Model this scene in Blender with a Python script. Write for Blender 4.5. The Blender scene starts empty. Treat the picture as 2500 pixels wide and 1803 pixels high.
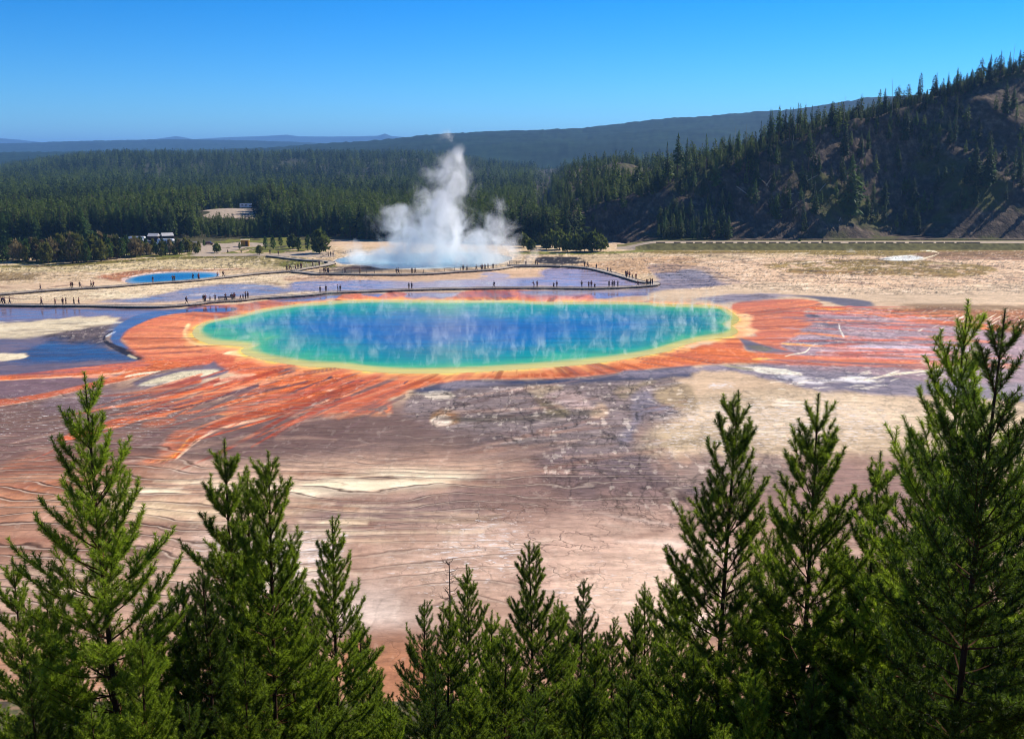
import bpy, bmesh, math, random
import numpy as np
from mathutils import Vector, Matrix, Euler
S = bpy.context.scene
COL = S.collection
R = math.radians

# ------------------------------------------------------------------ camera
H = 35.0; FP = 2600.0; CX, CY = 1250.0, 901.5
PITCH = math.atan((CY-380.0)/FP)
cam_d = bpy.data.cameras.new('camera'); cam = bpy.data.objects.new('camera', cam_d); COL.objects.link(cam)
cam.location = (0, 0, H); cam.rotation_euler = (math.pi/2-PITCH, 0, 0)
cam_d.sensor_width = 36.0; cam_d.lens = 36.0*FP/2500.0; cam_d.clip_start = 0.2; cam_d.clip_end = 60000
S.camera = cam
# ------------------------------------------------------------------ sky, sun, exposure
SUN_EL, SUN_AZ = R(39), R(52)          # azimuth from +Y towards +X
w = bpy.data.worlds.new("World"); S.world = w; w.use_nodes = True
nt = w.node_tree; nt.nodes.clear()
sky = nt.nodes.new('ShaderNodeTexSky'); sky.sky_type = 'NISHITA'; sky.sun_disc = False
sky.sun_elevation = SUN_EL; sky.sun_rotation = SUN_AZ
sky.altitude = 2200; sky.air_density = 1.0; sky.dust_density = 0.0; sky.ozone_density = 3.0
hsv = nt.nodes.new('ShaderNodeHueSaturation'); hsv.inputs['Saturation'].default_value = 1.15
bg = nt.nodes.new('ShaderNodeBackground'); bg.inputs['Strength'].default_value = 0.10
wo = nt.nodes.new('ShaderNodeOutputWorld')
tint = nt.nodes.new('ShaderNodeMix'); tint.data_type = 'RGBA'; tint.blend_type = 'MULTIPLY'; tint.inputs['Factor'].default_value = 1.0
tint.inputs['B'].default_value = (.54, .83, 1.08, 1)
def vscale(src, k):
    n = nt.nodes.new('ShaderNodeVectorMath'); n.operation = 'SCALE'; n.inputs['Scale'].default_value = k; nt.links.new(src, n.inputs[0]); return n.outputs[0]
gam = nt.nodes.new('ShaderNodeGamma'); gam.inputs['Gamma'].default_value = 1.34     # deep clear mountain sky
nt.links.new(vscale(sky.outputs[0], .16), gam.inputs['Color'])
nt.links.new(vscale(gam.outputs[0], 1/.16), tint.inputs['A']); nt.links.new(tint.outputs['Result'], hsv.inputs['Color']); nt.links.new(hsv.outputs[0], bg.inputs[0]); nt.links.new(bg.outputs[0], wo.inputs[0])
sd = bpy.data.lights.new('sun', 'SUN'); sd.energy = 5.0; sd.angle = R(0.53); sd.color = (1.0, 0.93, 0.82)
sun = bpy.data.objects.new('sun', sd); COL.objects.link(sun)
SDIR = Vector((math.sin(SUN_AZ)*math.cos(SUN_EL), math.cos(SUN_AZ)*math.cos(SUN_EL), math.sin(SUN_EL)))
sun.rotation_euler = SDIR.to_track_quat('Z', 'Y').to_euler(); sun.location = (60, 40, 120)
S.view_settings.view_transform = 'Standard'; S.view_settings.look = 'None'
S.view_settings.exposure = 0.36; S.view_settings.gamma = 1.0
S.render.engine = 'CYCLES'
cy = S.cycles
cy.max_bounces = 8; cy.diffuse_bounces = 3; cy.glossy_bounces = 2; cy.transmission_bounces = 3; cy.volume_bounces = 5; cy.transparent_max_bounces = 12
cy.use_denoising = True
try: cy.denoiser = 'OPENIMAGEDENOISE'
except Exception: pass
cy.volume_step_rate = 1.0; cy.volume_max_steps = 256
cy.sample_clamp_indirect = 6.0
cy.pixel_filter_type = 'BLACKMAN_HARRIS'; cy.filter_width = 1.05

# ------------------------------------------------------------------ helpers
def P(px, py, z=0.0):
    """photo position -> world point at height z"""
    a = (px-CX)/FP; b = -(py-CY)/FP
    dy = math.cos(PITCH)+b*math.sin(PITCH); dz = -math.sin(PITCH)+b*math.cos(PITCH)
    t = (z-H)/dz
    return Vector((a*t, dy*t, z))
def PY(px, py, Y):
    """photo position -> world point at distance Y"""
    a = (px-CX)/FP; b = -(py-CY)/FP
    dy = math.cos(PITCH)+b*math.sin(PITCH); dz = -math.sin(PITCH)+b*math.cos(PITCH)
    t = Y/dy
    return Vector((a*t, Y, H+dz*t))
K = 1.10229
f_ = lambda pts: [(x*K, y*K)+tuple(q[0] if False else v for v in r) for (x, y, *r) in pts for q in [(0,)]]
def fr(pts, s, ox, oy):
    out = []
    for p in pts:
        if len(p) == 3: out.append((ox+p[0]*s, oy+p[1]*s, p[2]*s))
        else: out.append((ox+p[0]*s, oy+p[1]*s))
    return out
F  = lambda pts: fr(pts, K, 0, 0)
C1 = lambda pts: fr(pts, .37037, 0, 300)
C2 = lambda pts: fr(pts, .37037, 800, 300)
C3 = lambda pts: fr(pts, .39683, 1600, 60)
C4 = lambda pts: fr(pts, .37037, 0, 680)
C5 = lambda pts: fr(pts, .37037, 800, 680)
C6 = lambda pts: fr(pts, .39683, 1600, 680)

def smooth(a, b, x):
    t = np.clip((x-a)/(b-a), 0, 1); return t*t*(3-2*t)
def _hash(ix, iy, seed):
    h = (ix.astype(np.int64)*374761393 + iy.astype(np.int64)*668265263 + seed*1442695041) & 0xffffffff
    h = ((h ^ (h >> 13))*1274126177) & 0xffffffff
    return ((h ^ (h >> 16)) & 0xffffff)/float(0xffffff)
def vnoise(x, y, seed=0):
    ix = np.floor(x); iy = np.floor(y); fx = x-ix; fy = y-iy
    fx = fx*fx*(3-2*fx); fy = fy*fy*(3-2*fy)
    a = _hash(ix, iy, seed); b = _hash(ix+1, iy, seed); c = _hash(ix, iy+1, seed); d = _hash(ix+1, iy+1, seed)
    return (a*(1-fx)+b*fx)*(1-fy)+(c*(1-fx)+d*fx)*fy
def fbm(x, y, oct=4, seed=0):
    x = np.asarray(x, float); y = np.asarray(y, float)
    s = 0; a = 1; n = 0
    for i in range(oct):
        s = s+a*vnoise(x, y, seed+i*17); n += a; a *= .5; x = x*2.03+3.7; y = y*2.03+9.1
    return s/n
def lin(c):
    c = np.array(c, float)/255.0
    return np.where(c <= .04045, c/12.92, ((c+.055)/1.055)**2.4)

def new_mat(name):
    m = bpy.data.materials.new(name); m.use_nodes = True
    return m, m.node_tree, m.node_tree.nodes['Principled BSDF']
def plain(name, col, rough=.8, spec=.3, noise=0.0, scale=3.0, metal=0.0):
    m, t, b = new_mat(name)
    c = tuple(lin(col)) + (1,)
    b.inputs['Base Color'].default_value = c; b.inputs['Roughness'].default_value = rough
    b.inputs['Specular IOR Level'].default_value = spec; b.inputs['Metallic'].default_value = metal
    if noise:
        n = t.nodes.new('ShaderNodeTexNoise'); n.inputs['Scale'].default_value = scale; n.inputs['Detail'].default_value = 5
        tc = t.nodes.new('ShaderNodeTexCoord'); t.links.new(tc.outputs['Object'], n.inputs['Vector'])
        r = t.nodes.new('ShaderNodeValToRGB')
        r.color_ramp.elements[0].position = .3; r.color_ramp.elements[1].position = .7
        r.color_ramp.elements[0].color = tuple(v*(1-noise) for v in c[:3])+(1,)
        r.color_ramp.elements[1].color = tuple(min(1, v*(1+noise)) for v in c[:3])+(1,)
        t.links.new(n.outputs['Fac'], r.inputs['Fac']); t.links.new(r.outputs['Color'], b.inputs['Base Color'])
    return m
def math_node(t, op, a, b=None, clamp=False):
    n = t.nodes.new('ShaderNodeMath'); n.operation = op; n.use_clamp = clamp
    for i, v in enumerate((a, b)):
        if v is None: continue
        if isinstance(v, (int, float)): n.inputs[i].default_value = v
        else: t.links.new(v, n.inputs[i])
    return n.outputs[0]
def maprange(t, v, a, b, c=0.0, d=1.0, smoothstep=False):
    n = t.nodes.new('ShaderNodeMapRange')
    if smoothstep: n.interpolation_type = 'SMOOTHSTEP'
    t.links.new(v, n.inputs[0])
    for i, q in enumerate((a, b, c, d)):
        if isinstance(q, (int, float)): n.inputs[i+1].default_value = q
        else: t.links.new(q, n.inputs[i+1])
    return n.outputs[0]

def mesh_np(name, verts, faces, mat=None, smooth_=False):
    """fast mesh from numpy arrays; faces (n,3) or (n,4)"""
    me = bpy.data.meshes.new(name)
    verts = np.asarray(verts, np.float32); faces = np.asarray(faces, np.int32)
    nf, k = faces.shape
    me.vertices.add(len(verts)); me.vertices.foreach_set('co', verts.ravel())
    me.loops.add(nf*k); me.loops.foreach_set('vertex_index', faces.ravel())
    me.polygons.add(nf); me.polygons.foreach_set('loop_start', np.arange(nf, dtype=np.int32)*k)
    me.polygons.foreach_set('loop_total', np.full(nf, k, np.int32))
    if smooth_: me.polygons.foreach_set('use_smooth', np.ones(nf, bool))
    me.update(calc_edges=True)
    if mat: me.materials.append(mat)
    return me
def link(name, me, parent=None):
    o = bpy.data.objects.new(name, me); COL.objects.link(o)
    if parent: o.parent = parent
    return o
def tag(o, label=None, cat=None, group=None, kind=None):
    if label: o['label'] = label
    if cat: o['category'] = cat
    if group: o['group'] = group
    if kind: o['kind'] = kind
    return o
def empty(name, loc=(0, 0, 0), rz=0):
    o = bpy.data.objects.new(name, None); COL.objects.link(o); o.location = loc; o.rotation_euler = (0, 0, rz)
    o.empty_display_size = .3
    return o
class MB:
    """collects boxes, bars and tubes into one mesh"""
    def __init__(s): s.v = []; s.f = []
    def add(s, vs, fs):
        n = len(s.v); s.v += [tuple(v) for v in vs]; s.f += [tuple(i+n for i in f) for f in fs]
    def box(s, c, d, rz=0.0, taper=1.0):
        cx, cy_, cz = c; dx, dy, dz = (q/2 for q in d); vs = []
        cs, sn = math.cos(rz), math.sin(rz)
        for sz in (-1, 1):
            k = 1 if sz < 0 else taper
            for sx, sy in ((-1, -1), (1, -1), (1, 1), (-1, 1)):
                x, y = sx*dx*k, sy*dy*k
                vs.append((cx+x*cs-y*sn, cy_+x*sn+y*cs, cz+sz*dz))
        s.add(vs, [(3, 2, 1, 0), (4, 5, 6, 7), (0, 1, 5, 4), (1, 2, 6, 5), (2, 3, 7, 6), (3, 0, 4, 7)])
    def bar(s, a, b, wd, ht):
        a = Vector(a); b = Vector(b); d = (b-a).normalized()
        sd_ = d.cross(Vector((0, 0, 1)))
        if sd_.length < 1e-3: sd_ = Vector((1, 0, 0))
        sd_.normalize(); up = sd_.cross(d).normalized(); vs = []
        for p in (a, b):
            for i, j in ((-1, -1), (1, -1), (1, 1), (-1, 1)): vs.append(p+sd_*i*wd/2+up*j*ht/2)
        s.add(vs, [(3, 2, 1, 0), (4, 5, 6, 7), (0, 1, 5, 4), (1, 2, 6, 5), (2, 3, 7, 6), (3, 0, 4, 7)])
    def tube(s, pts, rad, n=6, cap=True):
        pts = [Vector(p) for p in pts]; rings = []; base = len(s.v)
        for i, p in enumerate(pts):
            d = (pts[min(i+1, len(pts)-1)]-pts[max(i-1, 0)]).normalized()
            a = d.orthogonal().normalized() if i == 0 else (prev-d*prev.dot(d)).normalized()
            prev = a; b = d.cross(a)
            r = rad[i] if isinstance(rad, (list, tuple)) else rad
            for k in range(n):
                t = 2*math.pi*k/n; s.v.append(tuple(p+(a*math.cos(t)+b*math.sin(t))*r))
        for i in range(len(pts)-1):
            for k in range(n):
                a0 = base+i*n+k; a1 = base+i*n+(k+1) % n
                s.f.append((a0, a1, a1+n, a0+n))
        if cap:
            s.f.append(tuple(base+k for k in range(n))[::-1]); s.f.append(tuple(base+(len(pts)-1)*n+k for k in range(n)))
    def mesh(s, name, mat=None, sm=False):
        me = bpy.data.meshes.new(name); me.from_pydata(s.v, [], s.f); me.update()
        if mat: me.materials.append(mat)
        if sm: me.polygons.foreach_set('use_smooth', [True]*len(me.polygons))
        return me
    def build(s, name, mat=None, parent=None, sm=False):
        return link(name, s.mesh(name, mat, sm), parent)
def copy_tree(o, parent=None):
    c = o.copy(); COL.objects.link(c); c.parent = parent
    for ch in KIDS.get(o.name, []): copy_tree(ch, c)
    return c
KIDS = {}
# ------------------------------------------------------------------ the valley floor
AN = 0.30       # mats are compared in (x, AN*y)
def W(pts): return np.array([(p.x, p.y) for p in (P(a, b) for a, b in pts)])
def poly_sdf(x, y, poly):
    """signed distance, negative inside, in the (x, AN*y) metric"""
    px = poly[:, 0]; py = poly[:, 1]*AN; Y = y*AN
    d = np.full(x.shape, 1e18); ins = np.zeros(x.shape, bool); n = len(px)
    for i in range(n):
        ax, ay = px[i], py[i]; bx, by = px[(i+1) % n], py[(i+1) % n]
        ex, ey = bx-ax, by-ay; L = ex*ex+ey*ey+1e-9
        t = np.clip(((x-ax)*ex+(Y-ay)*ey)/L, 0, 1)
        dx = x-ax-t*ex; dy = Y-ay-t*ey
        d = np.minimum(d, dx*dx+dy*dy)
        c = (ay > Y) != (by > Y)
        if abs(by-ay) > 1e-12:
            c &= x < ax+(Y-ay)*(bx-ax)/(by-ay)
            ins ^= c
    d = np.sqrt(d); return np.where(ins, -d, d)
def ribbon(pts):
    up, dn = [], []
    for i, (x, y, h) in enumerate(pts):
        x0, y0 = pts[max(i-1, 0)][:2]; x1, y1 = pts[min(i+1, len(pts)-1)][:2]
        L = math.hypot(x1-x0, y1-y0)+1e-6; nx, ny = -(y1-y0)/L, (x1-x0)/L
        up.append((x+nx*h, y+ny*h)); dn.append((x-nx*h, y-ny*h))
    return up+dn[::-1]
def cr(pts, n=4):
    """catmull-rom closed refinement"""
    out = []; N = len(pts); a = np.array(pts, float)
    for i in range(N):
        p0, p1, p2, p3 = a[i-1], a[i], a[(i+1) % N], a[(i+2) % N]
        for k in range(n):
            t = k/n
            out.append(tuple(.5*((2*p1)+(-p0+p2)*t+(2*p0-5*p1+4*p2-p3)*t*t+(-p0+3*p1-3*p2+p3)*t**3)))
    return out

POOL_PX = (C4([(1302,350),(1318,320),(1350,298),(1420,277),(1500,262),(1600,244),(1690,222),(1780,203),(1900,184),(2050,170),(2200,162)]) +
  C5([(0,158),(150,153),(350,150),(550,150),(800,153),(1050,152),(1250,154),(1380,162),(1600,163),(1850,162),(2100,165)]) +
  C6([(0,162),(120,166),(250,168),(350,174),(410,184),(440,200),(470,222),(490,240),(478,262),(440,284),(470,303),(480,322),(440,342),(350,356),(250,372),(160,396),(70,422),(0,442)]) +
  C5([(2240,460),(2100,486),(1900,520),(1700,545),(1450,565),(1200,582),(950,596),(700,604),(500,604),(300,592),(150,574),(50,566)]) +
  C4([(2200,566),(2050,560),(1900,540),(1780,520),(1700,500),(1640,482),(1625,462),(1660,446),(1610,432),(1520,422),(1430,418),(1370,404),(1325,380)]))
SMALL_PX = C1([(850,1040),(880,1020),(960,1004),(1060,994),(1180,988),(1300,988),(1400,994),(1425,1004),(1400,1015),(1300,1026),(1150,1040),(1000,1052),(900,1052)])
EXC_PX = C2([(60,905),(130,885),(300,872),(500,864),(800,858),(1050,862),(1200,885),(1180,905),(1110,928),(1000,945),(850,952),(600,956),(420,956),(340,950),(290,938),(200,930),(110,925)])
POOL = W(cr(POOL_PX, 2)); SMALL = W(cr(SMALL_PX, 2)); EXC = W(cr(EXC_PX, 2))

# rows / columns of the sheet
tcol = np.concatenate([[-3, -2, -1.4, -1.0, -.8, -.68], np.linspace(-.6, .6, 1260), [.68, .8, 1.0, 1.4, 2, 3]])
vrow = np.arange(2080.0, 186.0, -1.9)
yrow = np.concatenate([[2, 20], FP*H/vrow, np.geomspace(495, 2400, 60), np.geomspace(2700, 30000, 12)])
NT, NY = len(tcol), len(yrow)
TT, YY = np.meshgrid(tcol, yrow)
gx = TT*YY; gy = YY.copy(); gx = gx.ravel(); gy = gy.ravel()
near = (gy > 40) & (gy < 500) & (np.abs(gx/gy) < .62)
idx = np.nonzero(near)[0]
x = gx[idx]; y = gy[idx]
xs, ys = x, y*AN

def groundz(x, y):
    t = np.asarray(x)/np.maximum(np.asarray(y), 1)
    z = 20*smooth(560, 1050, y)*smooth(-.02, .12, t)
    z = z+30*smooth(1150, 1900, y)*smooth(.05, -.1, t)*(.05+.95*smooth(-.51, -.36, t))
    z = z+7.0*np.exp(-(((np.asarray(x)+151)/42)**2+((np.asarray(y)-582)/45)**2))
    z = z+6*smooth(2400, 3200, y)
    return z
gz = groundz(gx, gy)
warp1 = fbm(x*.12, y*.04, 4, 11)-.5; warp2 = fbm(x*.5, y*.12, 4, 23)-.5
A = lin((200, 172, 143))[None, :]*np.ones((len(x), 1))
wet = np.zeros(len(x)); crackA = np.zeros(len(x)); crustA = np.zeros(len(x)); cellA = np.zeros(len(x)); streak = np.full(len(x), .6)
def put(pts, col, soft=.8, warp=1.2, alpha=1.0, wetv=None, crack=None, cell=None, breakup=0.0, seed=3, st=None, refine=3, bf=.35, crust=None):
    """blend a colour into a mat outlined by pts"""
    pts = cr(pts, refine) if refine > 1 else pts
    poly = W(pts)
    warp *= .6; soft *= .75
    if wetv is not None and wetv > .55: soft *= 1.7
    m = soft+abs(warp)+1
    sel = np.nonzero((x > poly[:, 0].min()-m) & (x < poly[:, 0].max()+m) & (y > poly[:, 1].min()-m/AN) & (y < poly[:, 1].max()+m/AN))[0]
    if not len(sel): return
    d = poly_sdf(x[sel], y[sel], poly) + warp*(warp1[sel]*1.3+warp2[sel]*.7)*1.6
    a = smooth(soft, -soft, d)*alpha
    if breakup:
        n = fbm(x[sel]*bf+seed*7, y[sel]*bf*.5, 5, seed)
        a = a*smooth(.5+.18-breakup*.25, .5+.30-breakup*.25, n+.15)
    a3 = a[:, None]
    if col is not None: A[sel] = A[sel]*(1-a3)+lin(col)[None, :]*a3
    if wetv is not None: wet[sel] = wet[sel]*(1-a)+wetv*a
    if crack is not None: crackA[sel] = crackA[sel]*(1-a)+crack*a
    if crust is not None: crustA[sel] = np.maximum(crustA[sel], crust*a)
    if cell is not None: cellA[sel] = cellA[sel]*(1-a)+cell*a
    if st is not None: streak[sel] = streak[sel]*(1-a)+st*a
def rib(pts, col, **k):
    k['soft'] = k.get('soft', .8)*.45; k['warp'] = k.get('warp', 1.2)*.22
    put(ribbon(pts), col, refine=k.pop('refine', 2), **k)

# --- broad fields below the pool
put(F([(-500,850),(600,890),(1400,880),(1500,900),(2900,1050),(2900,2400),(-500,2400)]), (184,148,128), soft=3, warp=3, crack=.35, cell=.2)
put(F([(-400,860),(200,855),(500,880),(900,890),(1000,930),(880,980),(500,1020),(300,1045),(-400,1060)]), (134,104,98), soft=3, warp=3, crack=.7)
put(F([(430,930),(900,890),(1250,870),(1420,890),(1390,980),(1100,1010),(800,1020),(500,1030)]), (134,110,104), soft=3, warp=3, crack=.25)
put(F([(300,1045),(700,1015),(1050,1025),(1120,1060),(700,1110),(300,1110)]), (198,165,142), soft=2, warp=2, crack=.7)
put(F([(640,1085),(760,1050),(900,1036),(1000,1042),(1070,1058),(980,1082),(800,1092),(700,1102)]), (222,204,176), soft=1, warp=1, crack=1.0, st=.5)
put(F([(-400,1060),(300,1050),(450,1100),(420,1200),(-400,1240)]), (186,146,122), soft=3, warp=3, crack=1.0)
put(F([(230,1112),(520,1118),(720,1132),(560,1150),(300,1148)]), (222,198,162), soft=1.2, warp=2, crack=.6, alpha=.9)
put(F([(-100,1080),(160,1070),(230,1100),(100,1120),(-100,1110)]), (205,165,135), soft=1.5, warp=2)
put(F([(-300,1240),(500,1170),(600,1300),(400,1500),(-300,1600)]), (188,155,136), soft=3, warp=3, crack=.9)
put(F([(430,1180),(700,1160),(760,1240),(700,1330),(500,1300)]), (214,192,178), soft=2, warp=3, crack=.7, alpha=.8)
put(F([(700,1120),(1100,1065),(1500,1035),(1560,1110),(1400,1165),(900,1180),(700,1172)]), (154,127,120), soft=2.5, warp=3, crack=.8, cell=.4)
put(F([(1230,1000),(1400,985),(1480,1060),(1560,1080),(1520,1125),(1300,1120),(1220,1060)]), (128,112,116), soft=2, warp=3, cell=.6, crack=.6, st=1.2)
put(F([(950,1160),(1450,1120),(1600,1180),(1560,1330),(1300,1440),(1080,1260)]), (200,166,148), soft=3, warp=3, cell=.9, crack=.1)
put(F([(1250,1270),(1420,1210),(1520,1260),(1500,1420),(1350,1420),(1250,1340)]), (224,192,170), soft=3, warp=3, cell=.35)
put(F([(850,1200),(1080,1185),(1150,1240),(1110,1340),(960,1350),(860,1300)]), (206,178,160), soft=3, warp=3, cell=.6, alpha=.6, crust=1.0, crack=.8, bf=.8)
put(F([(880,1190),(1100,1170),(1160,1240),(900,1270)]), None, soft=4, warp=5, crust=.95)
put(F([(420,1190),(720,1170),(760,1260),(520,1300)]), None, soft=3, warp=2, crust=.9)
put(F([(1150,1280),(1500,1200),(1560,1380),(1200,1420)]), None, soft=3, warp=2, crust=.55)
put(F([(1500,880),(1950,900),(1950,1000),(1480,1000)]), None, soft=3, warp=2, crust=.75)
put(F([(-200,870),(420,880),(300,980),(-200,1000)]), None, soft=3, warp=2, crust=.5)
put(F([(1020,1200),(1080,1190),(1110,1220),(1050,1230)]), None, soft=2, warp=2, crust=.85)
put(F([(720,1290),(850,1280),(940,1340),(960,1400),(850,1450),(740,1430)]), (190,164,150), soft=1.5, warp=1, cell=0, crack=.1)
put(F([(760,1340),(860,1330),(880,1380),(800,1400)]), (208,188,176), soft=2, warp=1)
put(F([(740,1410),(900,1400),(990,1420),(960,1450),(760,1455)]), (150,118,106), soft=1.2, warp=1, cell=0, crack=.1)
put(F([(700,1462),(1000,1450),(1050,1800),(700,1800)]), (188,132,98), soft=1.5, warp=1, cell=.3, crack=0)
put(F([(-400,1450),(700,1455),(700,1900),(-400,1900)]), (192,148,120), soft=3, warp=2, crack=.2)
put(F([(1150,1440),(1500,1430),(2500,1380),(2500,1900),(1050,1900)]), (196,150,124), soft=3, warp=2, cell=.4, crack=0)
for i in range(46):   # cream and brown steps of the lower terraces
    rr = random.Random(2500+i); a, b_ = rr.uniform(-100, 800), rr.uniform(1040, 1330); L = rr.uniform(120, 420); sl = rr.uniform(-.05, .08)
    rib(F([(a, b_, .6), (a+L*.3, b_+sl*L*.3+rr.uniform(-4, 4), rr.uniform(2, 6)), (a+L*.7, b_+sl*L*.7+rr.uniform(-4, 4), rr.uniform(2, 6)), (a+L, b_+sl*L, .6)]), rr.choice([(226,204,172), (216,186,156), (150,108,88), (128,90,76), (232,214,186), (170,124,98)]), soft=.8, warp=3, alpha=.7, refine=1)
for i in range(40):
    rr = random.Random(2700+i); a, b_ = rr.uniform(850, 1550), rr.uniform(1080, 1420); L = rr.uniform(80, 300); sl = rr.uniform(-.25, .25)
    rib(F([(a, b_, .6), (a+L*.5, b_+sl*L*.5+rr.uniform(-6, 6), rr.uniform(2, 6)), (a+L, b_+sl*L, .6)]), rr.choice([(222,196,176), (150,116,104), (170,132,114), (228,208,194)]), soft=.8, warp=3, alpha=.55, refine=1)
put(F([(-300,1035),(120,1030),(330,1050),(220,1085),(60,1110),(-300,1120)]), (160,104,78), soft=4, warp=4, alpha=.75)
put(F([(-300,1165),(150,1160),(260,1200),(60,1250),(-300,1260)]), (158,110,86), soft=4, warp=4, alpha=.7)
put(F([(1080,1060),(1350,1050),(1500,1090),(1250,1130),(1050,1110)]), (136,104,94), soft=4, warp=5, alpha=.6)
put(F([(560,930),(900,905),(1000,930),(800,985),(560,1000)]), (116,86,80), soft=4, warp=5, alpha=.6)
# right beige flat
put(F([(1405,985),(1440,930),(1500,895),(1560,870),(1700,862),(1900,868),(2100,890),(2800,900),(2800,1080),(2000,1020),(1800,1010),(1600,1020),(1430,1000)]), (196,172,143), soft=1.2, warp=1.5, cell=0, crack=.05, st=.8)
put(F([(1560,900),(1900,885),(2100,920),(2100,960),(1700,965),(1540,940)]), (210,186,158), soft=3, warp=3)
put(F([(1430,960),(1600,955),(1620,985),(1440,990)]), (170,150,118), soft=1.5, warp=2, alpha=.7)
put(F([(1850,1020),(2080,1010),(2150,1060),(2050,1280),(1900,1180),(1600,1100),(1700,1050)]), (164,130,120), soft=2.5, warp=3, crack=.3)
put(F([(1480,1010),(1700,1000),(1740,1060),(1560,1110)]), (160,136,126), soft=2, warp=3, breakup=.8, st=1.2)
# grey rill field under the band
put(C5([(540,755),(900,700),(1400,680),(2268,650),(2268,900),(2100,1060),(1900,1150),(1500,1050),(900,1030),(700,960),(500,900)]), (142,126,126), soft=2, warp=3, st=1.3, cell=.3, crack=.3, wetv=.12)
put(C5([(1330,690),(1480,685),(1540,730),(1400,760),(1340,740)]), (182,160,136), soft=.8, warp=2)
put(C5([(1380,770),(1480,800),(1600,870),(1540,900),(1440,850)]), (150,134,104), soft=.8, warp=2)
put(C5([(1450,780),(1560,740),(1680,760),(1730,840),(1600,840)]), (184,160,156), soft=.8, warp=2)
put(C5([(1790,820),(1850,850),(1850,905),(1740,905)]), (188,160,136), soft=.6, warp=1)
put(C5([(1880,740),(2050,680),(2160,670),(2060,740),(1960,800)]), (156,138,110), soft=.8, warp=2, alpha=.8)
put(C5([(2140,740),(2268,700),(2400,700),(2400,840),(2200,820)]), (170,148,118), soft=1, warp=2)
put(C5([(2000,760),(2120,730),(2160,820),(2260,860),(2140,880),(2060,1000),(2000,1080),(1920,1090),(1960,960),(1990,860)]), (140,130,142), soft=.8, warp=2, wetv=.3, st=1.4)
put(C5([(680,900),(760,870),(850,900),(860,945),(780,965),(690,945)]), (166,124,78), soft=.8, warp=1)
put(C5([(680,930),(740,915),(820,935),(780,965),(700,955)]), (226,208,190), soft=.5, warp=1)
put(C5([(760,925),(1300,900),(1740,870),(1760,885),(1300,925),(980,945)]), (104,96,78), soft=.5, warp=1, alpha=.6, breakup=.9, seed=8)
for i in range(60):
    rr = random.Random(i); a = rr.uniform(500, 2200); b = rr.uniform(680, 1120); L = rr.uniform(60, 260); sl = -.1+rr.uniform(-.08, .05)
    rib(C5([(a, b, 1), (a+L*.5, b+sl*L*.5, rr.uniform(2, 6)), (a+L, b+sl*L, 1)]), rr.choice([(108,96,98), (116,100,94), (186,168,162), (200,186,180)]), soft=.4, warp=1.5, alpha=.55, refine=1)
# blue grey rim band under the orange
put(C5([(560,735),(720,690),(900,664),(1300,664),(1700,645),(2268,575),(2400,560),(2400,650),(2268,655),(1800,690),(1300,700),(900,725),(640,760)]), (92,84,98), soft=.8, warp=.8, wetv=.5)
put(C5([(760,700),(900,675),(1150,690),(1000,710),(820,725)]), (150,138,146), soft=.8, warp=1, alpha=.7)
rib(C5([(540,752,5),(700,745,5),(900,718,3),(1200,706,3),(1700,672,3),(2200,655,3)]), (70,60,66), soft=.4, warp=1, alpha=.7, breakup=.8)
# --- left wet flats
put(F([(-400,682),(300,684),(430,690),(300,720),(232,745),(262,790),(350,802),(200,820),(-400,850)]), (118,106,122), soft=1, warp=1.5, wetv=.7, crack=0)
put(C4([(-300,190),(500,192),(1050,198),(1150,210),(950,250),(730,262),(400,262),(0,288),(-300,290)]), (140,124,140), soft=.8, warp=1, wetv=.8)
put(C4([(-400,290),(0,290),(400,262),(730,258),(740,280),(690,310),(500,345),(300,385),(0,402),(-400,420)]), (206,190,160), soft=.8, warp=2, wetv=.1, alpha=.95)
for i in range(26):
    rr = random.Random(100+i); a = rr.uniform(-200, 600); b = rr.uniform(275, 395); L = rr.uniform(150, 420)
    rib(C4([(a, b, 1), (a+L*.5, b-8, rr.uniform(2, 6)), (a+L, b-14, 1)]), rr.choice([(120,106,98), (138,122,110), (222,210,182)]), soft=.4, warp=1.5, alpha=.6, refine=1)
put(C4([(300,380),(500,345),(700,310),(690,350),(672,400),(700,440),(600,440),(400,440)]), (112,98,100), soft=1, warp=1.5, st=1.2, wetv=.3)
put(C4([(100,440),(420,405),(640,430),(740,465),(900,520),(940,545),(500,565),(150,550)]), (74,76,104), soft=1.2, warp=2, wetv=.8)
put(C4([(-300,470),(60,410),(300,405),(220,450),(120,470),(-300,500)]), (130,116,132), soft=1, warp=2, wetv=.6)
put(C4([(-400,498),(60,496),(165,502),(172,518),(60,535),(-400,560)]), (220,204,174), soft=.5, warp=1, wetv=.05)
put(C4([(-400,570),(200,560),(900,550),(1000,560),(500,590),(0,640),(-400,660)]), (124,108,122), soft=.8, warp=1.5, wetv=.5)
rib(C4([(1250,214,14),(1080,236,24),(930,268,34),(850,310,40),(790,350,40),(760,400,36),(800,450,30),(900,500,24),(1010,530,10)]), (98,98,130), soft=.6, warp=.8, wetv=.9)
rib(C4([(740,345,3),(700,375,6),(684,400,9),(720,432,14),(790,465,18),(870,500,20),(950,535,14),(1020,550,4)]), (44,36,44), soft=.3, warp=.8, wetv=.4)
rib(C4([(820,492,4),(870,515,6),(900,525,3)]), (190,180,150), soft=.3, warp=1, breakup=.9)
rib(C4([(700,380,4),(740,360,6),(760,350,3)]), (200,205,215), soft=.3, warp=1, breakup=.9)
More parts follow.
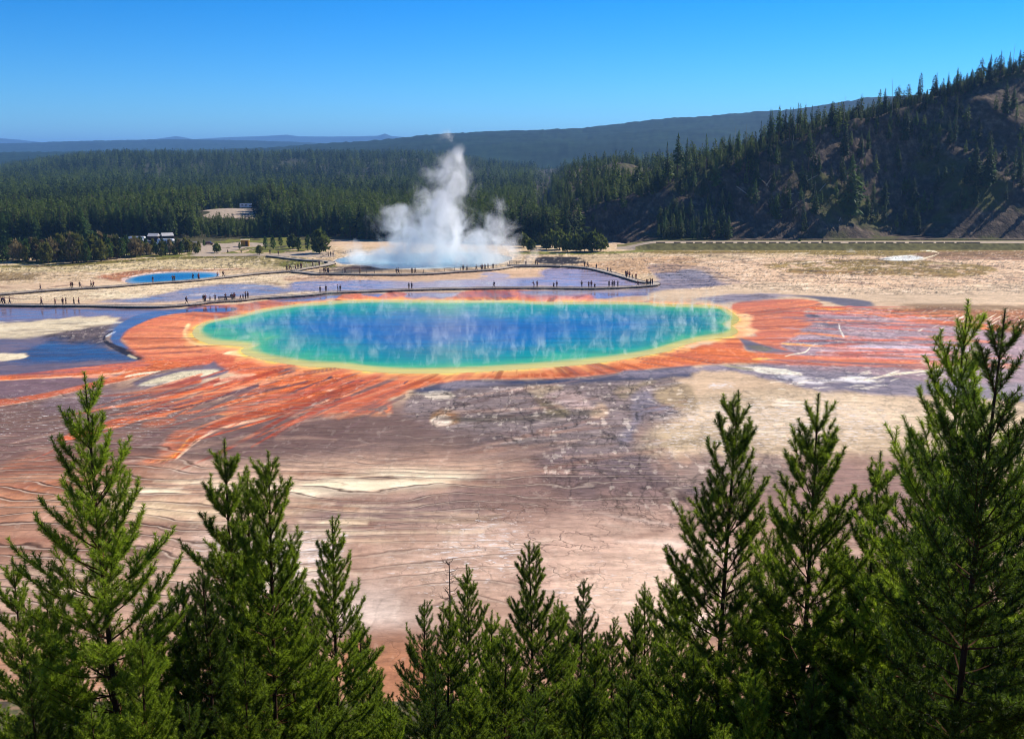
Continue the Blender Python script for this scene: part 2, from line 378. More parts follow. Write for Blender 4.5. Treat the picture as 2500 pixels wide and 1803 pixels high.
# --- orange mats
OR1 = (222,126,88); OR2 = (228,115,54); OR3 = (206,84,50)
put(C4([(815,385),(835,345),(880,315),(980,272),(1100,240),(1250,222),(1400,222),(1560,240),(1640,215),(1760,190),(1950,160),(2150,140),(2400,135),(2400,700),(2268,690),(2000,640),(1800,600),(1500,590),(1300,592),(1100,590),(1000,545),(930,505),(850,450)]), OR1, soft=.7, warp=.8, wetv=.15, st=.6, crack=0)
put(C4([(850,400),(900,350),(1050,300),(1230,270),(1280,290),(1230,340),(1230,400),(1300,450),(1450,470),(1300,520),(1080,500),(950,460)]), (226,140,96), soft=2, warp=2, alpha=.6)
rib(C4([(1245,300,10),(1222,345,14),(1235,390,14),(1290,425,12),(1400,440,12),(1520,445,16),(1600,450,12)]), (246,206,150), soft=.8, warp=.6, alpha=.9)
rib(C4([(1232,350,5),(1245,385,8),(1290,415,7),(1350,430,4)]), (178,148,104), soft=.3, warp=.5, alpha=.8)
rib(C4([(1360,450,4),(1430,448,7),(1560,455,8),(1630,450,4)]), (196,110,66), soft=.4, warp=.6, alpha=.8)
rib(C4([(1480,495,6),(1560,490,16),(1700,515,16),(1850,540,14),(2000,555,12),(2200,580,12)]), (248,214,165), soft=.6, warp=1.0)
put(C4([(900,545),(1100,525),(1250,520),(1420,500),(1560,520),(1700,560),(1500,600),(1400,560),(1240,590),(1080,590)]), (206,103,71), soft=1, warp=1)
# upper strip behind the pool
put(C4([(1240,186),(1560,170),(1700,150),(1900,132),(2150,112),(2400,105),(2400,150),(2100,160),(1850,188),(1640,225),(1500,240)]), (204,113,74), soft=.8, warp=1, wetv=.4)
put(C4([(1230,190),(1350,180),(1500,185),(1560,200),(1500,216),(1300,214)]), (96,80,110), soft=.5, warp=1, wetv=1.0)
rib(C4([(1250,200,2),(1380,190,4),(1500,188,4),(1580,180,3)]), (204,108,61), soft=.3, warp=.6)
put(C5([(-300,108),(60,102),(560,92),(820,90),(1400,84),(1800,84),(2300,75),(2400,110),(2000,140),(1400,140),(600,146),(-300,148)]), (150,128,150), soft=.6, warp=1, wetv=.9)
put(C5([(60,150),(100,105),(180,98),(260,112),(330,120),(430,118),(550,132),(550,150),(300,150)]), (219,117,76), soft=.5, warp=1, wetv=.4)
put(C5([(330,125),(400,85),(480,88),(520,108),(430,120)]), (208,117,91), soft=.5, warp=1, wetv=.5)
put(C5([(800,140),(860,100),(950,76),(1200,72),(1500,74),(1700,95),(1760,135),(1600,158),(1350,158),(1000,152)]), (216,119,83), soft=.8, warp=1.2, wetv=.6)
put(C5([(1380,120),(1650,120),(1780,140),(1600,158),(1400,155)]), (222,138,120), soft=1, warp=1, wetv=.4)
put(C5([(1720,150),(1900,120),(2200,108),(2400,95),(2400,160),(2000,160)]), (196,160,130), soft=.8, warp=1, wetv=.2)
# lower orange apron
put(C5([(-400,560),(0,596),(450,632),(1000,620),(1600,580),(2268,480),(2500,430),(2500,540),(2268,574),(1700,642),(1300,660),(900,662),(740,682),(600,718),(520,744),(470,775),(400,800),(330,850),(200,862),(60,880),(0,850),(-400,860)]), (208,108,59), soft=.6, warp=.8, st=.7)
put(C5([(0,620),(450,640),(1000,628),(1600,590),(2268,492),(2268,520),(1600,612),(1000,645),(500,655),(0,650)]), (198,96,61), soft=1, warp=.6, alpha=.7)
rib(C5([(620,700,3),(760,672,4),(950,658,4),(1300,655,3),(1700,638,3),(2200,578,3)]), (232,140,100), soft=.4, warp=.8, alpha=.7)
put(C4([(1500,590),(1700,560),(2000,590),(2268,620),(2400,640),(2400,760),(2000,820),(1800,880),(1600,900),(1500,850),(1600,720),(1600,650)]), (208,105,54), soft=.9, warp=1.2, st=.8)
# grey tongue and cream patch
put(C4([(860,690),(1000,640),(1240,585),(1380,560),(1410,540),(1435,575),(1500,610),(1420,640),(1200,690),(1000,715)]), (122,108,124), soft=.5, warp=.8, wetv=.3)
put(C4([(915,700),(1040,655),(1200,615),(1400,602),(1420,618),(1250,660),(1120,695),(1000,712)]), (208,196,164), soft=.5, warp=.8, st=1)
rib(C4([(930,700,3),(1050,698,7),(1180,672,5),(1300,640,2)]), (246,240,214), soft=.4, warp=.6, breakup=.9)
put(C4([(-300,690),(300,640),(700,650),(850,650),(600,720),(200,790),(-300,810)]), (134,108,118), soft=1, warp=2, crack=.2)
put(C4([(300,800),(550,770),(700,740),(950,710),(1300,690),(1200,740),(900,800),(600,850),(300,880)]), (140,118,124), soft=1.2, warp=2, crack=.2)
# fingers of run off
def finger(pts, col, edge=True, **k):
    pts = [(a, b_, h*1.15) for a, b_, h in pts]
    rib(pts, col, soft=.5, warp=k.pop('warp', 1.0), st=.9, **k)
    if edge:
        e = [(a, b+h*.95, max(h*.16, .6)) for a, b, h in pts]
        rib(e, (240,186,150), soft=.3, warp=.8, alpha=.75, breakup=.9, seed=5)
finger(C4([(1240,575,14),(1050,562,24),(850,585,28),(600,608,26),(300,634,20),(0,655,15),(-400,690,16)]), (218,111,61))
finger(C4([(1150,590,8),(980,612,18),(820,650,20),(700,680,15),(500,725,14),(300,770,15),(100,805,18),(-200,840,20)]), (216,111,65))
rib(C4([(500,650,3),(620,640,12),(760,645,3)]), (226,150,120), soft=.5)
rib(C4([(830,645,3),(900,632,6),(1050,612,4),(1200,592,4)]), (246,222,190), soft=.3, warp=.8)
finger(C4([(1680,640,16),(1500,662,12),(1350,705,8),(1200,735,7),(1050,785,6),(900,812,5),(700,850,4)]), (232,160,130), edge=False, alpha=.85)
finger(C4([(1760,680,26),(1600,720,18),(1450,775,13),(1250,838,10),(1080,888,9)]), (216,108,52))
finger(C4([(1700,760,14),(1500,820,10),(1330,870,8),(1200,890,5)]), (212,101,51), alpha=.8)
finger(C4([(1090,895,10),(950,908,16),(830,930,22),(740,955,22),(640,980,10)]), (212,101,61))
finger(C4([(620,1010,8),(500,1030,18),(430,1050,16),(380,1060,5)]), (212,101,63), edge=False)
rib(C4([(950,960,10),(1050,950,20),(1150,930,12)]), (206,111,68), soft=.8, alpha=.8)
put(C4([(950,1195),(1060,1150),(1090,1080),(1160,1010),(1280,990),(1240,1060),(1180,1140),(1080,1200)]), (196,116,78), soft=1, warp=1, alpha=.85)
finger(C4([(2260,740,50),(2100,790,42),(1950,830,36),(1780,880,30),(1620,920,26),(1480,960,22),(1370,1000,22),(1280,1050,20),(1210,1115,18),(1150,1170,16),(1080,1202,10),(960,1200,5)]), (214,101,44), warp=.8)
rib(C4([(2200,790,5),(1950,866,6),(1750,915,6),(1600,944,5),(1450,985,4),(1330,1052,4),(1240,1120,4),(1160,1190,4)]), (244,196,160), soft=.35, warp=.9, alpha=.9)
rib(C4([(1240,1060,4),(1190,1120,6),(1130,1180,6),(1060,1203,4)]), (238,160,72), soft=.5, alpha=.8)
put(C4([(1420,885),(1480,872),(1560,872),(1560,892),(1500,905),(1420,902)]), (246,176,92), soft=.4, warp=1, alpha=.9)
for pts in ([(1540,745,2),(1680,700,7),(1830,675,3)], [(1950,735,3),(2050,708,10),(2120,680,7),(2190,650,3)], [(1400,835,2),(1550,790,5),(1650,770,2)], [(1880,860,3),(2000,838,8),(2150,790,6),(2230,760,2)], [(1250,800,2),(1380,762,4),(1480,742,2)], [(1620,850,2),(1720,812,5),(1820,790,2)]):
    rib(C4(pts), (104,82,96), soft=.35, warp=.8, alpha=.9)
for pts in ([(70,706,3),(150,680,9),(250,672,6),(290,658,2)], [(340,742,3),(420,720,9),(490,695,7),(530,672,3)], [(380,670,2),(430,662,5),(440,655,2)], [(-60,870,3),(60,800,10),(220,765,7),(260,755,2)], [(0,655,4),(20,645,6),(30,640,2)]):
    rib(C5(pts), (106,82,94), soft=.35, warp=.8, alpha=.9)
put(C5([(215,752),(240,742),(310,742),(330,752),(250,758)]), (52,36,20), soft=.25, warp=.4)
put(C5([(-60,730),(40,722),(120,730),(100,752),(0,752)]), (238,206,182), soft=.4, warp=1, breakup=.9)
put(C5([(-60,760),(500,740),(460,775),(150,790),(-60,790)]), (216,98,33), soft=.6, warp=1, alpha=.7, breakup=.9)
put(C4([(1900,895),(2050,850),(2200,835),(2180,870),(1960,905)]), (226,160,126), soft=.4, warp=1.5, breakup=.95, seed=9)
put(C5([(-100,840),(200,830),(430,790),(440,850),(400,900),(250,905),(0,890)]), (214,112,70), soft=1, warp=2, breakup=.75, bf=.6, seed=21)
put(C5([(10,885),(200,870),(420,870),(400,905),(250,915),(20,905)]), (198,140,104), soft=.5, warp=1.5, breakup=.95, seed=4)
put(C5([(540,752),(700,745),(830,770),(700,790),(600,765)]), (196,182,166), soft=.4, warp=1.5, breakup=.95, seed=14)
for i in range(64):   # many thin channels leaving the apron towards the lower left
    rr = random.Random(3100+i); a, b_ = rr.uniform(430, 900), rr.uniform(810, 880); L = rr.uniform(110, 400); sl = rr.uniform(-.42, -.20)-.10*(a > 700)
    w0 = rr.uniform(1.2, 4.2); pts = [(a-L*u, b_+(-sl)*L*u+18*math.sin(u*3+i)*u, w0*(1-u)**.6+.4) for u in (0, .25, .5, .75, 1)]
    rib(F(pts), rr.choice([(214,96,50), (226,112,62), (196,76,42), (232,150,104), (110,84,92), (128,98,98), (176,74,44)]), soft=.45, warp=.9, alpha=rr.uniform(.6, .95), refine=1)
# --- right side
put(C6([(700,200),(950,205),(1300,215),(1800,280),(2600,330),(2600,720),(1700,650),(1200,610),(900,570),(700,560),(600,400)]), (164,134,142), soft=1.2, warp=2, wetv=.4, st=1.0, crack=.2)
put(C6([(1340,188),(1700,172),(2100,188),(2600,200),(2600,350),(2100,320),(1850,292),(1500,236)]), (178,112,64), soft=1, warp=2, wetv=.2, st=1.2)
put(C6([(1500,160),(1800,150),(2300,170),(2300,200),(1600,190)]), (150,118,84), soft=1, warp=2, alpha=.8)
put(C6([(360,150),(430,118),(650,98),(930,116),(1050,140),(1150,165),(1250,186),(1330,180),(1320,140),(1150,118),(900,100),(650,92),(500,100)]), (108,102,114), soft=.9, warp=1.2, wetv=.5)
rib(C6([(232,110,3),(232,123,6),(1250,140,10),(232,125,5),(232,108,3),(232,83,2),(232,73,1),(2050,70,3)]), (112,96,96), soft=.4, warp=.8, alpha=.8, breakup=.8)
put(C6([(470,175),(520,140),(700,124),(930,128),(1010,146),(1010,170),(930,190),(930,220),(990,260),(960,290),(880,330),(840,370),(770,400),(820,440),(860,470),(700,480),(560,420),(500,360),(620,350),(560,300),(560,240),(500,215)]), (206,113,78), soft=.6, warp=.8, wetv=.25, st=.5)
put(C6([(520,160),(700,140),(850,150),(900,200),(760,230),(600,210)]), (204,119,86), soft=1.5, warp=1, alpha=.6)
put(C6([(480,225),(560,215),(600,240),(580,290),(640,320),(560,350),(500,340),(540,300),(480,290),(530,262)]), (244,190,138), soft=.8, warp=1, alpha=.9)
finger(C6([(950,176,6),(1020,188,12),(1150,198,14),(1300,204,12),(1450,230,13),(1650,262,14),(1850,278,14),(2100,300,14)]), (225,117,63), edge=False)
rib(C6([(1000,182,3),(1150,192,5),(1300,202,3)]), (248,160,80), soft=.4, alpha=.9)
rib(C6([(860,340,6),(950,334,7),(1100,352,5),(1180,362,2)]), (248,160,92), soft=.4)
finger(C6([(1100,366,5),(1400,378,6),(1700,372,6),(2100,392,8)]), (214,110,74), edge=False)
rib(C6([(780,400,4),(880,406,8),(1000,414,5),(1100,406,2)]), (250,170,92), soft=.4)
finger(C6([(1050,410,7),(1250,402,6),(1500,408,5),(1900,410,6)]), (204,103,80), edge=False)
put(C6([(1200,420),(1500,410),(1900,430),(1900,458),(1500,456),(1250,450)]), (196,180,196), soft=.6, warp=1.5, alpha=.8)
put(C6([(840,375),(1000,358),(1140,368),(1160,388),(1040,405),(900,398)]), (136,122,138), soft=.4, warp=.8, st=1.5)
put(C6([(905,222),(950,208),(1000,228),(1060,250),(1130,265),(1110,300),(1010,282),(960,275),(880,262),(930,250)]), (112,106,122), soft=.8, warp=1.2, wetv=.45)
put(C6([(930,208),(980,212),(1020,240),(1100,258),(1120,275),(1030,270),(980,245)]), (84,80,98), soft=.4, warp=.6)
put(C6([(495,362),(530,366),(620,396),(760,430),(850,452),(760,458),(620,446),(560,438),(535,400)]), (108,100,116), soft=.7, warp=1.0, wetv=.45)
put(C6([(560,415),(640,410),(720,436),(640,444)]), (116,108,84), soft=.4, warp=.5)
rib(C6([(380,424,3),(440,436,4),(480,450,2)]), (110,80,80), soft=.3)
rib(C6([(260,478,2),(300,492,5),(360,505,2)]), (130,84,92), soft=.3)
# apron right
put(C6([(-200,440),(0,478),(150,452),(300,412),(400,382),(500,366),(540,410),(560,445),(700,462),(900,470),(1200,468),(1500,485),(1850,500),(1850,530),(1500,528),(1150,534),(900,530),(600,516),(300,530),(0,552),(-200,560)]), (212,110,58), soft=.6, warp=.8, st=.6)
rib(C6([(600,496,4),(680,496,7),(760,504,3)]), (252,196,80), soft=.4, warp=1)
finger(C6([(900,478,5),(1200,474,13),(1400,480,15),(1600,486,8)]), (221,115,76), edge=False)
finger(C6([(1300,520,6),(1500,540,14),(1700,548,10),(1850,540,5)]), (191,109,77), edge=False, alpha=.8)
finger(C6([(1500,500,6),(1800,515,12),(2200,540,14)]), (201,119,84), edge=False)
put(C6([(-200,562),(0,560),(300,534),(500,530),(800,545),(1000,560),(1300,590),(1700,640),(2400,650),(2400,760),(1800,730),(1300,700),(1000,680),(800,640),(500,572),(200,585),(-200,612)]), (146,132,140), soft=.7, warp=1.5, wetv=.5, st=1)
put(C6([(500,548),(560,540),(760,556),(880,580),(880,592),(720,582),(600,568)]), (236,224,202), soft=.4, warp=1)
put(C6([(720,602),(850,600),(1000,615),(1300,608),(1300,628),(1000,640),(850,625)]), (214,206,206), soft=.4, warp=1.5, breakup=.9)
rib(C6([(430,535,4),(520,548,8),(600,560,5)]), (170,158,120), soft=.4)
put(C6([(320,650),(350,634),(470,650),(492,662),(500,690),(430,672),(340,678)]), None, soft=1.5, warp=2, crust=1.7)
for i in range(60):
    rr = random.Random(3300+i); a, b_ = rr.uniform(1650, 2000), rr.uniform(675, 810); L = rr.uniform(90, 360); sl = rr.uniform(-.02, .10)
    rib(F([(a, b_, .5), (a+L*.3, b_+sl*L*.3, rr.uniform(.8, 2.6)), (a+L*.7, b_+sl*L*.7+rr.uniform(-2, 2), rr.uniform(.8, 2.2)), (a+L, b_+sl*L, .4)]), rr.choice([(222,108,74), (206,90,62), (232,140,110), (150,118,128), (180,156,168), (120,100,112)]), soft=.45, warp=.9, alpha=rr.uniform(.5, .9), refine=1)
# small white crust streaks
for i in range(120):
    rr = random.Random(500+i)
    zone = rr.choice([0, 0, 1, 1, 2, 3, 4])
    a, b, L = [(rr.uniform(350, 900), rr.uniform(700, 1060), rr.uniform(30, 150)), (rr.uniform(1600, 2250), rr.uniform(200, 330), rr.uniform(20, 80)),
               (rr.uniform(1200, 2250), rr.uniform(540, 640), rr.uniform(40, 140)), (rr.uniform(700, 1400), rr.uniform(600, 680), rr.uniform(30, 120)), (rr.uniform(1600, 2250), rr.uniform(440, 540), rr.uniform(30, 90))][zone]
    sl = {0: .02, 1: -.5, 2: -.22, 3: .05, 4: .3}[zone]+rr.uniform(-.1, .1)
    rib(C6([(a, b, .5), (a+L*.5, b+sl*L*.5+rr.uniform(-3, 3), rr.uniform(1, 3)), (a+L, b+sl*L, .5)]), (240,228,206), soft=.25, warp=.8, alpha=.85, refine=1)
rib(C6([(1130,280,3),(1135,310,4),(1150,340,3),(1160,358,2)]), (246,240,224), soft=.25, warp=.8)
rib(C6([(800,478,2),(850,465,3),(920,452,3),(950,425,2)]), (246,226,196), soft=.25, warp=.8)
rib(C6([(1300,620,2),(1450,590,4),(1600,575,4),(1850,540,4)]), (244,226,196), soft=.3, warp=1.5)
# --- beyond and between the boardwalks
put(F([(-400,560),(2700,548),(2700,640),(1500,640),(1300,600),(700,600),(-400,640)]), (196,170,136), soft=3, warp=2, st=1.2)
put(C1([(-500,1130),(600,1080),(1500,1000),(2400,980),(2400,1110),(1600,1140),(-500,1190)]), (206,184,152), soft=1.5, warp=2, st=1.0)
put(C1([(640,1175),(760,1160),(1050,1130),(1300,1080),(1600,1060),(1850,1080),(1950,1110),(1700,1140),(1300,1165),(1000,1185),(640,1185)]), (160,146,150), soft=1, warp=2, wetv=.75, st=.8)
put(C1([(620,1120),(760,1108),(900,1130),(980,1150),(760,1160),(600,1150)]), (214,196,164), soft=.6, warp=2)
put(C2([(-200,1040),(300,1030),(560,1050),(900,1030),(1300,1020),(1700,1000),(2100,1070),(1700,1082),(1100,1084),(500,1096),(-200,1110)]), (164,150,166), soft=1, warp=2, wetv=.75)
put(C2([(-200,1000),(400,1000),(1000,980),(1400,965),(1500,1000),(1100,1022),(600,1030),(-200,1050)]), (200,166,136), soft=1, warp=2)
put(C2([(1480,950),(1750,965),(1900,1010),(2050,1060),(1700,1075),(1500,1040),(1400,1000)]), (170,152,168), soft=1, warp=2, wetv=.8)
put(C2([(1050,985),(1200,1000),(1150,1030),(1000,1020)]), (168,156,170), soft=.8, warp=2, wetv=.6, breakup=.8)
put(F([(1430,590),(1560,600),(1640,620),(1760,655),(1600,670),(1420,650),(1180,655),(1180,640),(1450,632)]), (160,144,146), soft=1, warp=2, wetv=.7)
put(F([(1440,585),(1560,590),(1600,612),(1480,618)]), (160,150,158), soft=.8, warp=1.5, wetv=.7)
put(F([(1500,575),(2400,570),(2600,640),(2000,650),(1650,640),(1560,600)]), (204,172,142), soft=2, warp=2, st=1.4)
put(C6([(-50,90),(200,60),(700,20),(1400,60),(2400,30),(2400,140),(1500,150),(1100,110),(500,96),(100,140)]), (200,174,146), soft=1, warp=1.5, wetv=.05)
put(C1([(-300,935),(400,925),(800,900),(1300,880),(1900,880),(2050,915),(1990,960),(1500,960),(900,975),(-300,985)]), (196,176,134), soft=1, warp=2, st=1.4)
put(C1([(-300,985),(200,985),(260,1010),(150,1035),(-300,1040)]), (150,126,84), soft=1, warp=2, alpha=.8)
put(C1([(640,1010),(800,985),(960,965),(1300,966),(1600,955),(1620,962),(1430,975),(1200,978),(960,990),(850,1020),(800,1040),(700,1030)]), (176,116,76), soft=1.2, warp=1.5, wetv=.1, alpha=.8)
put(C1([(800,1030),(860,1010),(1000,985),(1200,975),(1420,980),(1450,1005),(1380,1030),(1100,1050),(900,1060)]), (206,180,170), soft=.5, warp=.6, wetv=.3)
put(C1([(-300,940),(300,935),(760,905),(1200,882),(1700,872),(1700,885),(1200,895),(800,920),(300,948),(-300,960)]), (128,118,52), soft=.8, warp=1.5)
put(C1([(1500,880),(1900,885),(2080,915),(1980,950),(1700,940),(1500,905)]), (142,128,68), soft=1, warp=2, alpha=.8, breakup=.7)
put(C2([(-300,915),(-100,900),(30,930),(60,950),(-100,955),(-300,950)]), (128,124,50), soft=.6, warp=1)
put(C2([(200,940),(250,930),(330,945),(330,965),(100,960)]), (140,104,84), soft=.4, warp=.6)
put(C2([(1200,862),(1700,868),(2300,842),(2400,835),(2400,815),(1900,845),(1750,850),(1300,850)]), (134,134,56), soft=.8, warp=1)
put(C2([(1380,885),(1600,882),(1680,895),(1640,905),(1700,915),(1600,930),(1400,925)]), (52,44,46), soft=.4, warp=.8)
put(C2([(1600,950),(1900,900),(2400,880),(2400,960),(2000,1000),(1800,960)]), (196,160,124), soft=1, warp=2, st=1.4)
# olive flats and pinkish crust of the far right
put(C3([(0,1390),(800,1385),(1800,1375),(2600,1400),(2600,1430),(1200,1420),(700,1405),(0,1410)]), (150,128,66), soft=.7, warp=1.5)
put(C3([(700,1470),(1300,1440),(1900,1470),(2100,1500),(1900,1550),(1300,1540),(800,1520)]), (156,130,72), soft=1, warp=2.5, breakup=.8)
put(C3([(1650,1400),(2300,1390),(2600,1420),(2300,1450),(1700,1440)]), (150,108,82), soft=.8, warp=2, alpha=.7)
put(C3([(1370,1444),(1440,1428),(1560,1418),(1650,1432),(1640,1446),(1500,1452)]), (240,236,232), soft=.3, warp=.4, wetv=.6)
rib(C3([(1350,1380,3),(1550,1378,4),(1680,1390,4),(1745,1405,4),(1700,1425,3),(1600,1450,3)]), (226,212,184), soft=.3, warp=.5)
for i in range(130):
    rr = random.Random(900+i)
    if i % 2: a, b = rr.uniform(-100, 2500), rr.uniform(1400, 1600); pts = C3
    else: a, b = rr.uniform(-300, 2100), rr.uniform(925, 1170); pts = C1
    L = rr.uniform(60, 330); sl = rr.uniform(-.12, .12)
    rib(pts([(a, b, .8), (a+L*.5, b+sl*L*.5+rr.uniform(-5, 5), rr.uniform(1.5, 5)), (a+L, b+sl*L, .8)]), rr.choice([(140,104,86), (156,122,98), (128,96,84), (222,198,172), (228,210,186)]), soft=.5, warp=2.5, alpha=.6, refine=1)
for i in range(90):   # cracks and pale seams crossing the lower fields
    rr = random.Random(1500+i); a, b = rr.uniform(-100, 1300), rr.uniform(880, 1060); L = rr.uniform(100, 400); sl = rr.uniform(-.25, .05)
    rib(F([(a, b, .6), (a+L*.5, b+sl*L*.5+rr.uniform(-4, 4), rr.uniform(1.0, 3.5)), (a+L, b+sl*L, .6)]), rr.choice([(112,84,80), (124,94,86), (176,146,134), (196,160,140), (160,118,98)]), soft=.6, warp=2.5, alpha=.45, refine=1)
# rim rings of the great pool
d = poly_sdf(x, y, POOL)+(warp2*1.1+warp1*.8)
yl = smooth(1.45, .6, d)*smooth(-3, 0, d+3)
cream = smooth(2.6, 1.4, d+warp2*1.5)*(d > -2)
for a_, c_ in ((cream*.55, (240,176,112)), (yl*.95, (248,198,92)), (smooth(.55, .1, d), (214,206,96))):
    A[:] = A*(1-a_[:, None])+lin(c_)[None, :]*a_[:, None]
wet = np.where(d < 2.5, np.minimum(wet, .15), wet)
streak = np.where(d < 2.5, .35, streak)
d2 = poly_sdf(x, y, EXC); a_ = smooth(2.2, .4, d2+warp2*2); A[:] = A*(1-a_[:, None])+lin((214,200,180))[None, :]*a_[:, None]
# forest floor beyond
a_ = smooth(400, 412, y+warp1*14)*smooth(-.16, -.20, x/y)
a_ = np.maximum(a_, smooth(452, 458, y)*1.0)
A[:] = A*(1-a_[:, None])+lin((92,88,56))[None, :]*a_[:, None]
wet = wet*(1-a_)
# thin seams of salt, silt and dark algae that break up every mat
sm = fbm(x*.9, y*.35, 5, 201); sm2 = fbm(x*.25+9, y*.10, 5, 211)
ridge = 1-np.abs(sm-.5)*2; ridge2 = 1-np.abs(sm2-.5)*2
seam = (smooth(.90, .99, ridge)*.30+smooth(.93, .995, ridge2)*.35)*np.clip(streak-.45, 0, 1.2)*1.5*(y < 400)
A *= (1-seam)[:, None]
spk = smooth(.66, .74, fbm(x*1.3+40, y*.5, 4, 221))*.35*np.clip(streak-.3, 0, 1)*(wet < .5)
A += (lin((236,222,206))[None, :]-A)*spk[:, None]
# the mats follow the water away from the pool: streaks fanning out of its rim
rx_, ry_0 = x-2.0, y-206.0
th = np.arctan2(ry_0*.9, rx_); rr_ = np.hypot(rx_, ry_0)+warp1*6
org = np.clip((A[:, 0]-A[:, 2]*1.2-A[:, 1]*.9)/.28, 0, 1)*(y < 330)
f1 = fbm(th*26+warp1*1.2, rr_*.045, 5, 301); f2 = fbm(th*70+warp2*1.5, rr_*.07, 4, 311); f3 = fbm(th*14+5, rr_*.03, 4, 321)
def mixin(c, a):
    A[:] = A*(1-a[:, None])+lin(c)[None, :]*a[:, None]
mixin((150,62,38), smooth(.52, .70, f1)*.60*org)
mixin((236,146,92), smooth(.54, .70, f2)*.55*org)
mixin((196,104,84), smooth(.50, .66, f3)*.45*org)
mixin((118,92,98), smooth(.60, .68, f1*.5+f2*.5)*.55*org)
sidew = .2+.8*smooth(28, 62, np.abs(x+4)); org = org*sidew
away = .5*sidew*smooth(130, 60, rr_)*(1-org)*(y < 260)*(y > 95)*(wet > .02)
mixin((186,164,160), smooth(.55, .68, f2)*.35*away)
mixin((92,78,84), smooth(.54, .66, f1)*.40*away)
# general variation
n = fbm(x*.05, y*.02, 5, 77)
A *= (.86+.28*n)[:, None]
full = np.tile(lin((78,78,48)), (len(gx), 1)); full[gy < 45] = lin((150,105,75))
full[(gy < 460) & (np.abs(gx/gy) >= .6)] = lin((188,158,132))
full[idx] = A
GK = 0.86
colA = np.ones((len(gx), 4), np.float32); full = full*np.array([1.02, 1.0, .93])[None, :]; colA[:, :3] = np.clip(full*GK, 0, .9)
lum = colA[:, :3].mean(1, keepdims=True); colA[:, :3] = np.clip(colA[:, :3]*(.68+.70*np.clip(lum/.42, 0, 1)**1.0), 0, .92)
msk = np.zeros((len(gx), 4), np.float32); msk[:, 2] = .6; msk[:, 3] = 0
msk[idx, 3] = crustA; msk[idx, 0] = crackA; msk[idx, 1] = cellA; msk[idx, 2] = streak
wt = np.zeros(len(gx), np.float32); wt[idx] = wet
colA[:, 3] = wt

def grid_faces(ny, nx):
    i = np.arange(ny-1)[:, None]*nx+np.arange(nx-1)[None, :]
    return np.stack([i, i+1, i+1+nx, i+nx], -1).reshape(-1, 4)
def add_attr(me, name, data):
    a = me.attributes.new(name, 'FLOAT_COLOR', 'POINT'); a.data.foreach_set('color', data.astype(np.float32).ravel())

gm, t, b = new_mat('mineral_ground')
ac = t.nodes.new('ShaderNodeAttribute'); ac.attribute_name = 'mat_colour'
am = t.nodes.new('ShaderNodeAttribute'); am.attribute_name = 'mat_relief'
sep = t.nodes.new('ShaderNodeSeparateColor'); t.links.new(am.outputs['Color'], sep.inputs[0])
tc = t.nodes.new('ShaderNodeTexCoord')
def mp(scale, loc=(0, 0, 0)):
    n = t.nodes.new('ShaderNodeMapping'); n.inputs['Scale'].default_value = scale; n.inputs['Location'].default_value = loc
    t.links.new(tc.outputs['Object'], n.inputs[0]); return n.outputs[0]
def nz(vec, scale, detail=5, rough=.6, dist=0.0):
    n = t.nodes.new('ShaderNodeTexNoise'); n.inputs['Scale'].default_value = scale; n.inputs['Detail'].default_value = detail
    n.inputs['Roughness'].default_value = rough; n.inputs['Distortion'].default_value = dist
    t.links.new(vec, n.inputs['Vector']); return n.outputs['Fac']
# fine mottling
n1 = nz(mp((.55, 1.1, 1)), 1.0, 7, .7, .6)
n2 = nz(mp((.09, .3, 1), (5, 9, 0)), 1.0, 6, .65, 1.2)
v1 = maprange(t, n1, .3, .7, -1, 1); v2 = maprange(t, n2, .32, .68, -1, 1)
n4 = nz(mp((.8, 1.9, 1), (3, 5, 0)), 1.0, 8, .72, .4)
crust = maprange(t, math_node(t, 'ADD', n4, math_node(t, 'MULTIPLY', am.outputs['Alpha'], .17)), .655, .72, 0, 1, True)
crust = math_node(t, 'MULTIPLY', crust, maprange(t, am.outputs['Alpha'], 0, .3, 0, .85))
vv = math_node(t, 'ADD', math_node(t, 'MULTIPLY', v1, .34), math_node(t, 'MULTIPLY', v2, .34))
vv = math_node(t, 'MULTIPLY', vv, sep.outputs[2])
mul = math_node(t, 'ADD', vv, 1.0)
# terracette lines: contours of a gently warped slope
wv = nz(mp((.03, .05, 1), (3, 1, 0)), 1.0, 6, .42, .0)
sepx = t.nodes.new('ShaderNodeSeparateXYZ'); t.links.new(tc.outputs['Object'], sepx.inputs[0])
hh = math_node(t, 'ADD', math_node(t, 'MULTIPLY', sepx.outputs[1], .42), math_node(t, 'MULTIPLY', wv, 10.0))
hh = math_node(t, 'ADD', hh, math_node(t, 'MULTIPLY', sepx.outputs[0], .012))
def contour(h, width):
    fr_ = math_node(t, 'FRACT', h)
    tri = math_node(t, 'ABSOLUTE', math_node(t, 'SUBTRACT', fr_, .5))
    return maprange(t, tri, 0.0, width, 1.0, 0.0, True)
l1 = contour(hh, .085)
wv2 = nz(mp((.06, .09, 1), (30, 10, 0)), 1.0, 5, .45, .0)
h2 = math_node(t, 'ADD', math_node(t, 'MULTIPLY', hh, 1.5), math_node(t, 'MULTIPLY', wv2, 4.0))
l2 = math_node(t, 'MULTIPLY', contour(h2, .085), maprange(t, nz(mp((.05, .1, 1), (50, 4, 0)), 1.0, 3), .45, .62))
brk = maprange(t, nz(mp((.06, .1, 1), (7, 70, 0)), 1.0, 3), .32, .44)
lines = math_node(t, 'MULTIPLY', math_node(t, 'MAXIMUM', math_node(t, 'MULTIPLY', l1, brk), math_node(t, 'MULTIPLY', l2, .75)), sep.outputs[0], True)
# a paler lip is coloured in just beside each line
lip = math_node(t, 'MULTIPLY', contour(math_node(t, 'ADD', hh, .10), .09), sep.outputs[0])
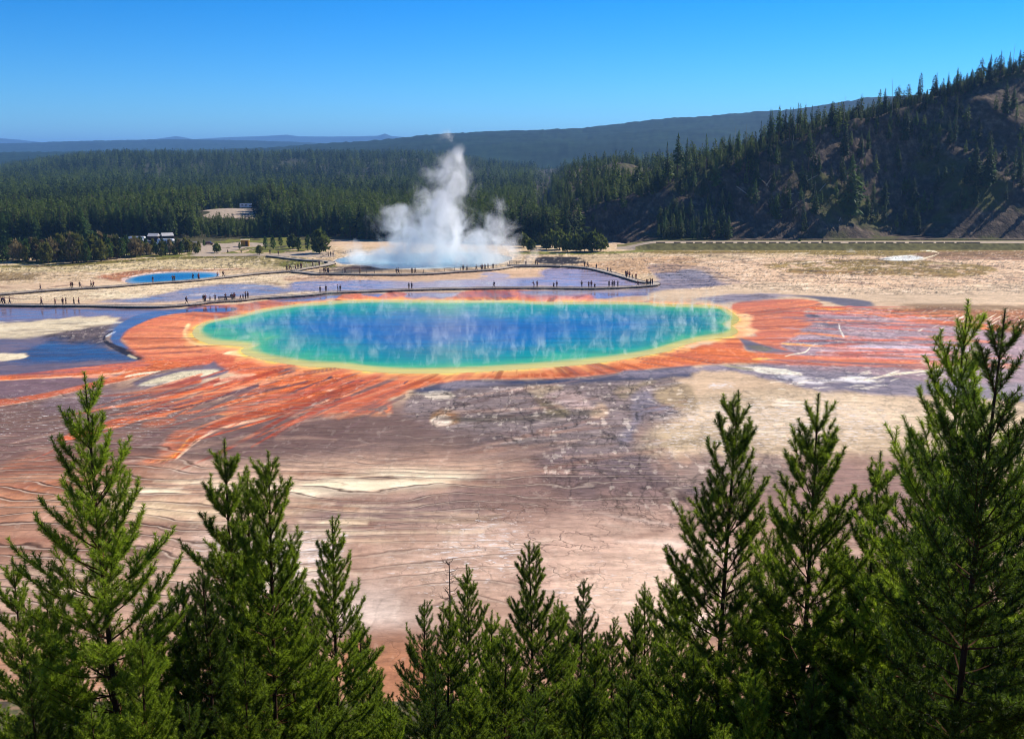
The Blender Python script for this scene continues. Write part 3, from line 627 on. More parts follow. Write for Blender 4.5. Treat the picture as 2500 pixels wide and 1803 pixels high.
# drying cracks
vo = t.nodes.new('ShaderNodeTexVoronoi'); vo.feature = 'DISTANCE_TO_EDGE'; vo.inputs['Scale'].default_value = 1.0
vm = t.nodes.new('ShaderNodeVectorMath'); vm.operation = 'ADD'
nd = t.nodes.new('ShaderNodeTexNoise'); nd.inputs['Scale'].default_value = .5; nd.inputs['Detail'].default_value = 4
t.links.new(tc.outputs['Object'], nd.inputs['Vector'])
vs_ = t.nodes.new('ShaderNodeVectorMath'); vs_.operation = 'SCALE'; vs_.inputs['Scale'].default_value = 1.6; t.links.new(nd.outputs['Color'], vs_.inputs[0])
t.links.new(mp((.42, .34, 1)), vm.inputs[0]); t.links.new(vs_.outputs[0], vm.inputs[1]); t.links.new(vm.outputs[0], vo.inputs['Vector'])
cb = maprange(t, nz(mp((.11, .16, 1), (70, 7, 0)), 1.0, 3), .40, .56)
cl = math_node(t, 'MULTIPLY', math_node(t, 'MULTIPLY', maprange(t, vo.outputs['Distance'], .0, .07, 1, 0, True), cb), sep.outputs[1], True)
dark = math_node(t, 'MAXIMUM', math_node(t, 'MULTIPLY', lines, .9), math_node(t, 'MULTIPLY', cl, .62))
m1 = t.nodes.new('ShaderNodeVectorMath'); m1.operation = 'SCALE'; t.links.new(ac.outputs['Color'], m1.inputs[0]); t.links.new(mul, m1.inputs['Scale'])
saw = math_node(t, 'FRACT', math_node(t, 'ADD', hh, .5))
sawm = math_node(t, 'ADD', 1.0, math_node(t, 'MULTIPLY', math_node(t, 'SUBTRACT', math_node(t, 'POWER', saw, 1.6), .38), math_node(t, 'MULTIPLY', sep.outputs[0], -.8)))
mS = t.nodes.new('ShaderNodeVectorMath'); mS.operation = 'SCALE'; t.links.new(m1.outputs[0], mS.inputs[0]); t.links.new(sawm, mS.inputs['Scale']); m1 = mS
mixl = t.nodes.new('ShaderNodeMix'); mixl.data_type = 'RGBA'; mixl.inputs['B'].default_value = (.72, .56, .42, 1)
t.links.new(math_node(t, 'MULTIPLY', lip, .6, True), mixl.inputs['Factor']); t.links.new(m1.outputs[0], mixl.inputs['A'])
mixd = t.nodes.new('ShaderNodeMix'); mixd.data_type = 'RGBA'; mixd.inputs['B'].default_value = (.07, .035, .022, 1)
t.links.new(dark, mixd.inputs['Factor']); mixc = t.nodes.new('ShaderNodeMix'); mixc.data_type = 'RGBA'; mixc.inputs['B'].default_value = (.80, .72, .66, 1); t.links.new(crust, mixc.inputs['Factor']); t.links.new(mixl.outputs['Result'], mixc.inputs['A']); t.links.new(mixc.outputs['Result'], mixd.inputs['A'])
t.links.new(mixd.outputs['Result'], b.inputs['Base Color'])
wn = math_node(t, 'MULTIPLY', ac.outputs['Alpha'], maprange(t, n2, .3, .62, 1.15, .75), True)
t.links.new(maprange(t, wn, .15, .8, .85, .10), b.inputs['Roughness'])
t.links.new(maprange(t, wn, .1, .7, .12, .36), b.inputs['Specular IOR Level'])
bmp = t.nodes.new('ShaderNodeBump'); bmp.inputs['Distance'].default_value = .12
bh = math_node(t, 'SUBTRACT', math_node(t, 'MULTIPLY', n1, .8), dark)
bh = math_node(t, 'MULTIPLY', bh, maprange(t, wn, .1, .6, 1, .03))
t.links.new(bh, bmp.inputs['Height']); bmp.inputs['Strength'].default_value = .6; t.links.new(bmp.outputs[0], b.inputs['Normal'])
# leave the pools out of the relief: the bed sinks under the water sheets
gzv = gz.copy()
dep = np.zeros(len(gx)); dP = poly_sdf(x, y, POOL); dE = poly_sdf(x, y, EXC); dS = poly_sdf(x, y, SMALL)
bed = np.minimum(np.minimum(dP, dE), dS)
gzv[idx] += (fbm(x*.3, y*.3, 3, 5)-.5)*.10*smooth(0, 3, bed)
gzv[idx] -= smooth(.0, -1.5, bed)*.6 + .0
gzv[gy < 3] = -.3
me = mesh_np('ground', np.stack([gx, gy, gzv], 1), grid_faces(NY, NT), gm, True)
add_attr(me, 'mat_colour', colA); add_attr(me, 'mat_relief', msk)
g = link('ground', me); tag(g, kind='structure')

# --- water
def water_sheet(name, poly, colf, z, label=None, step=(220, 160), rough=.12, spec=.5, bumpd=.05, extra=1.0):
    x0, x1 = poly[:, 0].min()-extra, poly[:, 0].max()+extra; y0, y1 = poly[:, 1].min()-extra*3, poly[:, 1].max()+extra*3
    nx, ny = step; X, Y = np.meshgrid(np.linspace(x0, x1, nx), np.linspace(y0, y1, ny)); X = X.ravel(); Y = Y.ravel()
    d = poly_sdf(X, Y, poly)
    f = grid_faces(ny, nx); keep = (d[f] < .9).all(1); f = f[keep]
    used = np.unique(f); mp_ = np.zeros(len(X), int); mp_[used] = np.arange(len(used)); f = mp_[f]
    c = np.ones((len(used), 4), np.float32); c[:, :3] = colf(X[used], Y[used], d[used])
    m, t, b = new_mat(name+'_water')
    a = t.nodes.new('ShaderNodeAttribute'); a.attribute_name = 'bed_colour'
    t.links.new(a.outputs['Color'], b.inputs['Base Color']); b.inputs['Roughness'].default_value = rough; b.inputs['Specular IOR Level'].default_value = spec
    tc = t.nodes.new('ShaderNodeTexCoord'); mpn = t.nodes.new('ShaderNodeMapping'); mpn.inputs['Scale'].default_value = (.55, 1.3, 1)
    n = t.nodes.new('ShaderNodeTexNoise'); n.inputs['Scale'].default_value = 1.2; n.inputs['Detail'].default_value = 5; n.inputs['Roughness'].default_value = .65
    t.links.new(tc.outputs['Object'], mpn.inputs[0]); t.links.new(mpn.outputs[0], n.inputs['Vector'])
    bp = t.nodes.new('ShaderNodeBump'); bp.inputs['Distance'].default_value = bumpd; bp.inputs['Strength'].default_value = 1.0
    t.links.new(n.outputs['Fac'], bp.inputs['Height']); t.links.new(bp.outputs[0], b.inputs['Normal'])
    me = mesh_np(name, np.stack([X[used], Y[used], np.full(len(used), z)], 1), f, m, True)
    add_attr(me, 'bed_colour', c)
    o = link(name, me); tag(o, kind='structure'); return o
def ramp(v, stops):
    xs_ = [s[0] for s in stops]; cs = np.array([lin(s[1]) for s in stops])
    return np.stack([np.interp(v, xs_, cs[:, i]) for i in range(3)], 1)
def pool_col(X, Y, d):
    wp = (fbm(X*.09, Y*.05, 4, 41)-.5)*5+(fbm(X*.4, Y*.15, 3, 43)-.5)*2.0
    v = -d+wp*smooth(0, 4, -d)
    # the left lobe is shallow and green
    v = v-1.2*np.exp(-((X+62)/18)**2)*smooth(0, 4, -d)
    c = ramp(v, [(-1, (232,204,92)), (.25, (214,204,84)), (1.0, (70,176,104)), (2.6, (6,148,122)), (5.4, (0,124,132)), (7.6, (0,106,150)), (9.6, (0,90,150)), (12.5, (0,74,142))])
    rip = fbm(X*.12, Y*.9, 4, 47)
    return c*(.74+.52*rip)[:, None]
water_sheet('hot_spring_water', POOL, pool_col, .012, step=(420, 260), bumpd=.03, spec=.1, rough=.2)
water_sheet('small_spring_water', SMALL, lambda X, Y, d: ramp(-d, [(-1, (206,180,160)), (.3, (120,170,190)), (1.0, (20,130,180)), (4, (10,100,170))]), .012, step=(120, 60))
water_sheet('geyser_pool_water', EXC, lambda X, Y, d: ramp(-d, [(-1, (206,196,176)), (.5, (190,214,214)), (3, (150,204,220)), (8, (140,200,224))]), .012, step=(160, 80))
# ------------------------------------------------------------------ the steep forested hill on the right
def interp(x, pts): return np.interp(x, [p[0] for p in pts], [p[1] for p in pts])
# ridge line as slope angle over the azimuth t = x/y : (photo x, photo y of the bare ridge, distance)
RIDGE = [(1300, 565, 512), (1393, 524, 512), (1504, 488, 516), (1589, 468, 520), (1653, 444, 520), (1764, 400, 520), (1860, 370, 522), (1949, 340, 526), (2076, 305, 540), (2171, 272, 552), (2280, 238, 565), (2374, 213, 573), (2500, 178, 585), (2700, 140, 600), (3100, 90, 620)]
RT = []
for px, py, Y in RIDGE:
    Y = Y*.895
    p = PY(px, py, Y); RT.append((p.x/p.y, p.z, Y))
rt = [r[0] for r in RT]; rz_ = [r[1] for r in RT]; ry_ = [r[2] for r in RT]
def hillz(x, y):
    x = np.asarray(x, float); y = np.asarray(y, float)
    t = x/np.maximum(y, 1)
    zr = np.interp(t, rt, rz_); yr = np.interp(t, rt, ry_)
    foot = 421+28*smooth(.13, .07, t)+fbm(x*.01, y*0+3, 2, 9)*5
    u = np.clip((y-foot)/(yr-foot), 0, 1)
    # hollow between the two spurs: concave, steep towards its rim
    hol = np.exp(-((t-.345-.03*(1-u))/.042)**2)
    prof = u*(1-hol)+hol*(u**2.7)
    sp = smooth(0, .15, u)
    z = zr*prof
    beyond = np.maximum(y-yr, 0)
    z = z+beyond*(.02+.05*smooth(.06, .0, t-.09))*np.exp(-beyond/500)
    z = z+((fbm(x*.03, y*.02, 4, 31)-.5)*9+(fbm(x*.12, y*.08, 4, 37)-.5)*3.0)*sp*smooth(0, 18, z)
    # ribs running down the slope
    z = z+(fbm(x*.055+y*.03, y*.012, 3, 51)-.5)*11*sp*smooth(.0, .4, u)*smooth(1.0, .8, u)
    z = z*smooth(.018, .055, t)
    z = np.where(y > foot-3, np.maximum(z, 2.62*smooth(.10, .135, t)), z)
    return z
ht = np.concatenate([np.linspace(.0, .56, 420), [.6, .66, .75, .9]]); hy = np.concatenate([np.linspace(412, 640, 240), np.geomspace(645, 2600, 60)])
T2, Y2 = np.meshgrid(ht, hy); hx = (T2*Y2).ravel(); hyv = Y2.ravel()
hz = hillz(hx, hyv); gzz = groundz(hx, hyv)
hzz = np.where(hz > .25, np.maximum(hz, gzz), gzz-1.5)
hm, t, b = new_mat('hill_soil')
tc = t.nodes.new('ShaderNodeTexCoord')
def nz2(scale, sc=(1, 1, 1), detail=6, rough=.62):
    m_ = t.nodes.new('ShaderNodeMapping'); m_.inputs['Scale'].default_value = sc; t.links.new(tc.outputs['Object'], m_.inputs[0])
    n = t.nodes.new('ShaderNodeTexNoise'); n.inputs['Scale'].default_value = scale; n.inputs['Detail'].default_value = detail; n.inputs['Roughness'].default_value = rough
    t.links.new(m_.outputs[0], n.inputs['Vector']); return n.outputs['Fac']
r = t.nodes.new('ShaderNodeValToRGB'); cr_ = r.color_ramp
cr_.elements[0].position = .36; cr_.elements[0].color = tuple(lin((62,53,46)))+(1,)
cr_.elements[1].position = .68; cr_.elements[1].color = tuple(lin((130,111,93)))+(1,)
e = cr_.elements.new(.52); e.color = tuple(lin((82,70,60)))+(1,)
t.links.new(nz2(.35, (1, .5, 1)), r.inputs['Fac'])
gr = maprange(t, nz2(.035, (1, 1, 1), 5), .50, .60)
mx = t.nodes.new('ShaderNodeMix'); mx.data_type = 'RGBA'; mx.inputs['B'].default_value = tuple(lin((82,84,40)))+(1,)
t.links.new(gr, mx.inputs['Factor']); t.links.new(r.outputs['Color'], mx.inputs['A']); t.links.new(mx.outputs['Result'], b.inputs['Base Color'])
b.inputs['Roughness'].default_value = .95; b.inputs['Specular IOR Level'].default_value = .1
bp = t.nodes.new('ShaderNodeBump'); bp.inputs['Distance'].default_value = 1.2; bp.inputs['Strength'].default_value = .8
t.links.new(nz2(.5, (1, .6, 1), 8), bp.inputs['Height']); t.links.new(bp.outputs[0], b.inputs['Normal'])
me = mesh_np('forested_hill', np.stack([hx, hyv, hzz], 1), grid_faces(len(hy), len(ht)), hm, True)
o = link('forested_hill', me); tag(o, kind='structure')
def surf(x, y):
    h = hillz(x, y); g_ = groundz(x, y)
    return np.where(h > .25, np.maximum(h, g_), g_)

# ------------------------------------------------------------------ far ridges
def far_ridge(name, Y, prof, col, depth, seed, jag=1.2, foot=-20):
    """prof: (photo x, photo y) silhouette"""
    xs_ = np.linspace(-700, 3200, 900)
    pts = [PY(a, b_, Y) for a, b_ in prof]
    px = [p.x for p in pts]; pz = [p.z for p in pts]
    X = (xs_-CX)/FP*Y*1.02; ny = 26
    zt = np.interp(X, px, pz); V = []
    for j in range(ny):
        s = j/(ny-1); up = math.sin(min(s/.8, 1)*math.pi/2)
        yy = Y-depth+depth*s/.8
        zz = foot+(zt-foot)*(up if s <= .8 else 1-(s-.8)*1.5)
        bumps = (fbm(X*.0012+seed, X*0+yy*.0012, 5, seed)-.5)*(zt-foot)*.5*math.sin(min(s/.8, 1)*math.pi)
        tree_ = (fbm(X*.06, X*0+yy*.02, 3, seed+5)-.5)*jag*Y/1000*2.2
        V.append(np.stack([X*(yy/Y), np.full(len(X), yy), zz+bumps+tree_], 1))
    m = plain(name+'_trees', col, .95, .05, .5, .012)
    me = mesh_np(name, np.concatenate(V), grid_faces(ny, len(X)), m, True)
    o = link(name, me); tag(o, kind='structure')
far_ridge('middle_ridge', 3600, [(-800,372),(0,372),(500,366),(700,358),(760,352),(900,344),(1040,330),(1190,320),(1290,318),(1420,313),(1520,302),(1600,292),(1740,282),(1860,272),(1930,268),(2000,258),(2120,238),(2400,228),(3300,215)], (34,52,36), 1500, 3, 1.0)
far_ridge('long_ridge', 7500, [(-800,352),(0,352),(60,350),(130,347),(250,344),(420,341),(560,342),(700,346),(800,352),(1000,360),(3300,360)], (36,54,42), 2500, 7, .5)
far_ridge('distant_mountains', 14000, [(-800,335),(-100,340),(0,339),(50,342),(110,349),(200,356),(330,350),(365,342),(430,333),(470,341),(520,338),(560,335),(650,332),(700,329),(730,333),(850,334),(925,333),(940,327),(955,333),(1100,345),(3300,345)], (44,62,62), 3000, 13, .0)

# ------------------------------------------------------------------ conifers of the middle distance
def conifer_arrays(seed, h, rad, bare, dens, big=1.0, ragged=.35, tilt=.0):
    """returns crown triangles and trunk; a tapering stack of drooping sprays with gaps"""
    rr = np.random.RandomState(seed); V = []; C = []
    n = int(dens)
    u = rr.rand(n)**.8                          # 0 top .. 1 crown base
    z = h*(1-u*(1-bare))
    prof = rad*(u**.75)*(1-.35*smooth(.75, 1, u))*(1+rr.uniform(-ragged, ragged, n))
    # each spray layer keeps a preferred side, so that the outline is uneven
    lay = np.floor(u*14); ph = _hash(lay, lay*3+seed, seed)*6.283
    a = rr.rand(n)*6.283
    prof *= 1+.32*np.cos(a-ph)
    r0 = prof*rr.uniform(.1, .75, n); r1 = r0+prof*rr.uniform(.25, .5, n)+.08
    drop = (r1-r0)*rr.uniform(-.1, .75, n)*(.3+.7*u)
    ca, sa = np.cos(a), np.sin(a)
    wd = (.16+.34*u)*rad*.42*big*rr.uniform(.6, 1.3, n)
    p0 = np.stack([ca*r0, sa*r0, z], 1); p1 = np.stack([ca*r1, sa*r1, z-drop], 1)
    side = np.stack([-sa, ca, rr.uniform(-.7, .7, n)], 1)*wd[:, None]
    mid = (p0+p1)/2; up_ = np.stack([ca*0, sa*0, wd*.35], 1)
    tri = np.stack([p0+up_, p1, mid+side-up_, p0+up_, mid-side-up_, p1], 1).reshape(-1, 3)
    # leader
    L = np.array([[.0, 0, h*1.03], [.12*rad, 0, h*.93], [-.12*rad, .05, h*.93], [.0, 0, h*1.03], [0, .12*rad, h*.93], [0, -.12*rad, h*.93]])
    tri = np.concatenate([tri, L]); return tri
def trunk_arrays(h, r=.16, n=5):
    v = []; f = []
    for k, (zz, rr_) in enumerate(((-1.5, r*1.2), (h*.5, r*.7), (h*.97, r*.12))):
        for i in range(n):
            q = 6.283*i/n; v.append((math.cos(q)*rr_+.0, math.sin(q)*rr_, zz))
    for k in range(2):
        for i in range(n):
            a0 = k*n+i; a1 = k*n+(i+1) % n; f.append((a0, a1, a1+n)); f.append((a0, a1+n, a0+n))
    return np.array(v), np.array(f)
def foliage_mat(name, dark, light, trans=.35, scale=.6, wobj=True):
    m, t, b = new_mat(name)
    tc = t.nodes.new('ShaderNodeTexCoord'); oi = t.nodes.new('ShaderNodeObjectInfo')
    n = t.nodes.new('ShaderNodeTexNoise'); n.inputs['Scale'].default_value = scale; n.inputs['Detail'].default_value = 3
    t.links.new(tc.outputs['Object'], n.inputs['Vector'])
    s_ = math_node(t, 'ADD', n.outputs['Fac'], math_node(t, 'MULTIPLY', math_node(t, 'SUBTRACT', oi.outputs['Random'], .5), .35))
    r = t.nodes.new('ShaderNodeValToRGB'); r.color_ramp.elements[0].position = .3; r.color_ramp.elements[1].position = .75
    r.color_ramp.elements[0].color = tuple(lin(dark))+(1,); r.color_ramp.elements[1].color = tuple(lin(light))+(1,)
    t.links.new(s_, r.inputs['Fac']); t.links.new(r.outputs['Color'], b.inputs['Base Color'])
    b.inputs['Roughness'].default_value = .7; b.inputs['Specular IOR Level'].default_value = .2
    tr = t.nodes.new('ShaderNodeBsdfTranslucent'); t.links.new(r.outputs['Color'], tr.inputs['Color'])
    mixs = t.nodes.new('ShaderNodeMixShader'); mixs.inputs[0].default_value = trans
    out = t.nodes['Material Output']
    t.links.new(b.outputs[0], mixs.inputs[1]); t.links.new(tr.outputs[0], mixs.inputs[2]); t.links.new(mixs.outputs[0], out.inputs[0])
    return m
def forest_mat(name, dark, light, trans, scale):
    m = foliage_mat(name, dark, light, trans, scale); t = m.node_tree
    a = t.nodes.new('ShaderNodeAttribute'); a.attribute_name = 'tree_tint'
    r = [n for n in t.nodes if n.type == 'VALTORGB'][0]; t.links.new(a.outputs['Fac'], r.inputs['Fac']); return m
M_far = forest_mat('forest_needles', (36,54,18), (100,116,38), .4, .02)
M_con = foliage_mat('conifer_needles', (40,64,26), (98,126,50), .45, .25)
M_dim = foliage_mat('spruce_needles', (30,52,28), (70,96,48), .4, .25)
M_shrub = foliage_mat('willow_leaves', (78,84,30), (136,132,54), .45, .5)
M_shrub2 = foliage_mat('brown_shrub_twigs', (112,98,64), (156,138,92), .4, .5)
M_bark = plain('pine_bark', (92,74,60), .9, .1, .3, 2.0)
M_pale = plain('bleached_wood', (168,152,134), .85, .1, .25, 2.0)

# --- where trees stand
rng = np.random.RandomState(4)
cand = []      # x, y, h, rad, type
def in_pxy(px, py, poly):
    ins = False; n = len(poly)
    for i in range(n):
        ax, ay = poly[i]; bx, by = poly[(i+1) % n]
        if (ay > py) != (by > py) and px < ax+(py-ay)*(bx-ax)/(by-ay): ins = not ins
    return ins
def proj(x, y, z):
    cs, sn = math.cos(PITCH), math.sin(PITCH)
    dz = z-H; fwd = y*cs-dz*sn; up = y*sn+dz*cs
    return CX+FP*x/fwd, CY-FP*up/fwd
# forest edge on the plain: (t, y) nearest distance of closed forest
EDGE = [(-.6, 408), (-.48, 416), (-.40, 430), (-.395, 458), (-.30, 462), (-.27, 462), (-.25, 466), (-.20, 470), (-.17, 478), (-.14, 452), (-.10, 447), (-.05, 440), (0, 432), (.03, 428), (.05, 432), (.08, 470), (.6, 500)]
def forest_ok(x, y):
    t = x/y; ye = np.interp(t, [e[0] for e in EDGE], [e[1] for e in EDGE])
    return y > ye
pts = []
# plain + left hill + plateau behind the right hill
N = 33000
tt = rng.uniform(-.60, .60, N); q = rng.rand(N)
yy = 400/(1-q*(1-400/2300.))**1.0
yy = np.where(rng.rand(N) < .55, yy, rng.uniform(400, 2300, N))
xx = tt*yy
hz_ = hillz(xx, yy); on_hill = hz_ > .3
yr = np.interp(tt, rt, ry_)
keepm = np.where(on_hill, yy > yr-4, forest_ok(xx, yy))
clear = fbm(xx*.012, yy*.006, 3, 61)
keepm &= ~((clear < .30) & (yy > 520))
# sight line to the gravel clearing
cdx = (tt+.262)/.027+(fbm(xx*.09, yy*.03, 3, 19)-.5)*.9; cdy = (yy-566)/48+(fbm(xx*.08, yy*.0, 3, 29)-.5)*.5
keepm &= ~((np.abs(cdx) < 1) & (np.abs(cdy) < 1))
# low cleared patch on left hill
keepm &= ~(((xx+190)/70)**2+((yy-1330)/50)**2 < 1)
keepm &= ~((np.abs(tt+.345) < .045) & (yy < 455))
xx, yy, tt, on_hill = xx[keepm], yy[keepm], tt[keepm], on_hill[keepm]
zz = surf(xx, yy)
hh_ = rng.uniform(9.5, 15.5, len(xx))*(1+.15*(yy > 1000))*np.where(rng.rand(len(xx)) < .06, 1.2, 1)
hh_ = np.where((np.abs(tt+.262) < .034) & (yy < 522), hh_*.52, hh_)
hh_ = np.where(on_hill, hh_*np.where(rng.rand(len(xx)) < .06, .8, .36), hh_)
order = np.argsort(yy)
F_x, F_y, F_z, F_h = xx[order], yy[order], zz[order], hh_[order]
# the slope itself, in clumps
N = 2600
ts = rng.uniform(.045, .53, N); us = rng.rand(N)
ys_ = 422+us*(np.interp(ts, rt, ry_)-422); xs2 = ts*ys_
dn = fbm(xs2*.03, ys_*.035, 3, 71)
hol = np.exp(-((ts-.35)/.03)**2)
lowleft = smooth(.10, .14, ts)*smooth(.30, .25, ts)
need = .575-.07*(ts < .17)-.10*smooth(.42, .47, ts)+.10*hol*smooth(.9, .6, us)+.10*smooth(.18, .04, us)*smooth(.06, .1, ts)
ks = dn > need
ks &= rng.rand(N) < np.where(ts < .16, .6, .23)
S_x, S_y = xs2[ks], ys_[ks]; S_z = hillz(S_x, S_y)
S_h = rng.uniform(4.0, 10.5, len(S_x))*(1+.2*(rng.rand(len(S_x)) < .15))
ok = (S_z > .5) & ~((S_x/S_y < .135) & (S_y < 445)); S_x, S_y, S_z, S_h = S_x[ok], S_y[ok], S_z[ok], S_h[ok]
def hill_hit(px, py):
    a = (px-CX)/FP; b_ = -(py-CY)/FP
    dy = math.cos(PITCH)+b_*math.sin(PITCH); dz = -math.sin(PITCH)+b_*math.cos(PITCH)
    ts_ = np.linspace(400, 900, 1800)/dy
    X, Y, Z = a*ts_, dy*ts_, H+dz*ts_
    s_ = surf(X, Y); k = np.nonzero(Z < s_)[0]
    if not len(k):
        tr_ = a/dy; yr_ = float(np.interp(tr_, rt, ry_)); return Vector((tr_*yr_, yr_, float(surf(tr_*yr_, yr_))))
    return Vector((X[k[0]], Y[k[0]], float(s_[k[0]])))
PROTO = {}
def conifer_proto(key, seed, h, rad, bare, dens, big, mat):
    tri = conifer_arrays(seed, h, rad, bare, dens, big)
    root = empty('conifer'); 
    o = link('crown', mesh_np('conifer_crown', tri, np.arange(len(tri)).reshape(-1, 3), mat), root)
    v, f = trunk_arrays(h, .17)
    o2 = link('trunk', mesh_np('conifer_trunk', v, f, M_bark, True), root)
    PROTO[key] = (root, o, o2, h)
    return root
specs = {'full0': (11, 12, 2.3, .06, 900, 1.0, M_con), 'full1': (12, 12, 1.9, .10, 800, 1.0, M_dim), 'full2': (13, 12, 2.6, .04, 950, .9, M_con), 'full3': (17, 12, 1.6, .08, 750, 1.0, M_con),
         'tall0': (14, 12, 1.7, .38, 520, 1.0, M_con), 'tall1': (15, 12, 1.4, .30, 480, 1.1, M_dim), 'thin0': (16, 12, 1.1, .45, 300, 1.1, M_con), 'thin1': (18, 12, 1.3, .22, 420, 1.1, M_dim)}
for k_, s_ in specs.items(): conifer_proto(k_, *s_)
used_proto = set()
def place_conifer(key, x, y, z, h, rz, label, group, lean=0.0, wide=1.0):
    root, crown, trunk, h0 = PROTO[key]
    if key not in used_proto:
        used_proto.add(key); r_ = root; cs = (crown, trunk)
    else:
        r_ = root.copy(); COL.objects.link(r_)
        for c_ in (crown, trunk):
            q_ = c_.copy(); COL.objects.link(q_); q_.parent = r_
    s_ = h/h0
    r_.location = (x, y, z); r_.rotation_euler = (lean, 0, rz); r_.scale = (s_*wide, s_*wide, s_)
    tag(r_, label, 'conifer', group); return r_

# conifers one can point to on the right hill, from (photo crop) base, top
NAMED = [  # x, base y, top y (crop C3), kind, label
 (1160, 830, 590, 'full1', 'broad dark conifer high on the slope at the left rim of the shaded hollow'),
 (1195, 1180, 800, 'full0', 'largest dark green conifer low on the slope below the shaded hollow'),
 (1235, 1120, 860, 'full2', 'bushy conifer pressed against the right side of the largest slope conifer'),
 (1540, 730, 490, 'full1', 'tall dim conifer standing inside the upper shaded hollow'),
 (1630, 725, 650, 'full3', 'small pointed conifer alone in the middle of the shaded hollow'),
 (1835, 775, 510, 'thin1', 'slim tall conifer on the right wall of the shaded hollow'),
 (1580, 1120, 925, 'full2', 'lone rounded conifer on the scree spur with a long shadow to its left'),
 (1405, 1120, 945, 'full0', 'conifer just left of the lone conifer on the scree spur'),
 (1335, 1140, 950, 'full3', 'narrow conifer between the largest slope conifer and the spur pair'),
 (1300, 1175, 1040, 'full2', 'low bushy conifer at the lower right skirt of the largest slope conifer'),
 (740, 920, 735, 'tall0', 'tall thin crowned conifer on the pale brown mid slope'),
 (700, 905, 690, 'tall1', 'tall conifer left of its thin crowned neighbour on the mid slope'),
 (370, 1000, 810, 'full0', 'wide conifer on the left half of the slope above a bare bank'),
 (455, 1150, 1030, 'full2', 'squat bushy conifer on the lower left slope near fallen logs'),
 (905, 1240, 1035, 'thin1', 'grey green conifer on the grassy lower slope beside pale logs'),
 (610, 1190, 940, 'tall0', 'slender conifer in the middle of the lower slope'),
 (200, 1030, 890, 'full3', 'narrow conifer at the left shoulder of the slope, right one of a pair'),
 (150, 1040, 910, 'full1', 'dark conifer at the left shoulder of the slope, left one of a pair'),
 (215, 1170, 1065, 'full0', 'small conifer low on the left shoulder of the slope'),
 (965, 960, 700, 'tall1', 'tall conifer right of the mid slope clearing'),
 (1000, 930, 780, 'full1', 'shorter conifer touching the tall one right of the mid slope clearing'),
 (940, 900, 660, 'tall0', 'tall open conifer just under the ridge above the mid slope clearing'),
 (2040, 1000, 700, 'full0', 'big dim conifer in the shaded right part of the slope'),
 (1960, 960, 715, 'full2', 'dim conifer left of the big one in the shaded right part of the slope'),
 (1910, 990, 820, 'full1', 'dark conifer at the edge of the light scree, right of the hollow'),
 (2200, 1010, 750, 'thin1', 'slim conifer high in the shade near the right frame edge'),
 (2150, 560, 340, 'full1', 'large conifer below the skyline at the top right corner of the hill'),
 (2200, 520, 380, 'full0', 'second large conifer below the skyline at the top right of the hill'),
 (1990, 620, 560, 'full3', 'tiny conifer on the rocky rim right of the hollow'),
 (700, 665, 515, 'tall1', 'leftmost of the tall ragged conifers breaking the ridge skyline'),
 (718, 668, 520, 'thin0', 'thin skyline conifer with a high crown, close beside the leftmost tall one'),
 (762, 660, 495, 'tall0', 'dark full skyline conifer in the ragged row on the ridge'),
 (797, 655, 515, 'tall1', 'mid height skyline conifer left of the paired ridge tops'),
 (826, 650, 500, 'thin0', 'slender skyline conifer, left one of the paired ridge tops'),
 (840, 650, 508, 'thin1', 'slender skyline conifer, right one of the paired ridge tops'),
 (872, 655, 475, 'thin0', 'tallest bare stemmed skyline conifer of the ridge row'),
 (888, 655, 480, 'thin0', 'bare stemmed skyline conifer right next to the tallest one'),
 (918, 660, 485, 'tall1', 'ragged skyline conifer near the right end of the ridge row'),
 (956, 650, 492, 'thin0', 'rightmost of the tall ragged conifers breaking the ridge skyline'),
 (1080, 640, 485, 'full1', 'solitary dark conifer standing above the young growth on the ridge'),
 (650, 680, 590, 'thin1', 'short skyline conifer left of the ragged ridge row'),
 (140, 800, 665, 'tall0', 'tall conifer where the hill ridge begins to rise from the forest'),
 (192, 805, 695, 'tall1', 'skyline conifer just right of the first tall one on the low ridge'),
 (75, 800, 720, 'thin1', 'small conifer left of the first tall one on the low ridge'),
 (318, 740, 668, 'thin0', 'lone thin skyline conifer on the low part of the ridge'),
 (455, 740, 670, 'full1', 'pointed dark conifer on the ridge left of the ragged row'),
 (512, 725, 645, 'tall0', 'skyline conifer midway along the low ridge'),
 (1415, 440, 390, 'full1', 'dark conifer above the grassy ridge beside the leaning dead pole'),
 (1730, 345, 292, 'thin1', 'leftmost of the grey skyline conifers above the bare rim'),
 (1805, 335, 290, 'tall1', 'grey skyline conifer above the bare rim, right of the leftmost'),
 (1860, 325, 260, 'tall0', 'skyline conifer above the right end of the bare rim'),
 (2060, 270, 180, 'full1', 'tall skyline conifer near the top right of the hill'),
 (2125, 250, 155, 'tall1', 'tallest full skyline conifer at the top right of the hill'),
 (2180, 240, 165, 'full3', 'skyline conifer right of the tallest one at the top right'),
 (2240, 235, 150, 'tall0', 'last skyline conifer before the right frame edge'),
]
named_xy = []
for (cx_, cb, ct, kind_, lab) in NAMED:
    px, pb = 1600+cx_*.39683, 60+cb*.39683; pt = 60+ct*.39683
    p = hill_hit(px, pb); p2 = PY(px, pt, p.y)
    hgt = max(3.5, p2.z-p.z)
    wide = 1.0 if kind_.startswith('full') else .9
    place_conifer(kind_, p.x, p.y, p.z-.2, hgt, rng.rand()*6.28, lab, 'conifers on the steep hill', rng.uniform(-.02, .02), wide*min(1.2, max(.95, 9/hgt)))
    named_xy.append((p.x, p.y))
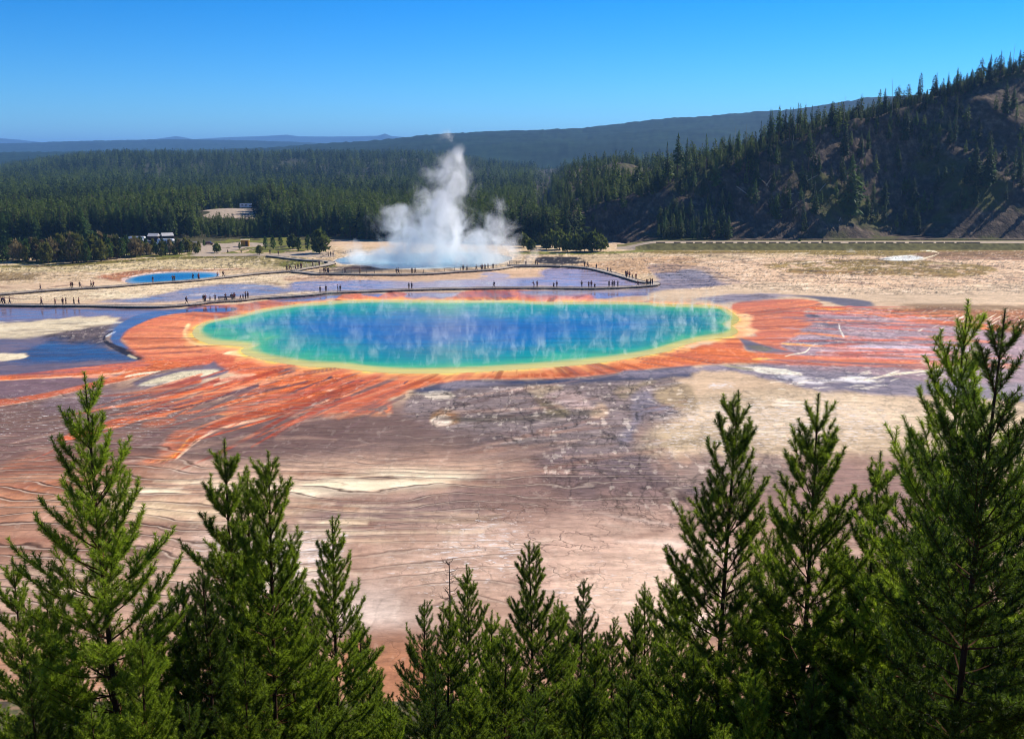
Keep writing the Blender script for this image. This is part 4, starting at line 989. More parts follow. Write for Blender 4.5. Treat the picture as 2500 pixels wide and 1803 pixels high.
# other slope trees: nearest and largest are individuals
far_ok = np.array([min((a-c)**2+(b_-d_)**2 for c, d_ in named_xy) > 9 for a, b_ in zip(S_x, S_y)]) if len(S_x) else []
S_x, S_y, S_z, S_h = S_x[far_ok], S_y[far_ok], S_z[far_ok], S_h[far_ok]
print('slope trees', len(S_x), 'forest', len(F_x))
sz = S_h/S_y; osl = np.argsort(-sz)
kinds = list(specs)
slope_lab = {('l', 0): 'small dark conifer among the crowded trees of the left shoulder of the hill', ('l', 1): 'mid sized conifer in the crowd on the left shoulder of the hill', ('l', 2): 'tall conifer in the crowd on the left shoulder of the hill',
             ('m', 0): 'small conifer scattered on the brown mid slope among fallen logs', ('m', 1): 'mid sized conifer scattered on the brown mid slope', ('m', 2): 'tall conifer scattered on the brown mid slope',
             ('r', 0): 'small dim conifer in the shaded right part of the hill', ('r', 1): 'mid sized dim conifer in the shaded right part of the hill', ('r', 2): 'tall dim conifer in the shaded right part of the hill'}
slope_grp = {'l': 'conifers crowding the left shoulder of the hill', 'm': 'conifers scattered on the mid slope', 'r': 'conifers in the shaded right of the hill'}
NS = 95
for j in osl[:NS]:
    t_ = S_x[j]/S_y[j]; z_ = 'l' if t_ < .17 else ('m' if t_ < .31 else 'r'); sc = 0 if S_h[j] < 7 else (1 if S_h[j] < 9.3 else 2)
    place_conifer(kinds[int(rng.randint(8))], S_x[j], S_y[j], S_z[j]-.2, S_h[j], rng.rand()*6.28, slope_lab[(z_, sc)], slope_grp[z_]+' '+('small', 'mid sized', 'tall')[sc], 0, 1.0)
restS = osl[NS:]
# forest edge individuals
NF = 105
vis = np.nonzero((np.abs(F_x/F_y) < .5) & (F_y < 560) & (F_x/F_y < .075))[0]
edge_d = F_y[vis]-np.interp(F_x[vis]/F_y[vis], [e[0] for e in EDGE], [e[1] for e in EDGE])
front = vis[np.argsort(edge_d)[:NF]]
zones = [(-.6, -.395, 'behind the yellow brown thicket at left'), (-.395, -.275, 'right behind the parked vehicles'), (-.275, -.20, 'behind the yellow brown hut and trail head'), (-.20, -.09, 'behind the grassy clearing left of the steam'), (-.09, .05, 'behind the steam plume'), (.05, .6, 'right of the steam plume')]
for j in front:
    t_ = F_x[j]/F_y[j]; zn = [z_ for z_ in zones if z_[0] <= t_ < z_[1]]
    zn = zn[0][2] if zn else zones[0][2]
    big = F_h[j] > 13
    place_conifer(kinds[int(rng.randint(8))], F_x[j], F_y[j], F_z[j]-.1, F_h[j], rng.rand()*6.28,
                  ('tall' if big else 'mid height')+' front row forest conifer '+zn, ('tall' if big else 'mid height')+' front row conifers '+zn, 0, 1.2)
fm = np.ones(len(F_x), bool); fm[front] = False
tn = rng.uniform(.06, .53, 900); yn = np.interp(tn, rt, ry_)+rng.uniform(0, 1, 900)**1.5*70-3; Rx, Ry = tn*yn, yn; Rz = surf(Rx, Ry); Rh = rng.uniform(3.0, 6.5, 900)*(1+.6*(rng.rand(900) < .08))
kr = fbm(Rx*.02, Ry*.02, 3, 88) > .40; Rx, Ry, Rz, Rh = Rx[kr], Ry[kr], Rz[kr], Rh[kr]
bx = np.concatenate([F_x[fm], S_x[restS], Rx]); by = np.concatenate([F_y[fm], S_y[restS], Ry]); bz = np.concatenate([F_z[fm], S_z[restS], Rz]); bh = np.concatenate([F_h[fm], S_h[restS], Rh])
inview = (np.abs(bx/by) < .60)
bx, by, bz, bh = bx[inview], by[inview], bz[inview], bh[inview]
lods = [[conifer_arrays(100+k, 1.0, rd, ba, n_, bg_) for k, (rd, ba) in enumerate(((.17, .08), (.14, .15), (.19, .05), (.12, .3), (.15, .12), (.16, .2)))] for n_, bg_ in ((170, 1.5), (60, 2.2))]
chunks = []; tints = []
for li, (y0, y1) in enumerate(((0, 760), (760, 9999))):
    for k in range(6):
        sel = np.nonzero((by >= y0) & (by < y1) & ((np.arange(len(bx)) % 6) == k))[0]
        if not len(sel): continue
        base = lods[li][k]; a = rng.rand(len(sel))*6.28; ca, sa = np.cos(a)[:, None], np.sin(a)[:, None]
        h_ = bh[sel][:, None]; wd_ = h_*rng.uniform(.7, 1.1, (len(sel), 1))*(1.0 if li == 0 else 1.2)
        X = (base[None, :, 0]*ca-base[None, :, 1]*sa)*wd_+bx[sel][:, None]
        Y = (base[None, :, 0]*sa+base[None, :, 1]*ca)*wd_+by[sel][:, None]
        Z = base[None, :, 2]*h_+bz[sel][:, None]
        chunks.append(np.stack([X, Y, Z], -1).reshape(-1, 3)); tints.append(np.repeat(np.clip(.5+rng.normal(0, .22, len(sel))+(fbm(bx[sel]*.01, by[sel]*.006, 3, 8)-.5)*.8, 0, 1), base.shape[0]))
V = np.concatenate(chunks); print('forest tris', len(V)//3)
fme = mesh_np('conifer_forest', V, np.arange(len(V)).reshape(-1, 3), M_far); at_ = fme.attributes.new('tree_tint', 'FLOAT', 'POINT'); at_.data.foreach_set('value', np.concatenate(tints).astype(np.float32)); o = link('conifer_forest', fme)
tag(o, 'dense dark green conifer forest stretching across the plain to the low hills', 'forest', None, 'stuff')
# pale stems inside the forest edge
tr_idx = np.nonzero(by < 640)[0]
vv_, ff_ = [], []
tv, tf = trunk_arrays(1.0, .016, 3)
for c_, j in enumerate(tr_idx):
    vv_.append(tv*np.array([bh[j], bh[j], bh[j]])+np.array([bx[j], by[j], bz[j]])); ff_.append(tf+c_*len(tv))
if vv_:
    o = link('forest_trunks', mesh_np('forest_trunks', np.concatenate(vv_), np.concatenate(ff_), M_bark)); tag(o, 'grey brown stems standing in the shade of the conifer forest', 'tree trunks', None, 'stuff')

# dead standing poles, fallen logs
def snag(px, pb, pt, lab, lean=0.0, s=.12):
    p = hill_hit(px, pb); h_ = PY(px, pt, p.y).z-p.z; m = MB()
    m.tube([(0, 0, -1), (lean*h_*.4, 0, h_*.5), (lean*h_, 0, h_)], [s, s*.7, s*.2], 5)
    rr = random.Random(int(px))
    for k in range(7):
        z_ = h_*rr.uniform(.4, .95); a = rr.uniform(0, 6.28); L = rr.uniform(.3, .9)
        m.tube([(lean*z_, 0, z_), (lean*z_+math.cos(a)*L, math.sin(a)*L, z_+rr.uniform(-.1, .3))], [s*.3, s*.1], 3)
    o = m.build('dead_tree', M_pale); o.location = p; tag(o, lab, 'dead tree', 'dead trees on the hill')
c3 = lambda a, b_: (1600+a*.39683, 60+b_*.39683)
for a, b0, b1, ln, lab in ((1468, 410, 332, -.08, 'leaning bare grey pole standing on the grassy ridge'), (1163, 530, 438, 0, 'straight bare pole rising above the young ridge growth'), (560, 690, 610, 0, 'thin bare pole on the low ridge against the blue hills'),
                           (2203, 200, 118, .02, 'forked bare snag at the very top right of the hill'), (853, 650, 505, 0, 'bare stem inside the ragged row of ridge conifers'), (485, 710, 630, .03, 'short bare pole on the low ridge'), (975, 1140, 960, 0, 'bare grey pole on the dark lower slope'), (1510, 1060, 985, .05, 'short dead snag beside the lone spur conifer')):
    snag(c3(a, 0)[0], c3(0, b0)[1], c3(0, b1)[1], lab, ln, .13)
LOGS = [((150,1315),(260,1275),'pale log at the foot of the slope on the far left'), ((205,1310),(300,1240),'second pale log at the far left foot of the slope, crossing the first'), ((190,1290),(330,1240),'thin log above the crossed pair at the left foot of the slope'), ((680,1000),(715,950),'short pale log pointing uphill in the mid slope clearing'), ((500,1000),(600,1080),'dark fallen trunk below the mid slope clearing'),
        ((840,1140),(880,1115),'short bright log on the grassy lower slope'), ((1130,1215),(1140,1195),'stubby bright log near the largest slope conifer'), ((820,1050),(900,1040),'dark fallen trunk in the middle of the slope'), ((1010,1030),(1050,985),'pale log in the rock patch right of the mid slope'), ((560,785),(650,770),'pale log lying along the upper left bank'), ((750,720),(850,705),'log lying along the ridge edge under the ragged conifers'),
        ((900,930),(940,940),'short log under the tall mid slope conifer'), ((640,950),(700,1010),'broken trunk left of the short pale log'), ((1410,1190),(1450,1165),'grey log on the scree below the spur pair'), ((930,970),(1000,935),'log above the rock patch on the mid slope'), ((700,1075),(760,1080),'log beside the small hollow in the clearing')]
for (a, b_, lab) in LOGS:
    p = hill_hit(*c3(*a)); q_ = hill_hit(*c3(*b_)); m = MB(); p.z += .25; q_.z += .35
    m.tube([p, (p+q_)/2+Vector((0, 0, .1)), q_], [.24, .2, .12], 6)
    o = m.build('fallen_log', M_pale); tag(o, lab, 'log', 'fallen logs on the hill')

# thicket of willows and young pines at the left edge of the flats; bushes by the geyser pool
def shrub_mesh(seed, h, rad, n=420, tall=1.0):
    rr = np.random.RandomState(seed); u = rr.rand(n); a = rr.rand(n)*6.283
    z = h*(.12+.88*u**.8); prof = rad*np.sin(np.clip(u*1.0+.12, 0, 1)*math.pi*.93)**.6*(1-.35*u)
    prof = prof*(1+.25*np.cos(2*a+seed)*np.cos(z*1.7+seed)+.2*np.cos(5*a+z*2.3)); r_ = prof*rr.uniform(.3, 1.15, n); c = np.stack([np.cos(a)*r_, np.sin(a)*r_, z], 1)
    d1 = rr.normal(0, 1, (n, 3))*.16*rad; d2 = rr.normal(0, 1, (n, 3))*.16*rad; d1[:, 2] += .14*rad*tall
    tri = np.stack([c+d1, c+d2, c-d1*.5-d2*.5], 1).reshape(-1, 3); return tri
SH = {}
def shrub(kind, seed, h, rad, mat, n=420):
    root = empty('shrub'); t_ = shrub_mesh(seed, h, rad, n)
    a = link('foliage', mesh_np('shrub_foliage', t_, np.arange(len(t_)).reshape(-1, 3), mat), root)
    m = MB(); rr = random.Random(seed)
    for k in range(6):
        q_ = rr.uniform(0, 6.28); m.tube([(math.cos(q_)*.1, math.sin(q_)*.1, -.4), (math.cos(q_)*rad*.25, math.sin(q_)*rad*.25, h*.5), (math.cos(q_)*rad*.45, math.sin(q_)*rad*.45, h*.85)], [.06, .04, .015], 4)
    b_ = m.build('stems', M_bark, root); SH[kind] = [root, a, b_, False]
shrub('willow', 1, 6, 1.7, M_shrub); shrub('willow2', 2, 6, 2.3, M_shrub); shrub('twig', 3, 6, 1.6, M_shrub2); M_bush = foliage_mat('bush_leaves', (56,70,28), (112,122,48), .4, .5)
shrub('bush', 4, 6, 2.7, M_bush, 700); shrub('young', 5, 6, 1.3, M_con); shrub('twig2', 6, 6, 2.0, M_shrub2)
def place_shrub(kind, x, y, z, h, lab, grp, cat='shrub'):
    root, a, b_, used = SH[kind]
    if not used: r_ = root; SH[kind][3] = True
    else:
        r_ = root.copy(); COL.objects.link(r_)
        for c_ in (a, b_):
            q_ = c_.copy(); COL.objects.link(q_); q_.parent = r_
    r_.location = (x, y, z); s_ = h/6; r_.scale = (s_*1.05, s_*1.05, s_); r_.rotation_euler = (0, 0, rng.rand()*6.28); tag(r_, lab, cat, grp)
kl = {'willow': 'yellow green leafy shrub', 'willow2': 'wide olive leafy shrub', 'twig': 'brown bare twigged shrub', 'twig2': 'wide brown twiggy shrub', 'bush': 'rounded dark green bush', 'young': 'slim young green shrub'}
for j in range(92):
    u = (j+.5)/92; pxx = 5+u*480+rng.uniform(-5, 5)
    base = np.interp(pxx, [0, 100, 200, 300, 420, 480], [640, 644, 643, 633, 624, 620])-rng.uniform(0, 10)
    k_ = rng.choice(['willow', 'willow2', 'twig', 'twig2', 'young', 'bush', 'young'], p=[.26, .14, .08, .06, .24, .05, .17])
    hgt = np.interp(pxx, [0, 100, 190, 260, 300, 380, 420, 480], [7.0, 7.5, 9, 8.5, 7.5, 4.6, 5.2, 4.4])*rng.uniform(.7, 1.08)
    if k_ == 'bush': hgt *= .6
    p = P(pxx, base); zn = 'at the far left of the thicket' if pxx < 120 else ('in the tall middle of the thicket' if pxx < 290 else 'in front of the parked vehicles')
    place_shrub(k_, p.x, p.y, 0, hgt, kl[k_]+' '+zn, kl[k_]+'s '+zn)
for (a, b_, h_, k_, lab) in ((1400,800,4.5,'bush','leftmost rounded bush right of the steam plume'), (1440,835,5,'bush','bush beside the leftmost one right of the steam'), (1230,800,5.5,'young','slim shrub at the right foot of the steam'), (1290,820,5,'bush','dark bush behind the short railing'), (1340,845,4,'bush','low bush behind the dark pool bank'), (1480,820,6,'bush','tall bush in the clump right of the steam'), (1530,835,6.5,'bush','tallest bush in the clump right of the steam'),
        (1580,850,6,'bush','round bush in the middle of the clump right of the steam'), (1640,850,6,'bush','bush in the right half of the clump'), (1690,845,6.3,'bush','second last bush of the clump before the bank'), (1750,850,7,'bush','widest bush of the clump, next to the bank'), (1800,845,5.6,'bush','rightmost bush of the clump before the bank'), (1490,700,6,'young','slim green shrub behind the clump'), (1600,740,6,'young','slim shrub above the middle of the clump'), (1750,690,8,'young','tall slim shrub behind the rightmost bushes')):
    p = P(800+a*.37037, 300+b_*.37037) ; place_shrub(k_, p.x, p.y, 0, h_, lab, 'bushes right of the steam plume')
for (a, b_, h_, k_, lab) in ((885,1370,3.2,'young','dark little shrub on the road bank, left one of two'), (1025,1378,3.0,'young','dark little shrub on the road bank, right one of two')):
    p = P(*c3(a, b_)); place_shrub(k_, p.x, p.y, 0, h_, lab, 'little shrubs on the road bank')
for (a, b_, h_, k_, lab) in ((1430,855,3.2,'bush','small dark shrub in front of the trail head clearing'), (1300,860,2.2,'bush','tiny shrub left in the trail head clearing'), (1580,835,2.6,'young','small shrub left of the yellow brown hut'), (1345,815,2.6,'young','shrub beside the dark red car'), (1665,860,4.5,'thin','x'), (1710,870,3.4,'willow2','olive shrub where the trail meets the boardwalk'),
        (1750,830,4.5,'young','young shrub left in the grassy clearing'), (1800,835,5,'young','second young shrub in the grassy clearing'), (1850,815,4.4,'young','third young shrub in the grassy clearing'), (1930,830,5,'bush','bush in the grassy clearing'), (1970,845,5,'young','slim shrub right in the grassy clearing'), (2030,840,5.5,'young','tall shrub right in the grassy clearing'), (2110,860,8,'bush','large dark bush above the people at the boardwalk bend')):
    if k_ == 'thin': continue
    p = P(a*.37037, 300+b_*.37037); place_shrub(k_, p.x, p.y, 0, h_, lab, 'shrubs around the trail head')
# ------------------------------------------------------------------ foreground slope and its young pines
def slopez(x, y):
    x = np.asarray(x, float); y = np.asarray(y, float)
    z = np.where(y > 0, 33.4-.66*y, 33.4-.1*y)
    z = np.where(z < 3, 3*np.exp((z-3)/6.0), z)-.35
    return z+(fbm(x*.25, y*.25, 4, 91)-.5)*.9*smooth(58, 40, y)
sxs = np.linspace(-70, 70, 180); sys_ = np.concatenate([np.linspace(-30, 0, 12)[:-1], np.linspace(0, 64, 200)])
X, Y = np.meshgrid(sxs, sys_); X = X.ravel(); Y = Y.ravel()
m, t, b = new_mat('hillside_litter')
tc = t.nodes.new('ShaderNodeTexCoord'); n = t.nodes.new('ShaderNodeTexNoise'); n.inputs['Scale'].default_value = 1.5; n.inputs['Detail'].default_value = 8; t.links.new(tc.outputs['Object'], n.inputs['Vector'])
r = t.nodes.new('ShaderNodeValToRGB'); r.color_ramp.elements[0].position = .35; r.color_ramp.elements[1].position = .65
r.color_ramp.elements[0].color = tuple(lin((74,60,44)))+(1,); r.color_ramp.elements[1].color = tuple(lin((140,112,84)))+(1,)
e = r.color_ramp.elements.new(.5); e.color = tuple(lin((84,84,40)))+(1,)
t.links.new(n.outputs['Fac'], r.inputs['Fac']); t.links.new(r.outputs['Color'], b.inputs['Base Color']); b.inputs['Roughness'].default_value = .95
bp = t.nodes.new('ShaderNodeBump'); bp.inputs['Distance'].default_value = .15; t.links.new(n.outputs['Fac'], bp.inputs['Height']); t.links.new(bp.outputs[0], b.inputs['Normal'])
o = link('near_hillside', mesh_np('near_hillside', np.stack([X, Y, slopez(X, Y)], 1), grid_faces(len(sys_), len(sxs)), m, True)); tag(o, kind='structure')

def needle_mat(name, dark, light, trans):
    m, t, b = new_mat(name)
    g_ = t.nodes.new('ShaderNodeNewGeometry'); oi = t.nodes.new('ShaderNodeObjectInfo')
    tc = t.nodes.new('ShaderNodeTexCoord'); n = t.nodes.new('ShaderNodeTexNoise'); n.inputs['Scale'].default_value = 2.2; n.inputs['Detail'].default_value = 3
    t.links.new(tc.outputs['Object'], n.inputs['Vector'])
    s_ = math_node(t, 'ADD', math_node(t, 'MULTIPLY', n.outputs['Fac'], .7), math_node(t, 'MULTIPLY', g_.outputs['Random Per Island'], .5))
    s_ = math_node(t, 'ADD', s_, math_node(t, 'MULTIPLY', math_node(t, 'SUBTRACT', oi.outputs['Random'], .5), .25))
    r = t.nodes.new('ShaderNodeValToRGB'); r.color_ramp.elements[0].position = .3; r.color_ramp.elements[1].position = .85
    r.color_ramp.elements[0].color = tuple(lin(dark))+(1,); r.color_ramp.elements[1].color = tuple(lin(light))+(1,)
    t.links.new(s_, r.inputs['Fac']); t.links.new(r.outputs['Color'], b.inputs['Base Color'])
    b.inputs['Roughness'].default_value = .5; b.inputs['Specular IOR Level'].default_value = .3
    tr = t.nodes.new('ShaderNodeBsdfTranslucent'); t.links.new(r.outputs['Color'], tr.inputs['Color'])
    mixs = t.nodes.new('ShaderNodeMixShader'); mixs.inputs[0].default_value = trans; out = t.nodes['Material Output']
    t.links.new(b.outputs[0], mixs.inputs[1]); t.links.new(tr.outputs[0], mixs.inputs[2]); t.links.new(mixs.outputs[0], out.inputs[0]); return m
M_need = needle_mat('pine_needles', (28,52,10), (162,186,50), .58)
M_need2 = needle_mat('dark_pine_needles', (22,42,12), (112,138,38), .52)
M_twig = plain('pine_twig', (88,56,34), .85, .15, .3, 8)
M_trunk = plain('young_pine_bark', (70,52,40), .9, .1, .4, 6)

def make_pine(seed, Ht, spread, dens=720, nl=.062, nw=.0068, step=.38, open_=1.0, bare=.0, mat=None, thick=1.0):
    """young lodgepole pine: leader, whorls of upswept limbs, bristly shoots"""
    rr = random.Random(seed); segs = []    # (p0, p1, r0, r1, needle density factor)
    bend = [(rr.uniform(-.05, .05), rr.uniform(-.05, .05)) for _ in range(4)]
    def axis(z):
        u = z/Ht; return Vector((bend[0][0]*math.sin(u*3)+bend[1][0]*u, bend[0][1]*math.sin(u*4)+bend[1][1]*u, z))
    trunk_pts = [axis(Ht*i/14) for i in range(15)]; r_base = .010*Ht*.62*thick
    trunk_r = [max(.006, r_base*(1-i/14)**.85+.006) for i in range(15)]
    shoots = []
    def shoot(p, d, L, r0, curve, dens_f=1.0, n=4):
        """one shoot bending upward; returns points"""
        pts_ = [p.copy()]; d = d.normalized()
        for k in range(n):
            d = (d+Vector((0, 0, curve/n))+Vector((rr.uniform(-.05, .05), rr.uniform(-.05, .05), rr.uniform(-.03, .03)))).normalized()
            p = p+d*(L/n); pts_.append(p.copy())
        return pts_
    # leader
    L0 = step*1.15; top = axis(Ht-.02)
    shoots.append(([axis(Ht-L0), axis(Ht-L0*.5), top, top+Vector((0, 0, .03))], 1.0, .008))
    z = Ht-L0; i = 0
    while z > bare*Ht+.3:
        s = Ht-z; nb = rr.randint(4, 6) if i else 5; off = rr.uniform(0, 6.28)
        L = spread*(1-math.exp(-s/(spread*2.3)))*1.25+.10
        for k in range(nb):
            a = off+6.283*k/nb+rr.uniform(-.25, .25); Lb = L*rr.uniform(.72, 1.15)
            el = R(66-min(s, 3.6)*15+rr.uniform(-9, 9)); d = Vector((math.cos(a)*math.cos(el), math.sin(a)*math.cos(el), math.sin(el)))
            p0 = axis(z+rr.uniform(-.04, .04))
            n = max(4, int(Lb/.14)); pts_ = shoot(p0, d, Lb, .01, rr.uniform(.55, 1.0) if s > .8 else .35, n=n)
            shoots.append((pts_, .95 if Lb < .6 else .8, .004+.006*Lb, .10 if s < 1.2 else .30))
            # side shoots
            if Lb > .28:
                m_ = int(Lb/(.1*open_)); 
                for q in range(1, m_+1):
                    u = q/(m_+.6)
                    if u < .22 and Lb > .6: continue
                    kk = min(int(u*n), n-1); pp = pts_[kk].lerp(pts_[kk+1], u*n-kk); dd = (pts_[kk+1]-pts_[kk]).normalized()
                    side = dd.cross(Vector((0, 0, 1))).normalized()*(1 if q % 2 else -1)
                    ls = (.12+.52*(1-u)*min(Lb, 1.5)*.66)*rr.uniform(.7, 1.25)
                    sdv = dd*.75+side*rr.uniform(.45, .85)+Vector((0, 0, rr.uniform(-.05, .35)))
                    sp = shoot(pp, sdv, ls, .006, .45, n=3 if ls < .3 else 4); shoots.append((sp, 1.0, .005))
                    if ls > .24:
                        for w_ in range(int(ls/.11)):
                            uu = (w_+.8)/(ls/.11+.8); k2 = min(int(uu*(len(sp)-1)), len(sp)-2); p2 = sp[k2].lerp(sp[k2+1], uu*(len(sp)-1)-k2)
                            d2 = (sp[k2+1]-sp[k2]).normalized(); s2 = d2.cross(Vector((0, 0, 1))).normalized()*(1 if w_ % 2 else -1)
                            shoots.append((shoot(p2, d2*.7+s2*.7+Vector((0, 0, .2)), rr.uniform(.09, .17), .004, .3, n=2), 1.0, .004))
        z -= step*rr.uniform(.72, 1.15)*(.75 if s > 1.5 else 1)*(.8 if s > 3 else 1)
        i += 1
    limbs = MB(); NV = []
    nr = np.random.RandomState(seed)
    for s_ in shoots:
        pts_, df, r0 = s_[:3]; bare_ = s_[3] if len(s_) > 3 else 0
        limbs.tube(pts_, [r0*(1-.6*k/(len(pts_)-1)) for k in range(len(pts_))], 3, False)
        A_ = np.array([tuple(p) for p in pts_]); seg = np.diff(A_, axis=0); sl = np.linalg.norm(seg, axis=1); tot = sl.sum()
        n_ = int(tot*dens*df*(1-bare_))
        if n_ < 3: continue
        u = bare_+(1-bare_)*nr.rand(n_); cum = np.concatenate([[0], np.cumsum(sl)])/tot
        k = np.clip(np.searchsorted(cum, u)-1, 0, len(seg)-1); f = (u-cum[k])/(cum[k+1]-cum[k]+1e-9)
        p = A_[k]+seg[k]*f[:, None]; ax = seg[k]/sl[k][:, None]
        rnd = nr.normal(0, 1, (n_, 3)); rad = rnd-(rnd*ax).sum(1)[:, None]*ax; rad /= np.linalg.norm(rad, axis=1)[:, None]+1e-9
        fwd = nr.uniform(.55, 1.1, n_)[:, None]; d = ax*fwd+rad; d /= np.linalg.norm(d, axis=1)[:, None]
        ln = (nl*nr.uniform(.75, 1.1, n_)*np.where(u > .93, .8, 1))[:, None]
        sd_ = np.cross(d, nr.normal(0, 1, (n_, 3))); sd_ /= np.linalg.norm(sd_, axis=1)[:, None]+1e-9
        NV.append(np.stack([p+sd_*nw*.5, p-sd_*nw*.5, p+d*ln], 1).reshape(-1, 3))
    NV = np.concatenate(NV)
    root = empty('pine_tree')
    crown = link('crown', mesh_np('pine_crown', NV, np.arange(len(NV)).reshape(-1, 3), mat or M_need), root)
    lm = limbs.build('limbs', M_twig, root)
    tb = MB(); tb.tube(trunk_pts, trunk_r, 8); tk = tb.build('trunk', M_trunk, root, True)
    print('pine', seed, 'needles', len(NV)//3, 'shoots', len(shoots))
    return [root, (crown, lm, tk), Ht, False]
PINES = {'a': make_pine(21, 7.0, 1.3), 'b': make_pine(22, 7.0, 1.02, open_=1.1), 'c': make_pine(23, 7.0, 1.35, dens=560), 'd': make_pine(24, 7.0, .9, step=.5),
         'e': make_pine(25, 7.0, 1.15, dens=540, mat=M_need2, open_=.95), 'f': make_pine(26, 7.0, .95, dens=640, step=.36, nl=.058)}
def place_pine(kind, px, top, Y, lab, rz=None, s=1.0, lean=(0, 0), htree=None, cat='pine tree'):
    root, ch, h0, used = PINES[kind]
    tp = PY(px, top, Y); base = float(slopez(tp.x, tp.y)); h_ = tp.z-base+.1
    if used:
        r_ = root.copy(); COL.objects.link(r_)
        for c_ in ch:
            q_ = c_.copy(); COL.objects.link(q_); q_.parent = r_
    else: r_ = root; PINES[kind][3] = True
    # keep the shoots at their natural scale: s sets the size, the foot goes into the slope
    k_ = max(s, 0.2); z0 = tp.z-h0*k_
    if z0 > base: k_ = h_/h0; z0 = base-.1
    r_.location = (tp.x, tp.y, z0); r_.scale = (k_, k_, k_); r_.rotation_euler = (lean[0], lean[1], random.Random(int(px*7+top)).uniform(0, 6.28) if rz is None else rz)
    tag(r_, lab, cat, 'young pines in the foreground')
D = K
